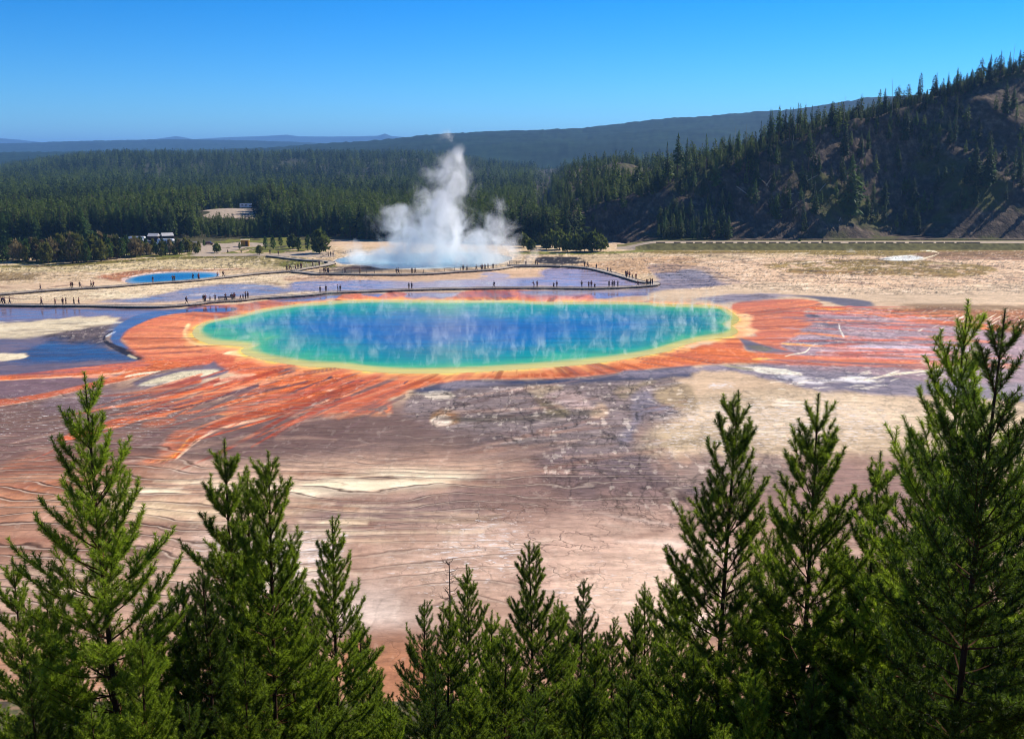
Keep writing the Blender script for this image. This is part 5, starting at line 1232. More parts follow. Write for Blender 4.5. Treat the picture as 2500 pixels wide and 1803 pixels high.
FG = [ # display x, display top y, distance, kind, scale, label
 (205, 825, 13.0, 'c', 1.02, 'tallest pine in the left foreground, its tip over the orange runoff'),
 (22, 1235, 17.0, 'd', .95, 'sparse slim pine at the left frame edge'),
 (490, 975, 15.0, 'd', 1.1, 'first of the three pointed pine tips right of the tallest left pine'),
 (540, 1035, 16.0, 'f', 1.0, 'thin middle one of the three pointed pine tips at left'),
 (583, 1003, 14.2, 'b', 1.08, 'bright green bushy pine, right one of the three pointed tips'),
 (733, 1142, 17.0, 'f', 1.15, 'slender pine with bare leader standing over the grey oval patch'),
 (1182, 1198, 21.0, 'b', 1.12, 'light green pine standing alone at the centre bottom'),
 (1038, 1250, 25.0, 'f', 1.2, 'narrow pine left of the centre pine against pale crust'),
 (935, 1330, 25.0, 'e', 1.1, 'dark ragged pine left of the dead tip'),
 (1290, 1285, 27.0, 'e', 1.15, 'dull green cone shaped pine right of the centre pine'),
 (1432, 1290, 26.0, 'f', 1.2, 'slim pine in the gap before the tall right pines'),
 (1358, 1365, 25.0, 'f', 1.1, 'small green pine low in the centre right gap'),
 (1405, 1345, 19.0, 'd', .95, 'dark spiky young pine with bare upright tips in the gap'),
 (1622, 865, 14.8, 'b', 1.18, 'tall pine right of centre over the beige flat'),
 (1812, 873, 13.2, 'a', 1.15, 'tall dark trunked pine, second of the three great pines at right'),
 (2146, 668, 12.4, 'c', 1.12, 'tallest pine at the right with its tip over the orange mat'),
 (2208, 686, 9.5, 'e', .9, 'closest dark pine cut by the right frame edge'),
 (1990, 1170, 19.0, 'e', 1.0, 'shorter pine in the gap between the two tallest right pines'),
 (2100, 1010, 15.5, 'b', .95, 'pine pressed behind the trunk of the tallest right pine'),
 (1945, 1000, 15.0, 'd', .8, 'small upright side pine right of the dark trunked pine'),
 (2260, 1000, 13.0, 'a', 1.0, 'bushy pine filling the right frame edge below the closest pine'),
 (400, 1285, 14.5, 'b', .9, 'bushy pine filling the gap between the left pine groups'),
 (640, 1230, 15.5, 'a', .9, 'wide pine in front of the bright green pine group'),
 (450, 1250, 13.0, 'e', .8, 'dark low pine below the three pointed tips'),
 (100, 1290, 13.5, 'a', .85, 'low bushy pine left of the tallest left pine'),
 (300, 1400, 11.0, 'b', .75, 'low bright pine at the foot of the tallest left pine'),
 (60, 1480, 11.5, 'e', .8, 'dark pine in the bottom left corner'),
 (830, 1480, 22.0, 'f', 1.0, 'small pine at the edge of the gravelly gap'),
 (800, 1380, 19.5, 'b', 1.0, 'sloping pine right of the slender bare leader pine'),
 (700, 1430, 15.0, 'a', .85, 'broad pine at the bottom below the slender pine'),
 (540, 1440, 11.5, 'a', .8, 'bright low pine at the bottom left of centre'),
 (860, 1560, 15.0, 'b', .8, 'low pine at the bottom beneath the gravelly gap'),
 (990, 1330, 21.0, 'b', 1.05, 'bushy pine under the dead tip'),
 (1090, 1350, 21.5, 'd', 1.0, 'bushy pine between the narrow pine and the centre pine'),
 (1120, 1370, 19.0, 'a', .9, 'broad low pine left under the centre pine'),
 (960, 1480, 17.0, 'e', .9, 'shaded pine at the bottom centre left'),
 (1040, 1500, 14.0, 'a', .8, 'broad pine at the bottom centre'),
 (1240, 1330, 22.0, 'b', 1.05, 'bushy pine right under the centre pine'),
 (1320, 1400, 20.0, 'a', .9, 'bushy pine below the dull cone shaped pine'),
 (1180, 1520, 14.5, 'e', .8, 'dark pine at the bottom right of centre'),
 (1290, 1520, 14.0, 'b', .8, 'lighter pine at the bottom right of centre'),
 (1400, 1500, 15.0, 'e', .9, 'dark pine at the bottom beneath the spiky young pine'),
 (1500, 1270, 18.0, 'a', 1.05, 'wide low pine left of the tall beige flat pine'),
 (1540, 1440, 13.0, 'b', .8, 'low bright pine in front of the tall beige flat pine'),
 (1720, 1240, 15.0, 'c', .9, 'broad pine between the first two great right pines'),
 (1670, 1480, 11.0, 'b', .75, 'sunlit low pine with yellow green tips at lower right'),
 (1900, 1280, 13.0, 'e', .9, 'dark pine right below the dark trunked pine'),
 (1800, 1500, 10.5, 'e', .75, 'nearly black low pine at the bottom right'),
 (2030, 1310, 13.0, 'a', .95, 'bushy pine left below the tallest right pine'),
 (2160, 1330, 11.0, 'b', .9, 'bushy pine right below the tallest right pine'),
 (1960, 1480, 10.5, 'a', .75, 'low pine at the bottom right with curved shoots'),
 (2120, 1520, 9.5, 'e', .7, 'low dark pine near the bottom right corner'),
 (2240, 1400, 9.5, 'c', .75, 'pine in the bottom right corner'),
 (1600, 1600, 9.5, 'b', .6, 'very low pine at the bottom edge right of centre'),
 (1420, 1620, 10.5, 'a', .65, 'very low pine at the bottom edge near the centre right'),
 (960, 1620, 11.0, 'a', .65, 'very low pine at the bottom edge left of centre'),
 (200, 1560, 10.0, 'a', .65, 'very low pine at the bottom edge far left'),
 (420, 1560, 10.0, 'e', .65, 'very low dark pine at the bottom edge left'),
 (700, 1600, 11.0, 'e', .65, 'very low dark pine at the bottom edge between left and centre'),
]
for (dx_, ty, Yd, kd, sc, lab) in FG:
    place_pine(kd, dx_*K, ty*K, Yd, lab, s=sc)
# thin dead top between the ragged pines
m = MB(); tp = PY(995*K, 1245*K, 23.0); bz_ = float(slopez(tp.x, 23.0)); hd = tp.z-bz_; rr = random.Random(5)
m.tube([(0, 0, -.2), (.03, 0, hd*.5), (0, 0, hd)], [.07, .05, .008], 6)
for k in range(60):
    z_ = hd*(1-.45*rr.random()**1.3); a = rr.uniform(0, 6.28); L = rr.uniform(.1, .45)*(1.1-(z_/hd))*3+.06; L = min(L, .5)
    p1 = Vector((math.cos(a)*L*.6, math.sin(a)*L*.6, z_+L*.2)); p2 = p1+Vector((math.cos(a+.6)*L*.4, math.sin(a+.6)*L*.4, L*.35))
    m.tube([(0, 0, z_), p1, p2], [.008, .006, .003], 3)
    m.tube([p1, p1+Vector((rr.uniform(-.1, .1), rr.uniform(-.1, .1), .1))], [.005, .002], 3)
M_dead = plain('dead_pine_wood', (78,66,58), .9, .1)
o = m.build('dead_tree', M_dead); o.location = (tp.x, 23.0, bz_); tag(o, 'thin dead tree top with bare twigs left of the narrow centre pine', 'dead tree')
# ------------------------------------------------------------------ boardwalks
DZ = .42
wm, t, b = new_mat('weathered_deck')
tc = t.nodes.new('ShaderNodeTexCoord'); n = t.nodes.new('ShaderNodeTexNoise'); n.inputs['Scale'].default_value = 4; n.inputs['Detail'].default_value = 6
t.links.new(tc.outputs['Object'], n.inputs['Vector']); r = t.nodes.new('ShaderNodeValToRGB')
r.color_ramp.elements[0].color = tuple(lin((146,132,118)))+(1,); r.color_ramp.elements[1].color = tuple(lin((204,190,170)))+(1,)
r.color_ramp.elements[0].position = .3; r.color_ramp.elements[1].position = .7
t.links.new(n.outputs['Fac'], r.inputs['Fac']); t.links.new(r.outputs['Color'], b.inputs['Base Color']); b.inputs['Roughness'].default_value = .85
M_dark = plain('tarred_timber', (80,68,60), .9, .1, .2, 3)
M_rail = plain('grey_rail_timber', (128,118,108), .85, .15, .2, 3)
M_rail_w = plain('pale_new_timber', (196,184,160), .8, .2, .15, 3)
def densify(p, step):
    out = [p[0]]
    for a, b_ in zip(p[:-1], p[1:]):
        n_ = max(1, int((b_-a).length/step))
        for k in range(1, n_+1): out.append(a.lerp(b_, k/n_))
    return out
def smooth_line(pts, n=4):
    a = [Vector(p) for p in pts]; out = []
    for i in range(len(a)-1):
        p0 = a[max(i-1, 0)]; p1 = a[i]; p2 = a[i+1]; p3 = a[min(i+2, len(a)-1)]
        for k in range(n):
            t_ = k/n; out.append(.5*((2*p1)+(p2-p0)*t_+(2*p0-5*p1+4*p2-p3)*t_*t_+(-p0+3*p1-3*p2+p3)*t_**3))
    out.append(a[-1]); return out
WALKS = {}
def boardwalk(key, px_pts, label, width=2.3, rails=None, rail_mat=None, wide=None, zoff=0.0, mat=None):
    line = smooth_line([P(a, b_, DZ+zoff) for a, b_ in px_pts]); WALKS[key] = line
    root = empty('boardwalk', tuple(line[0])); root.location.z = 0; org = Vector((line[0].x, line[0].y, 0))
    tag(root, label, 'boardwalk', 'boardwalks across the flats')
    def offs(line, d):
        out = []
        for i, p in enumerate(line):
            t_ = (line[min(i+1, len(line)-1)]-line[max(i-1, 0)]); t_.z = 0; t_.normalize(); out.append(p+Vector((-t_.y, t_.x, 0))*d)
        return out
    ws = [width/2+(wide(p) if wide else 0) for p in line]
    L = [o_ for o_ in (offs(line, 1))]; vs = []; fs = []
    for i, p in enumerate(line):
        nrm = (L[i]-p); a = p+nrm*ws[i]-org; c = p-nrm*ws[i]-org
        for q_ in (a, c): vs.append(tuple(q_)); 
        for q_ in (a, c): vs.append((q_.x, q_.y, q_.z-.10))
    for i in range(len(line)-1):
        k = 4*i; j = k+4
        fs += [(k, k+1, j+1, j), (k+3, k+2, j+2, j+3), (k+2, k, j, j+2), (k+1, k+3, j+3, j+1)]
    fs += [(0, 2, 3, 1), (4*(len(line)-1), 4*(len(line)-1)+1, 4*(len(line)-1)+3, 4*(len(line)-1)+2)]
    me = bpy.data.meshes.new('boardwalk_deck'); me.from_pydata(vs, [], fs); me.materials.append(mat or wm); link('deck', me, root)
    for sgn in (-1, 1):
        m = MB()
        for i in range(len(line)-1):
            a = line[i]+(L[i]-line[i])*(ws[i]-.12)*sgn-org; c = line[i+1]+(L[i+1]-line[i+1])*(ws[i+1]-.12)*sgn-org
            a.z -= .19; c.z -= .19; m.bar(a, c, .12, .16)
        m.build('stringer', M_dark, root)
        m = MB()
        for i in range(len(line)-1):
            a = line[i]+(L[i]-line[i])*(ws[i]-.06)*sgn-org; c = line[i+1]+(L[i+1]-line[i+1])*(ws[i+1]-.06)*sgn-org
            a.z += .065; c.z += .065; m.bar(a, c, .1, .11)
        m.build('edge_board', mat or wm, root)
    pp = densify(line, 2.0); tot = sum((a-b_).length for a, b_ in zip(pp[:-1], pp[1:])); stp = max(2.0, tot/96); acc = 0; nxt = .5; nsup = 0
    for a, b_ in zip(pp[:-1], pp[1:]):
        d = (b_-a).length; acc += d
        if acc >= nxt and nsup < 98:
            nxt += stp; nsup += 1; dirv = (b_-a).normalized(); sd_ = Vector((-dirv.y, dirv.x, 0)); m = MB()
            c = b_-org; c.z = .10
            m.bar(c-sd_*width*.56, c+sd_*width*.56, (.34), .24); c2 = c.copy(); c2.z = -.05; m.bar(c2-sd_*width*.5, c2+sd_*width*.5, .6, .2)
            m.build('support', M_dark, root)
    if rails:
        for (i0, i1, side, rm) in rails:
            seg = line[i0:i1+1]; o_ = [p+(L[i0+k]-p)*(ws[i0+k]-.08)*side-org for k, p in enumerate(seg)]
            for hgt in (.45, .78, 1.08):
                m = MB()
                for a, c in zip(o_[:-1], o_[1:]): m.bar(a+Vector((0, 0, hgt)), c+Vector((0, 0, hgt)), .05, .11)
                m.build('rail', rm, root)
            od = densify(o_, 2.2); last = None; n_ = 0
            for p in od:
                if last is None or (p-last).length > 2.0:
                    if n_ < 48:
                        m = MB(); m.box((p.x, p.y, p.z+.5), (.13, .13, 1.25)); m.build('railing_post', rm, root); n_ += 1
                    last = p
    return line
nearpts = [(-160,741)]+C1([(0,1195),(300,1199),(560,1200),(1000,1207),(1240,1195),(1350,1180),(1460,1172),(1580,1165),(1700,1152),(2000,1133)])+C2([(0,1116),(280,1106),(550,1096),(830,1089),(1100,1085),(1400,1084),(1750,1086),(1950,1080),(2080,1072),(2150,1064),(2160,1052),(2110,1046)])
boardwalk('near', nearpts, 'long low boardwalk running just behind the rainbow coloured pool')
boardwalk('right', C2([(2112,1049),(2060,1043),(1990,1022),(1900,996),(1800,970),(1720,954),(1600,944),(1450,941),(1210,944)]), 'curving boardwalk descending from the railed walk to the right hand platform', rails=None)
l_ = boardwalk('rail', C2([(1208,944),(1110,960),(1000,970),(850,978),(720,988),(560,995),(400,996),(200,994),(0,991)])+C1([(2100,993),(2020,984),(1930,977)]), 'raised boardwalk with timber railing in front of the steaming geyser pool', rails=[(0, 6, -1, M_rail_w), (6, 36, -1, M_rail)], width=2.8)
boardwalk('rail2', C2([(1540,941),(1430,938),(1300,937),(1190,934)]), 'short railed viewing platform at the right end of the geyser pool', rails=[(0, 12, -1, M_rail)], width=2.6, zoff=.14)
boardwalk('left', [(-150,728)]+C1([(0,1126),(270,1104),(480,1090),(700,1078),(1000,1054),(1250,1038),(1400,1022),(1550,1006),(1700,990),(1925,974)]), 'boardwalk passing in front of the small turquoise pool on the left')
boardwalk('branch', C1([(1937,971),(1980,962),(2060,950),(2140,936),(2185,924),(2180,915),(2120,907),(2020,902),(1900,889),(1830,880),(1770,874)]), 'zigzag boardwalk with pale railing climbing to the trail head', rails=[(1, 13, 1, M_rail_w)], width=2.3, zoff=.05)

# benches on the near boardwalk
def walk_at(key, px):
    line = WALKS[key]; t_ = (px-CX)/FP; best = None
    for a, b_ in zip(line[:-1], line[1:]):
        # account for pitch: match the photo x of the projected point
        xa = proj(a.x, a.y, a.z)[0]; xb = proj(b_.x, b_.y, b_.z)[0]
        if (xa-px)*(xb-px) <= 0 and abs(xa-xb) > 1e-6:
            q_ = a.lerp(b_, (px-xa)/(xb-xa)); d = (b_-a).normalized()
            if best is None: best = (q_, d)
    if best is None: best = (min(line, key=lambda p: abs(proj(p.x, p.y, p.z)[0]-px)), Vector((1, 0, 0)))
    return best
def bench(px, lab):
    q_, d = walk_at('near', px); root = empty('bench', (q_.x-.0, q_.y+.7, DZ)); root.rotation_euler.z = math.atan2(d.y, d.x)
    m = MB(); [m.box((0, yy_, .45), (2.2, .1, .05)) for yy_ in (-.18, -.06, .06, .18)]; m.build('seat', M_dark, root)
    m = MB(); [m.box((0, .26, zz_), (2.2, .04, .1)) for zz_ in (.62, .76, .9)]; m.build('backrest', M_dark, root)
    for s_ in (-.95, .95):
        m = MB(); m.box((s_, -.16, .21), (.08, .08, .43)); m.box((s_, .22, .46), (.08, .08, .92)); m.box((s_, .03, .4), (.08, .42, .06)); m.build('leg', M_dark, root)
    tag(root, lab, 'bench', 'benches on the near boardwalk')
bench(542.6, 'dark bench on the near boardwalk, left one of the pair'); bench(556.5, 'dark bench on the near boardwalk, right one of the pair')
# small information board by the left junction
q_, d = walk_at('left', 714); root = empty('information_board', (q_.x, q_.y+1.5, .3)); m = MB(); m.box((-.3, 0, .5), (.09, .09, 1.0)); m.box((.3, 0, .5), (.09, .09, 1.0)); m.build('post', M_dark, root)
m = MB(); m.box((0, 0, 1.15), (1.0, .4, .07)); m.build('panel', M_dark, root); tag(root, 'low dark information board where the boardwalks meet', 'sign')

# ------------------------------------------------------------------ people
def skin_mesh(name, verts, edges, radii, root=0, sub=1, extra=None):
    me = bpy.data.meshes.new(name+'_cage'); me.from_pydata([tuple(v) for v in verts], edges, []); o = bpy.data.objects.new(name+'_cage', me); COL.objects.link(o)
    mo = o.modifiers.new('s', 'SKIN'); mo.use_smooth_shade = True; mo.branch_smoothing = .4
    for i, sv in enumerate(me.skin_vertices[0].data): sv.radius = (radii[i], radii[i]*.9); sv.use_root = (i == root)
    if sub: o.modifiers.new('u', 'SUBSURF').levels = sub
    dg = bpy.context.evaluated_depsgraph_get(); ev = o.evaluated_get(dg); m2 = bpy.data.meshes.new_from_object(ev); m2.name = name
    bpy.data.objects.remove(o); bpy.data.meshes.remove(me)
    if extra:
        bm = bmesh.new(); bm.from_mesh(m2); em = extra.mesh('tmp'); bm.from_mesh(em); bm.to_mesh(m2); bm.free(); bpy.data.meshes.remove(em)
    m2.polygons.foreach_set('use_smooth', [True]*len(m2.polygons)); m2.materials.clear(); return m2
M_skin = plain('skin', (170,120,96), .6, .3)
HAIR = [plain('dark_hair', (38,28,24), .8, .2), plain('fair_hair', (120,92,58), .8, .2), plain('grey_hat', (92,88,84), .9, .1)]
CLOTH = {n_: plain(n_.replace(' ', '_')+'_cloth', c_, .9, .1) for n_, c_ in {'black': (26,26,30), 'navy': (34,42,72), 'maroon': (104,30,40), 'charcoal': (52,50,54), 'red': (170,48,46), 'blue': (58,84,140), 'tan': (150,128,100), 'olive': (78,80,50), 'pink': (190,110,116), 'white': (206,204,200)}.items()}
def person_proto(pose):
    sp = {'stand': dict(), 'walk': dict(l=(.30, -.28), k=(.02, .22), a=(-.28, .30)), 'stride': dict(l=(-.24, .28), k=(.20, .0), a=(.3, -.3)), 'photo': dict(arms='up'), 'lean': dict(bend=.35, arms='fwd'), 'crouch': dict(cr=1)}[pose]
    hip, ch, nk = .92, 1.33, 1.50; bend = sp.get('bend', 0)
    if sp.get('cr'): hip = .48
    dzc = hip-.92
    def up(z, y=0): # torso point, bent forward (towards -y)
        h_ = z-.92; return Vector((0, -math.sin(bend)*h_+y, hip+math.cos(bend)*h_))
    V = [up(.92), up(1.12), up(ch), up(nk), up(1.60, -.01), up(1.70, -.02), up(1.755, -.02)]; E = [(0, 1), (1, 2), (2, 3), (3, 4), (4, 5), (5, 6)]; Rr = [.135, .125, .15, .055, .085, .095, .055]
    B = {'torso': (list(V[:4]), list(Rr[:4]))}; extra = MB()
    limbs_ = {}
    for si, s_ in enumerate((-1, 1)):
        lf = sp.get('l', (0.02, -.02))[si]; kn = sp.get('k', (0, 0))[si]
        h0 = Vector((s_*.10, 0, hip-.04))
        if sp.get('cr'): k0 = Vector((s_*.14, -.38, .50)); a0 = Vector((s_*.12, -.05, .09)); f0 = Vector((s_*.13, -.24, .035))
        else:
            k0 = Vector((s_*.10, -lf*.55-abs(lf)*.1, .50)); a0 = Vector((s_*.10, -lf+kn*.6, .09+kn*.25)); f0 = a0+Vector((.0, -.17, -.055))
        n0 = len(V); V += [h0, k0, a0, f0]; E += [(0, n0), (n0, n0+1), (n0+1, n0+2), (n0+2, n0+3)]; Rr += [.095, .062, .042, .038]
        limbs_[('leg', s_)] = [h0, k0, a0]
        sh = up(1.42)+Vector((s_*.19, 0, 0)); af = sp.get('a', (.03, -.03))[si]
        if sp.get('arms') == 'up': el = sh+Vector((s_*.10, -.20, -.16)); wr = el+Vector((-s_*.12, -.12, .24))
        elif sp.get('arms') == 'fwd': el = sh+Vector((s_*.05, -.18, -.20)); wr = el+Vector((-s_*.04, -.24, .02))
        elif sp.get('cr'): el = sh+Vector((s_*.05, -.18, -.20)); wr = el+Vector((-s_*.08, -.20, .06))
        else: el = sh+Vector((s_*.05, af*.4+.02, -.28)); wr = el+Vector((s_*.01, -abs(af)*.3-.05+af*.5, -.24))
        n0 = len(V); hd = (wr-el).normalized(); pm = wr+hd*.07
        V += [sh, el, wr, pm]; E += [(2, n0), (n0, n0+1), (n0+1, n0+2), (n0+2, n0+3)]; Rr += [.062, .042, .03, .034]
        limbs_[('arm', s_)] = [sh, el, wr]
        sd_ = hd.cross(Vector((0, 0, 1)) if abs(hd.z) < .9 else Vector((0, 1, 0))).normalized()
        for q_, (o_, ln) in enumerate(((-.027, .062), (-.009, .075), (.009, .07), (.027, .055))):
            bs = pm+sd_*o_+hd*.01; extra.tube([bs, bs+hd*ln*.5, bs+hd*ln+Vector((0, -.012, 0))], [.009, .008, .006], 4)
        tb_ = wr+hd*.03+sd_*.03; extra.tube([tb_, tb_+sd_*.025+hd*.02, tb_+sd_*.03+hd*.05], [.011, .009, .007], 4)
    hc = up(1.66, -.02)
    extra.tube([hc+Vector((0, -.085, .005)), hc+Vector((0, -.115, -.015))], [.014, .016], 4)         # nose
    for s_ in (-1, 1): extra.tube([hc+Vector((s_*.085, .0, -.01)), hc+Vector((s_*.105, .01, .01))], [.02, .025], 5); extra.tube([hc+Vector((s_*.034, -.082, .022)), hc+Vector((s_*.034, -.095, .022))], [.012, .01], 5)
    extra.tube([hc+Vector((-.025, -.088, -.05)), hc+Vector((.025, -.088, -.05))], .007, 4)
    root = empty('person')
    body = link('body', skin_mesh('person_body', V, E, Rr, 0, 1, extra), root); body.data.materials.append(M_skin)
    # shirt
    Vs = [V[0]+Vector((0, 0, .0)), V[1], V[2], V[2].lerp(V[3], .6)]; Es = [(0, 1), (1, 2), (2, 3)]; Rs = [.155, .148, .172, .10]
    for s_ in (-1, 1):
        a = limbs_[('arm', s_)]; n0 = len(Vs); Vs += [a[0], a[1], a[1].lerp(a[2], .5)]; Es += [(2, n0), (n0, n0+1), (n0+1, n0+2)]; Rs += [.082, .06, .05]
    shirt = link('shirt', skin_mesh('person_shirt', Vs, Es, Rs, 1, 1), root); shirt.data.materials.append(CLOTH['navy'])
    Vt = [V[0]]; Et = []; Rt_ = [.15]
    for s_ in (-1, 1):
        a = limbs_[('leg', s_)]; n0 = len(Vt); Vt += [a[0]+Vector((0, 0, -.03)), a[1], a[1].lerp(a[2], .9)]; Et += [(0, n0), (n0, n0+1), (n0+1, n0+2)]; Rt_ += [.115, .082, .062]
    tro = link('trousers', skin_mesh('person_trousers', Vt, Et, Rt_, 0, 1), root); tro.data.materials.append(CLOTH['charcoal'])
    m = MB(); rings = 5
    for k in range(rings+1):
        th = math.pi*.52*k/rings
        for j in range(10):
            q_ = 6.283*j/10; f_b = 1.0 if math.sin(q_) > -.2 else .8
            m.v.append(tuple(hc+Vector((math.cos(q_)*math.sin(th)*.112, math.sin(q_)*math.sin(th)*.122*f_b+.012, math.cos(th)*.13-(.05 if math.sin(q_) > 0 and k == rings else 0)))))
    for k in range(rings):
        for j in range(10):
            a0 = k*10+j; a1 = k*10+(j+1) % 10; m.f.append((a0, a0+10, a1+10, a1))
    hair = m.build('hair', HAIR[0], root, True)
    return [root, {'body': body, 'shirt': shirt, 'trousers': tro, 'hair': hair}, False]
PP = {k_: person_proto(k_) for k_ in ('stand', 'walk', 'stride', 'photo', 'lean', 'crouch')}
BAG = MB(); BAG.box((0, .2, 1.22), (.30, .17, .44), 0, .85); bag_me = BAG.mesh('person_backpack', CLOTH['charcoal'])
def place_person(pose, key, px, lab, grp, shirt, trousers, hair, rz, dy=0.0, s=1.0, at=None, bag=False):
    root, ch, used = PP[pose]
    if used:
        r_ = root.copy(); COL.objects.link(r_); kids = {}
        for n_, c_ in ch.items():
            q_ = c_.copy(); COL.objects.link(q_); q_.parent = r_; kids[n_] = q_
    else: r_ = root; kids = ch; PP[pose][2] = True
    for n_, m_ in (('shirt', CLOTH[shirt]), ('trousers', CLOTH[trousers]), ('hair', HAIR[hair])):
        sl = kids[n_].material_slots[0]; sl.link = 'OBJECT'; sl.material = m_
    if bag: link('backpack', bag_me, r_)
    if at is None:
        q_, d = walk_at(key, px); nrm = Vector((-d.y, d.x, 0)); loc = q_+nrm*dy; z_ = q_.z+.0
    else: loc = at; z_ = at.z
    r_.location = (loc.x, loc.y, z_); r_.rotation_euler.z = rz; r_.scale = (s, s, s); tag(r_, lab, 'person', grp)
ORD = ['leftmost', 'second from left', 'third from left', 'fourth from left', 'fifth from left', 'sixth from left', 'seventh from left', 'eighth from left']
rp = random.Random(77)
def crowd(key, frame, xs_, where, poses=None, cols=None, scales=None):
    n_ = len(xs_)
    for i, a in enumerate(xs_):
        px = frame([(a, 0)])[0][0]
        pose = (poses[i] if poses else rp.choice(['stand', 'walk', 'stride', 'stand', 'walk', 'photo']))
        sh = (cols[i] if cols else rp.choice(['black', 'navy', 'maroon', 'charcoal', 'navy', 'black', 'blue', 'red', 'olive', 'tan']))
        tr_ = rp.choice(['black', 'charcoal', 'navy', 'charcoal', 'tan']); hr = rp.choice([0, 0, 0, 1, 2])
        rz = rp.choice([math.pi/2, -math.pi/2])+rp.uniform(-.3, .3) if pose in ('walk', 'stride') else rp.choice([0, 0, math.pi, rp.uniform(0, 6.28)])
        pos = (ORD[i]+' of the '+str(n_)+' people ' if n_ > 2 else (('left of two people ', 'right of two people ')[i] if n_ == 2 else 'lone person '))
        verb = {'stand': 'standing', 'walk': 'walking', 'stride': 'striding', 'photo': 'taking a picture', 'lean': 'leaning forward', 'crouch': 'crouching'}[pose]
        lab = pos+where+', '+sh+' top, '+verb
        if len(lab.split()) > 16: lab = pos+where+', '+sh+' top'
        if len(lab.split()) > 16: lab = pos.replace('of the '+str(n_)+' people ', '')+where+', '+sh+' top'
        place_person(pose, key, px, lab, 'visitors on the boardwalks', sh, tr_, hr, rz, rp.uniform(-.6, .6), (scales[i] if scales else rp.uniform(1.0, 1.1)), bag=rp.random() < .3)
crowd('left', C1, [270], 'far left on the left boardwalk', ['walk'], ['black'])
crowd('left', C1, [467, 478], 'left of the middle on the left boardwalk', ['walk', 'stand'], ['maroon', 'black'])
crowd('left', C1, [528], 'mid way on the left boardwalk before the turquoise pool', ['stride'], ['charcoal'])
crowd('left', C1, [603, 615], 'just left of the turquoise pool', ['walk', 'walk'], ['navy', 'maroon'])
crowd('left', C1, [1007], 'before the left end of the turquoise pool', ['stand'], ['navy'])
crowd('left', C1, [1138, 1148], 'before the middle of the turquoise pool', ['photo', 'stand'], ['black', 'olive'])
crowd('left', C1, [1278, 1301, 1312], 'before the right end of the turquoise pool', ['stride', 'stand', 'walk'], ['navy', 'maroon', 'red'])
crowd('left', C1, [1440, 1468], 'right of the turquoise pool', ['walk', 'stride'], ['maroon', 'black'])
crowd('left', C1, [1893, 1908], 'at the boardwalk junction', ['stand', 'walk'], ['charcoal', 'maroon'])
crowd('branch', C1, [1982], 'where the zigzag boardwalk begins', ['stand'], ['black'])
crowd('rail', C1, [2136, 2147, 2158, 2168], 'clustered at the bend of the railed walk', ['stand', 'walk', 'photo', 'stand'], ['black', 'charcoal', 'navy', 'olive'])
crowd('rail', C2, [117], 'in the thin steam by the railing', ['walk'], ['charcoal'])
crowd('rail', C2, [212], 'on the railed walk before the reddish islet', ['stand'], ['tan'])
crowd('rail', C2, [452, 468], 'left on the railed walk before the plume', ['stand', 'walk'], ['black', 'navy'])
crowd('rail', C2, [557, 577], 'under the left side of the plume', ['stand', 'stride'], ['black', 'charcoal'])
crowd('rail', C2, [893, 920], 'under the right side of the plume', ['stand', 'walk'], ['navy', 'black'])
crowd('rail', C2, [975], 'in olive under the right edge of the plume', ['walk'], ['olive'])
crowd('rail', C2, [1012, 1022, 1038, 1058], 'right of the plume at the railing', ['stand', 'stand', 'photo', 'walk'], ['black', 'maroon', 'navy', 'black'])
crowd('rail', C2, [1083], 'at the start of the pale railing', ['stand'], ['black'])
crowd('rail2', C2, [1308, 1371, 1383], 'on the railed viewing platform', ['walk', 'stand', 'stand'], ['black', 'black', 'navy'], [1, 1, .75])
crowd('right', C2, [1693, 1710], 'on the curve right of the viewing platform', ['stand', 'walk'], ['black', 'charcoal'])
crowd('right', C2, [1775], 'on the descending boardwalk', ['stand'], ['black'])
crowd('right', C2, [1842, 1868], 'on the upper descending boardwalk', ['stand', 'walk'], ['blue', 'black'], [.8, 1])
crowd('right', C2, [1956, 1968, 1980, 1990], 'in a row on the lower descending boardwalk', ['stand']*4, ['charcoal', 'maroon', 'pink', 'red'])
crowd('right', C2, [2012, 2026], 'near the end of the descending boardwalk', ['stand', 'stand'], ['black', 'red'], [.8, 1.08])
crowd('near', C2, [2042], 'just before the right hand platform', ['stride'], ['maroon'])
crowd('near', C2, [2108, 2122, 2137], 'on the right hand platform', ['stand', 'photo', 'stand'], ['maroon', 'black', 'charcoal'])
crowd('near', C2, [1857, 1873, 1890, 1908], 'lined up on the near walk right of the pink mat', ['stand', 'stand', 'stand', 'photo'], ['charcoal', 'navy', 'charcoal', 'black'])
crowd('near', C2, [1720, 1738, 1758], 'in the trio on the near walk with one crouching', ['lean', 'stand', 'crouch'], ['charcoal', 'maroon', 'black'])
crowd('near', C2, [1675], 'in grey left of the crouching trio', ['stand'], ['olive'])
crowd('near', C2, [1490, 1510], 'with a crouching photographer above the pink mat', ['crouch', 'stand'], ['black', 'maroon'])
crowd('near', C2, [1360, 1381], 'close together above the pink mat', ['lean', 'stand'], ['maroon', 'maroon'])
crowd('near', C2, [1095], 'above the middle of the pool', ['walk'], ['navy'])
crowd('near', C2, [535, 556], 'above the left half of the pool', ['stand', 'stand'], ['charcoal', 'navy'])
crowd('near', C2, [67, 83], 'above the upper left pool rim', ['stand', 'stand'], ['charcoal', 'charcoal'])
crowd('near', C1, [2113], 'first left of the pair above the upper left pool rim', ['stand'], ['charcoal'])
crowd('near', C1, [2152], 'second left of the pair above the upper left pool rim', ['stand'], ['navy'])
crowd('near', C1, [1590, 1608, 1618, 1635], 'in the group right of the benches', ['walk', 'stand', 'photo', 'stand'], ['maroon', 'black', 'navy', 'charcoal'], [.7, .75, 1.08, 1])
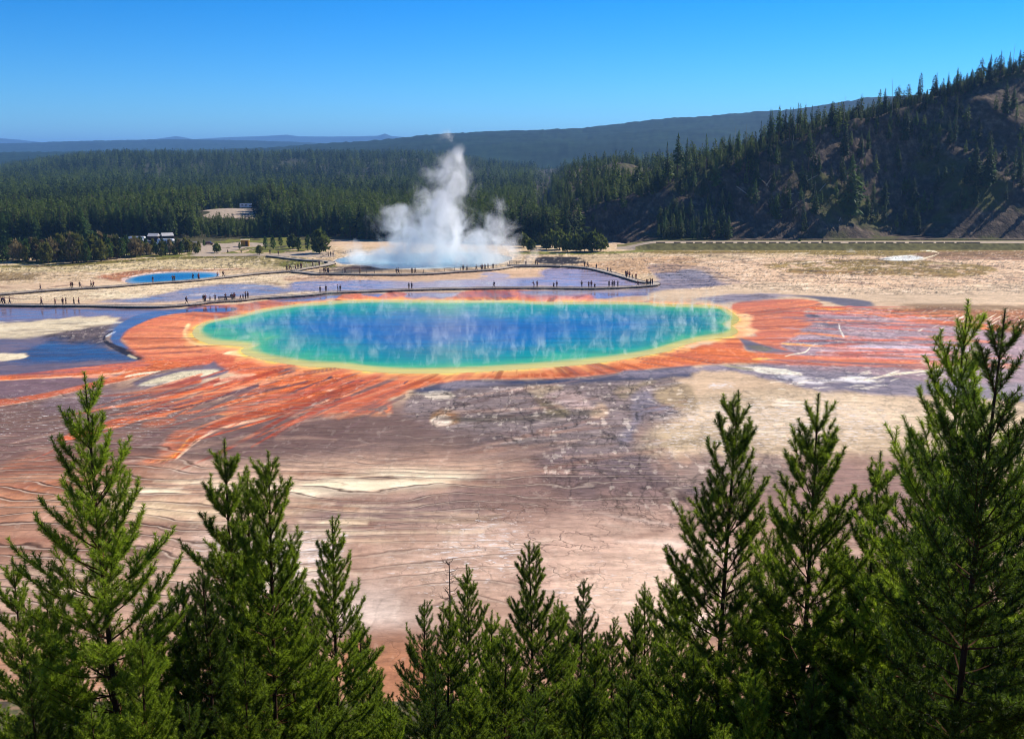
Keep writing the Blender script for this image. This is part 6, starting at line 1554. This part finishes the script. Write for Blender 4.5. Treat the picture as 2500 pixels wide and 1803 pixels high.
crowd('near', C1, [1525, 1537, 1547], 'just right of the benches', ['stand', 'lean', 'stand'], ['black', 'maroon', 'maroon'])
crowd('near', C1, [1491], 'between the two benches', ['lean'], ['navy'])
crowd('near', C1, [1420], 'just left of the benches', ['photo'], ['black'])
crowd('near', C1, [1390], 'small and striding left of the benches', ['stride'], ['charcoal'], [.85])
crowd('near', C1, [1343, 1352, 1360], 'in the red dressed trio left of the benches', ['stand', 'lean', 'stand'], ['black', 'maroon', 'red'])
crowd('near', C1, [1235], 'left of the orange lobe on the near walk', ['stride'], ['navy'])
crowd('near', C1, [492, 515], 'on the near walk at lower left', ['walk', 'walk'], ['black', 'maroon'])
crowd('near', C1, [421, 433], 'close together at lower left of the near walk', ['stand', 'walk'], ['maroon', 'black'])
crowd('near', C1, [370], 'in reddish clothes at lower left', ['walk'], ['maroon'])
crowd('near', C1, [266, 284], 'far left on the near walk', ['walk', 'walk'], ['maroon', 'navy'])
crowd('near', C1, [4, 16, 40, 62], 'at the left frame edge of the near walk', ['walk', 'stride', 'walk', 'walk'], ['maroon', 'navy', 'charcoal', 'black'])
crowd('branch', C1, [1938, 1960, 1978, 1995], 'on the upper zigzag boardwalk', ['walk', 'stand', 'walk', 'stand'], ['maroon', 'black', 'maroon', 'charcoal'])
crowd('branch', C1, [2097, 2110], 'at the upper bend of the zigzag boardwalk', ['stand', 'stand'], ['black', 'navy'])
crowd('branch', C1, [2059], 'on the lower zigzag ramp behind the pale railing', ['walk'], ['charcoal'])
for i, (a, b_, sh, lab) in enumerate(((1780,866,'navy','lone person in navy at the top end of the zigzag boardwalk'), (1835,870,'maroon','lone person in maroon on the trail above the zigzag boardwalk'), (2165,881,'tan','leftmost of the 3 people at the wooden fence left of the geyser pool'), (2180,881,'charcoal','second from left of the 3 people at the wooden fence'), (2196,878,'white','person in white at the wooden fence left of the geyser pool'), (1500,857,'black','person seated low in the trail head clearing, left one'), (1590,857,'charcoal','person low in the trail head clearing, right one'))):
    p = P(a*.37037, 300+b_*.37037, .02); place_person('crouch' if 'low' in lab else 'stand', None, 0, lab, 'visitors around the trail head', sh, 'charcoal', 0, rp.uniform(0, 6), at=p)

# ------------------------------------------------------------------ trail head: lot, paths, vehicles, huts, fence
def sheet(name, pts, z, mat, lab=None, frame=C1):
    pts = cr(frame(pts), 3); vs = [P(a, b_) for a, b_ in pts]; bm = bmesh.new(); vv = [bm.verts.new((v.x, v.y, z)) for v in vs]; bm.faces.new(vv)
    bmesh.ops.triangulate(bm, faces=bm.faces[:]); me = bpy.data.meshes.new(name); bm.to_mesh(me); bm.free(); me.materials.append(mat)
    if me.polygons[0].normal.z < 0: me.flip_normals()
    o = link(name, me); tag(o, kind='structure'); return o
M_asph = plain('asphalt', (104,100,98), .9, .2, .2, 1.0); M_grav = plain('pale_gravel', (176,158,138), .95, .1, .25, .8); M_grass = plain('meadow_grass', (112,112,48), .95, .1, .35, .6)
sheet('meadow', [(-200,905),(0,820),(300,790),(600,770),(900,762),(1270,800),(1700,735),(1900,745),(2060,780),(2140,860),(1760,868),(1270,882),(900,890),(600,905),(200,930)], .006, M_grass)
sheet('parking_lot', [(560,775),(800,762),(1280,775),(1300,792),(1230,850),(700,845),(560,810)], .012, M_asph)
sheet('gravel_path', [(1265,795),(1480,795),(1600,785),(1760,798),(1720,815),(1620,822),(1500,852),(1280,868),(1275,830)], .02, M_grav)
sheet('dirt_trail', [(1290,868),(1600,860),(1760,862),(2090,850),(2200,862),(2190,885),(2000,884),(1780,876),(1300,880)], .026, M_grav)
MG = plain('tinted_glass', (20,24,30), .08, .6); MT = plain('tyre_rubber', (24,24,26), .9, .1); MH = plain('lamp_glass', (220,220,210), .2, .5)
def car(kind, col, px, py, rz, lab, s=.86):
    p = P(px, py); root = empty('parked_'+kind, (p.x, p.y, .02), rz); root.scale = (s, s, s)
    pm = plain(kind+'_paint', col, .3, .5); gl = MG
    L, Wd, Ht_ = {'car': (4.5, 1.8, 1.45), 'van': (5.4, 2.0, 2.1), 'camper': (7.8, 2.4, 3.1)}[kind]
    prof = {'car': [(-2.25,.35),(-2.25,.8),(-1.9,.92),(-1.5,.95),(-1.0,1.42),(.7,1.45),(1.3,.98),(2.1,.85),(2.25,.6),(2.25,.35)],
            'van': [(-2.7,.4),(-2.7,1.9),(-2.5,2.08),(1.2,2.1),(1.9,1.25),(2.6,1.05),(2.7,.75),(2.7,.4)],
            'camper': [(-3.9,.5),(-3.9,3.0),(-3.7,3.1),(3.2,3.1),(3.6,2.8),(3.6,2.3),(2.9,2.1),(3.3,1.3),(3.85,1.1),(3.9,.5)]}[kind]
    bm = bmesh.new(); a = [bm.verts.new((x_, -Wd/2, z_)) for x_, z_ in prof]; c = [bm.verts.new((x_, Wd/2, z_)) for x_, z_ in prof]; n_ = len(prof)
    bm.faces.new(a); bm.faces.new(c[::-1])
    for i in range(n_): bm.faces.new((a[i], c[i], c[(i+1) % n_], a[(i+1) % n_])[::-1])
    bmesh.ops.recalc_face_normals(bm, faces=bm.faces[:]); bmesh.ops.bevel(bm, geom=bm.edges[:], offset=.06, segments=2, affect='EDGES')
    me = bpy.data.meshes.new(kind+'_body'); bm.to_mesh(me); bm.free(); me.materials.append(pm); link('body', me, root)
    wy = Wd/2+.004
    win = {'car': [[(-1.35,.98),(-.95,1.34),(-.15,1.36),(-.15,.98)], [(-.05,.98),(-.05,1.36),(.62,1.36),(1.05,.98)]], 'van': [[(-2.3,1.3),(-2.3,1.85),(-1.0,1.85),(-1.0,1.3)], [(-.8,1.3),(-.8,1.85),(.2,1.85),(.2,1.3)], [(.4,1.25),(.4,1.85),(1.15,1.85),(1.6,1.25)]], 'camper': [[(-2.8,1.7),(-2.8,2.3),(-1.6,2.3),(-1.6,1.7)], [(-.6,1.7),(-.6,2.3),(.6,2.3),(.6,1.7)], [(2.0,1.4),(2.0,2.0),(2.7,2.0),(3.0,1.4)]]}[kind]
    for wv_ in win:
        m = MB()
        for sy in (-1, 1): m.add([(x_, sy*wy, z_) for x_, z_ in wv_]+[(x_, sy*(wy-.03), z_) for x_, z_ in wv_], [(0, 1, 2, 3), (7, 6, 5, 4), (0, 4, 5, 1), (1, 5, 6, 2), (2, 6, 7, 3), (3, 7, 4, 0)])
        m.build('window', gl, root)
    m = MB(); xw = {'car': (.75, 1.4, 1.28, 1.0), 'van': (1.3, 2.02, 1.86, 1.3), 'camper': (2.97, 2.08, 3.27, 1.4)}[kind]
    m.add([(xw[0]+.05, -Wd*.42, xw[1]-.03), (xw[0]+.05, Wd*.42, xw[1]-.03), (xw[2]+.05, Wd*.45, xw[3]), (xw[2]+.05, -Wd*.45, xw[3])], [(0, 1, 2, 3)]); m.build('windscreen', gl, root)
    for wx in (-L*.3, L*.31):
        for sy in (-1, 1):
            m = MB(); m.tube([(wx, sy*(Wd/2-.18), .33), (wx, sy*(Wd/2+.02), .33)], .33, 14); w_ = m.build('wheel', MT, root)
            m = MB(); m.tube([(wx, sy*(Wd/2-.0), .33), (wx, sy*(Wd/2+.03), .33)], .19, 10); m.build('rim', M_rail, w_)
    for sy in (-1, 1):
        m = MB(); m.box((L/2-.02, sy*Wd*.36, .72), (.08, .3, .14)); m.build('headlight', MH, root)
    tag(root, lab, kind if kind != 'car' else 'car', 'vehicles at the trail head'); return root
c5s = lambda a, b_: (200+a/7.56, 560+b_/7.56)
for (kd, col, a, b_, rz, lab) in (
    ('car', (228,228,230), 255, 235, .1, 'white car, leftmost of the vehicles seen between shrubs'), ('camper', (232,232,230), 370, 255, .05, 'white camper at the left end of the parking lot'),
    ('van', (232,230,226), 640, 235, .1, 'bright white van left of the shrub in the parking lot'), ('car', (196,202,210), 640, 285, .15, 'silver car in front of the bright white van'),
    ('car', (80,84,96), 700, 330, .1, 'grey car low beside the shrub in the parking lot'), ('camper', (236,234,232), 1030, 250, .02, 'long white camper in the rear row of the lot'),
    ('camper', (226,226,228), 1010, 305, .04, 'white camper in the middle row of the lot'), ('car', (150,156,170), 1130, 305, .2, 'bluish grey car right of the middle row camper'),
    ('car', (230,230,230), 960, 375, .1, 'white car in the front row, left one'), ('car', (220,222,226), 1130, 385, .25, 'silver white car in the front row, right one'),
    ('van', (120,128,150), 1270, 290, .1, 'blue grey van at the middle of the lot'), ('camper', (230,232,236), 1560, 300, -.1, 'long white camper at the right end of the lot'),
    ('car', (214,216,220), 1700, 350, -.5, 'light car parked at the right edge of the lot'), ('car', (44,46,54), 1400, 330, .1, 'dark car half hidden behind the front shrubs'), ('car', (216,196,120), 1720, 395, .0, 'pale yellow car partly behind the right shrubs')):
    x_, y_ = c5s(a, b_); car(kd, col, x_, y_, rz, lab)
car('car', (92,24,26), 509, 597.5, .1, 'dark red car parked in the trail head clearing')
# huts
def hut(px, py, w_, d_, h_, wall, roof, rz, lab, name='hut', flat=False, on=0):
    p = P(px, py); root = empty(name, (p.x, p.y, on), rz); wm_ = plain(name+'_boards', wall, .85, .2, .2, 2); rm_ = plain(name+'_roofing', roof, .7, .3, .15, 2)
    m = MB(); m.box((0, 0, h_/2), (w_, d_, h_)); m.build('wall', wm_, root); m = MB()
    if flat: m.box((0, -.1, h_+.09), (w_+.5, d_+.7, .14))
    else: m.add([(-w_/2-.3, -d_/2-.4, h_-.05), (w_/2+.3, -d_/2-.4, h_-.05), (w_/2+.3, 0, h_+1.1), (-w_/2-.3, 0, h_+1.1), (-w_/2-.3, d_/2+.4, h_-.05), (w_/2+.3, d_/2+.4, h_-.05)], [(0, 1, 2, 3), (3, 2, 5, 4), (0, 3, 4), (1, 5, 2), (0, 4, 5, 1)])
    m.build('roof', rm_, root)
    m = MB(); m.box((w_*.22, -d_/2-.02, 1.0), (.85, .05, 2.0)); dd = m.build('door', M_dark, root); m = MB(); m.box((w_*.22+.3, -d_/2-.06, 1.0), (.05, .05, .12)); m.build('handle', M_rail, dd)
    tag(root, lab, 'hut', 'small buildings at the trail head')
hut(599, 601, 3.0, 2.4, 2.5, (172,128,40), (226,204,160), .1, 'yellow brown hut with pale flat roof in the trail head clearing', 'ticket_hut', True)
hut(376, 590, 3.6, 3.0, 2.4, (58,48,42), (186,184,184), .0, 'dark toilet hut with pale roof behind the lot, left one', 'toilet_hut')
hut(409, 590, 4.2, 3.2, 2.6, (54,46,42), (196,192,188), .5, 'dark toilet hut with pale roof behind the lot, right one', 'toilet_hut')
# timber fence left of the geyser pool
root = empty('timber_fence'); fp = [P(*q_) for q_ in ((784,629),(800,622),(815,619),(840,621),(856,616))]; m = MB()
tag(root, 'rough timber fence on the bank left of the geyser pool', 'fence')
for p in densify(fp, 2.0): mm = MB(); mm.box((p.x, p.y, .55), (.14, .14, 1.2)); mm.build('post', M_pale, root)
for hh2 in (.5, 1.0):
    m = MB(); [m.bar(a+Vector((0, 0, hh2)), c+Vector((0, 0, hh2)), .08, .12) for a, c in zip(fp[:-1], fp[1:])]; m.build('rail', M_pale, root)
# --- gravel clearing up in the forest on the left with one vehicle
def on_ground_quad(name, pts_px, Y0, Y1, mat):
    bm = bmesh.new(); n1, n2 = 14, 14; g_ = []
    for j in range(n2):
        row = []
        for i in range(n1):
            y_ = Y0+(Y1-Y0)*j/(n2-1); x_ = y_*(-.284+.046*i/(n1-1)+.004*math.sin(j*1.3)); row.append(bm.verts.new((x_, y_, float(groundz(x_, y_))+.03)))
        g_.append(row)
    for j in range(n2-1):
        for i in range(n1-1): bm.faces.new((g_[j][i], g_[j][i+1], g_[j+1][i+1], g_[j+1][i]))
    me = bpy.data.meshes.new(name); bm.to_mesh(me); bm.free(); me.materials.append(mat); o = link(name, me); tag(o, kind='structure')
on_ground_quad('gravel_clearing', None, 538, 596, M_grav)
r_ = car('camper', (214,220,226), 560, 560, .1, 'small white camper alone on the pale clearing up in the forest')
r_.location = (-.247*588, 588, float(groundz(-.247*588, 588))+.05)

# --- raised road and bank under the right hill
ta = np.linspace(.098, .62, 120); bm = bmesh.new(); RZ = 2.3
secs = [(403.5, 0.004), (407.5, 1.0), (409, 1.0), (418, 1.0), (430, 1.02)]
rows = []
for t_ in ta:
    k = float(smooth(.098, .135, t_)); w_ = float(fbm(t_*40, 3.0, 3, 5)-.5)*1.5; row = []
    for (yy_, f) in secs:
        z_ = f*RZ*k if f > .5 else -.05; y_ = yy_+(w_ if f < .5 else w_*.4); row.append(bm.verts.new((t_*y_, y_, z_)))
    rows.append(row)
for a, c in zip(rows[:-1], rows[1:]):
    for i in range(len(secs)-1): bm.faces.new((a[i], a[i+1], c[i+1], c[i])[::-1])
bmesh.ops.recalc_face_normals(bm, faces=bm.faces[:])
me = bpy.data.meshes.new('road_bank'); bm.to_mesh(me); bm.free()
me.materials.append(plain('bank_scrub', (122,114,68), .95, .1, .4, .5)); me.materials.append(M_grav)
if me.polygons[2].normal.z < 0: me.flip_normals()
for p in me.polygons:
    if p.normal.z > .95 and p.center.y < 419.5: p.material_index = 1
o = link('road_bank', me); tag(o, kind='structure')
m = None
barr = [(5,60),(115,155),(190,232),(245,290),(312,355),(372,412),(430,480),(505,545),(570,615),(630,680),(700,745),(760,800),(832,875),(895,940),(960,1005),(1025,1070),(1092,1140),(1190,1232),(1245,1290),(1298,1345),(1358,1405),(1420,1465),(1485,1535),(1562,1640),(1650,1712),(1730,1775),(1785,1840),(1855,1900),(1905,1998)]
for i, (a, c) in enumerate(barr):
    pa = PY(1600+a*.39683, 60+1334*.39683, 408.3); pc = PY(1600+c*.39683, 60+1334*.39683, 408.3); m = MB()
    k = float(smooth(.098, .135, pa.x/pa.y)); z_ = RZ*k+.18
    m.tube([(pa.x, 408.4, z_), (pc.x, 408.4, z_)], .22, 8); 
    where = ('left' if a < 700 else 'middle' if a < 1350 else 'right')
    o = m.build('log_barrier', M_dark); tag(o, 'dark log barrier lying along the '+where+' part of the road edge', 'log barrier', 'log barriers along the '+where+' part of the road')

# ------------------------------------------------------------------ steam
def steam(name, blobs, dens, nscale, lab, thr=(.25, .9), namp=1.3, hull=1.12, vox=1.0, base=0.0, stretch=(1, 1, .8), seed=0.0, aniso=.2):
    """blobs: (centre, radii); a closed hull whose volume thins out towards the blob edges"""
    bm = bmesh.new()
    for c, r_ in blobs:
        mt = Matrix.Translation(c) @ Matrix.Diagonal((r_[0]*hull, r_[1]*hull, r_[2]*hull, 1)); bmesh.ops.create_icosphere(bm, subdivisions=3, radius=1, matrix=mt)
    me = bpy.data.meshes.new(name+'_lumps'); bm.to_mesh(me); bm.free(); o_ = bpy.data.objects.new('tmp', me); COL.objects.link(o_)
    rm_ = o_.modifiers.new('r', 'REMESH'); rm_.mode = 'VOXEL'; rm_.voxel_size = vox
    dg = bpy.context.evaluated_depsgraph_get(); m2 = bpy.data.meshes.new_from_object(o_.evaluated_get(dg)); m2.name = name
    bpy.data.objects.remove(o_); bpy.data.meshes.remove(me)
    mt_ = bpy.data.materials.new(name+'_vapour'); mt_.use_nodes = True; t = mt_.node_tree; t.nodes.clear()
    out = t.nodes.new('ShaderNodeOutputMaterial'); pv = t.nodes.new('ShaderNodeVolumePrincipled'); t.links.new(pv.outputs[0], out.inputs['Volume'])
    pv.inputs['Color'].default_value = (1, 1, 1, 1); pv.inputs['Anisotropy'].default_value = aniso
    g_ = t.nodes.new('ShaderNodeNewGeometry'); pos = g_.outputs['Position']
    # wind torn coordinates
    nd = t.nodes.new('ShaderNodeTexNoise'); nd.inputs['Scale'].default_value = nscale*.45; nd.inputs['Detail'].default_value = 2; t.links.new(pos, nd.inputs['Vector'])
    sub = t.nodes.new('ShaderNodeVectorMath'); sub.operation = 'SUBTRACT'; t.links.new(nd.outputs['Color'], sub.inputs[0]); sub.inputs[1].default_value = (.5, .5, .5)
    sc_ = t.nodes.new('ShaderNodeVectorMath'); sc_.operation = 'SCALE'; t.links.new(sub.outputs[0], sc_.inputs[0]); sc_.inputs['Scale'].default_value = 1.0/nscale*.9
    ad = t.nodes.new('ShaderNodeVectorMath'); ad.operation = 'ADD'; t.links.new(pos, ad.inputs[0]); t.links.new(sc_.outputs[0], ad.inputs[1])
    tot = None
    for c, r_ in blobs:
        s1 = t.nodes.new('ShaderNodeVectorMath'); s1.operation = 'SUBTRACT'; t.links.new(ad.outputs[0], s1.inputs[0]); s1.inputs[1].default_value = tuple(c)
        s2 = t.nodes.new('ShaderNodeVectorMath'); s2.operation = 'DIVIDE'; t.links.new(s1.outputs[0], s2.inputs[0]); s2.inputs[1].default_value = tuple(r_)
        s3 = t.nodes.new('ShaderNodeVectorMath'); s3.operation = 'LENGTH'; t.links.new(s2.outputs[0], s3.inputs[0])
        v = maprange(t, s3.outputs['Value'], 1.0, .15, 0, 1)
        tot = v if tot is None else math_node(t, 'ADD', tot, v)
    m_ = t.nodes.new('ShaderNodeMapping'); m_.inputs['Scale'].default_value = stretch; m_.inputs['Location'].default_value = (seed, seed*2, 0); t.links.new(pos, m_.inputs[0])
    n = t.nodes.new('ShaderNodeTexNoise'); n.inputs['Scale'].default_value = nscale; n.inputs['Detail'].default_value = 7; n.inputs['Roughness'].default_value = .66; n.inputs['Distortion'].default_value = .8
    t.links.new(m_.outputs[0], n.inputs['Vector'])
    nn = math_node(t, 'MULTIPLY', math_node(t, 'SUBTRACT', n.outputs['Fac'], .5), namp*2)
    f = maprange(t, math_node(t, 'ADD', math_node(t, 'MINIMUM', tot, 1.15), nn), thr[0], thr[1], 0, 1)
    gate = maprange(t, tot, .0, .15, 0, 1)
    f = math_node(t, 'MULTIPLY', math_node(t, 'MULTIPLY', f, f), gate)
    t.links.new(math_node(t, 'MULTIPLY', f, dens), pv.inputs['Density'])
    m2.materials.clear(); m2.materials.append(mt_); o = link(name, m2); tag(o, lab, 'steam', None, 'stuff'); return o
def pb(x_, y_, rx, ry, Y, rd=None):
    p = PY(x_*K, y_*K, Y); s_ = K/FP*Y; return (p, (rx*s_, (rd or rx)*s_, ry*s_))
Yp = 352
plume = [pb(1000,345,40,38,Yp), pb(1003,385,40,44,Yp), pb(1000,405,34,60,Yp), pb(1000,425,44,48,Yp), pb(990,465,58,54,Yp), pb(985,480,46,60,Yp), pb(968,505,78,52,Yp,70), pb(950,550,95,48,Yp,80), pb(893,470,52,30,Yp,35), pb(875,495,40,34,Yp+3,35), pb(905,545,70,50,Yp-2,60),
         pb(1010,545,80,55,Yp,75), pb(1062,548,70,55,Yp,60), pb(1098,500,46,52,Yp+4,40), pb(1108,445,30,34,Yp+5,25), pb(1120,560,48,34,Yp,40), pb(850,572,60,26,Yp,50), pb(980,578,190,20,Yp-2,110), pb(935,440,26,34,Yp,22), pb(780,560,30,34,Yp+6,28), pb(985,298,34,24,Yp,20), pb(985,420,95,110,Yp+2,40), pb(960,520,170,90,Yp,70), pb(800,575,80,26,Yp,50), pb(900,572,90,30,Yp-4,60), pb(1065,572,90,32,Yp-4,60), pb(985,562,120,42,Yp-4,60), pb(845,480,60,46,Yp,30), pb(1130,520,50,60,Yp,30)]
for c, r_ in plume: c.z = max(c.z, r_[2]*.55)
steam('steam_plume', plume, .44, .17, 'tall white steam plume rising from the geyser pool behind the railed boardwalk', vox=1.2, hull=1.16, namp=2.0, thr=(.42, 1.7), aniso=.4)
steam('small_steam', [pb(1175,572,24,22,345), pb(1185,560,16,20,346), pb(1160,585,24,10,345)], .10, .35, 'small wisp of steam behind the railed viewing platform', vox=.6)
steam('low_steam', [pb(1950,566,56,8,392,40), pb(1900,562,30,8,394,26), pb(2010,568,50,5,392,36), pb(1885,556,14,8,394,12)], .13, .45, 'low white steam over the small pool on the far right flat', vox=.5, namp=1.5)
# steam drifting off the great pool
def pool_steam():
    poly = POOL; c0 = poly.mean(0); zt = 6.5; ring = [(c0[0]+(p[0]-c0[0])*1.0, c0[1]+(p[1]-c0[1])*1.0) for p in poly[::4]]
    bm = bmesh.new(); lo = [bm.verts.new((a, b_, .06)) for a, b_ in ring]; hi = [bm.verts.new((a+.0, b_, zt)) for a, b_ in ring]; n_ = len(ring)
    bm.faces.new(lo[::-1]); bm.faces.new(hi)
    for i in range(n_): bm.faces.new((lo[i], lo[(i+1) % n_], hi[(i+1) % n_], hi[i]))
    bmesh.ops.recalc_face_normals(bm, faces=bm.faces[:]); bmesh.ops.triangulate(bm, faces=bm.faces[:])
    me = bpy.data.meshes.new('pool_steam'); bm.to_mesh(me); bm.free()
    mt_ = bpy.data.materials.new('pool_vapour'); mt_.use_nodes = True; t = mt_.node_tree; t.nodes.clear(); out = t.nodes.new('ShaderNodeOutputMaterial'); pv = t.nodes.new('ShaderNodeVolumePrincipled'); t.links.new(pv.outputs[0], out.inputs['Volume'])
    pv.inputs['Anisotropy'].default_value = .2; pv.inputs['Color'].default_value = (.97, .98, 1, 1)
    g_ = t.nodes.new('ShaderNodeNewGeometry'); sx = t.nodes.new('ShaderNodeSeparateXYZ'); t.links.new(g_.outputs['Position'], sx.inputs[0])
    m_ = t.nodes.new('ShaderNodeMapping'); m_.inputs['Scale'].default_value = (.55, .2, .22); t.links.new(g_.outputs['Position'], m_.inputs[0])
    n = t.nodes.new('ShaderNodeTexNoise'); n.inputs['Scale'].default_value = 1; n.inputs['Detail'].default_value = 4; n.inputs['Roughness'].default_value = .6; n.inputs['Distortion'].default_value = .6; t.links.new(m_.outputs[0], n.inputs['Vector'])
    m3 = t.nodes.new('ShaderNodeMapping'); m3.inputs['Scale'].default_value = (.035, .03, .0); m3.inputs['Location'].default_value = (4, 2, 0); t.links.new(g_.outputs['Position'], m3.inputs[0])
    n3 = t.nodes.new('ShaderNodeTexNoise'); n3.inputs['Scale'].default_value = 1; n3.inputs['Detail'].default_value = 2; t.links.new(m3.outputs[0], n3.inputs['Vector'])
    big = maprange(t, n3.outputs['Fac'], .40, .62, .15, 1.0)
    rt_ = maprange(t, sx.outputs[0], 10, 60, 0, 1.0, True)
    big = math_node(t, 'ADD', big, rt_)
    wz = maprange(t, sx.outputs[2], .0, zt, 1, 0); wz = math_node(t, 'MULTIPLY', wz, wz)
    w_ = maprange(t, n.outputs['Fac'], .56, .75, 0, 1); w_ = math_node(t, 'MULTIPLY', math_node(t, 'MULTIPLY', w_, wz), big)
    t.links.new(math_node(t, 'MULTIPLY', w_, .33), pv.inputs['Density'])
    me.materials.append(mt_); o = link('pool_steam', me); tag(o, 'thin streaky steam drifting low over the rainbow coloured pool', 'steam', None, 'stuff')
pool_steam()
# ------------------------------------------------------------------ the air
bm = bmesh.new(); bmesh.ops.create_cube(bm, size=1)
for v in bm.verts: v.co = Vector((v.co.x*60000, -1500+(v.co.y+.5)*32000, -22+(v.co.z+.5)*372))
me = bpy.data.meshes.new('haze'); bm.to_mesh(me); bm.free(); hm_ = bpy.data.materials.new('haze_air'); hm_.use_nodes = True; t = hm_.node_tree; t.nodes.clear()
out = t.nodes.new('ShaderNodeOutputMaterial'); pv = t.nodes.new('ShaderNodeVolumePrincipled'); t.links.new(pv.outputs[0], out.inputs['Volume'])
pv.inputs['Color'].default_value = (.24, .52, 1.0, 1); pv.inputs['Density'].default_value = 0.00009; pv.inputs['Anisotropy'].default_value = .1
me.materials.append(hm_); o = link('haze', me); tag(o, 'thin blue haze filling the air of the valley', 'haze', None, 'stuff')
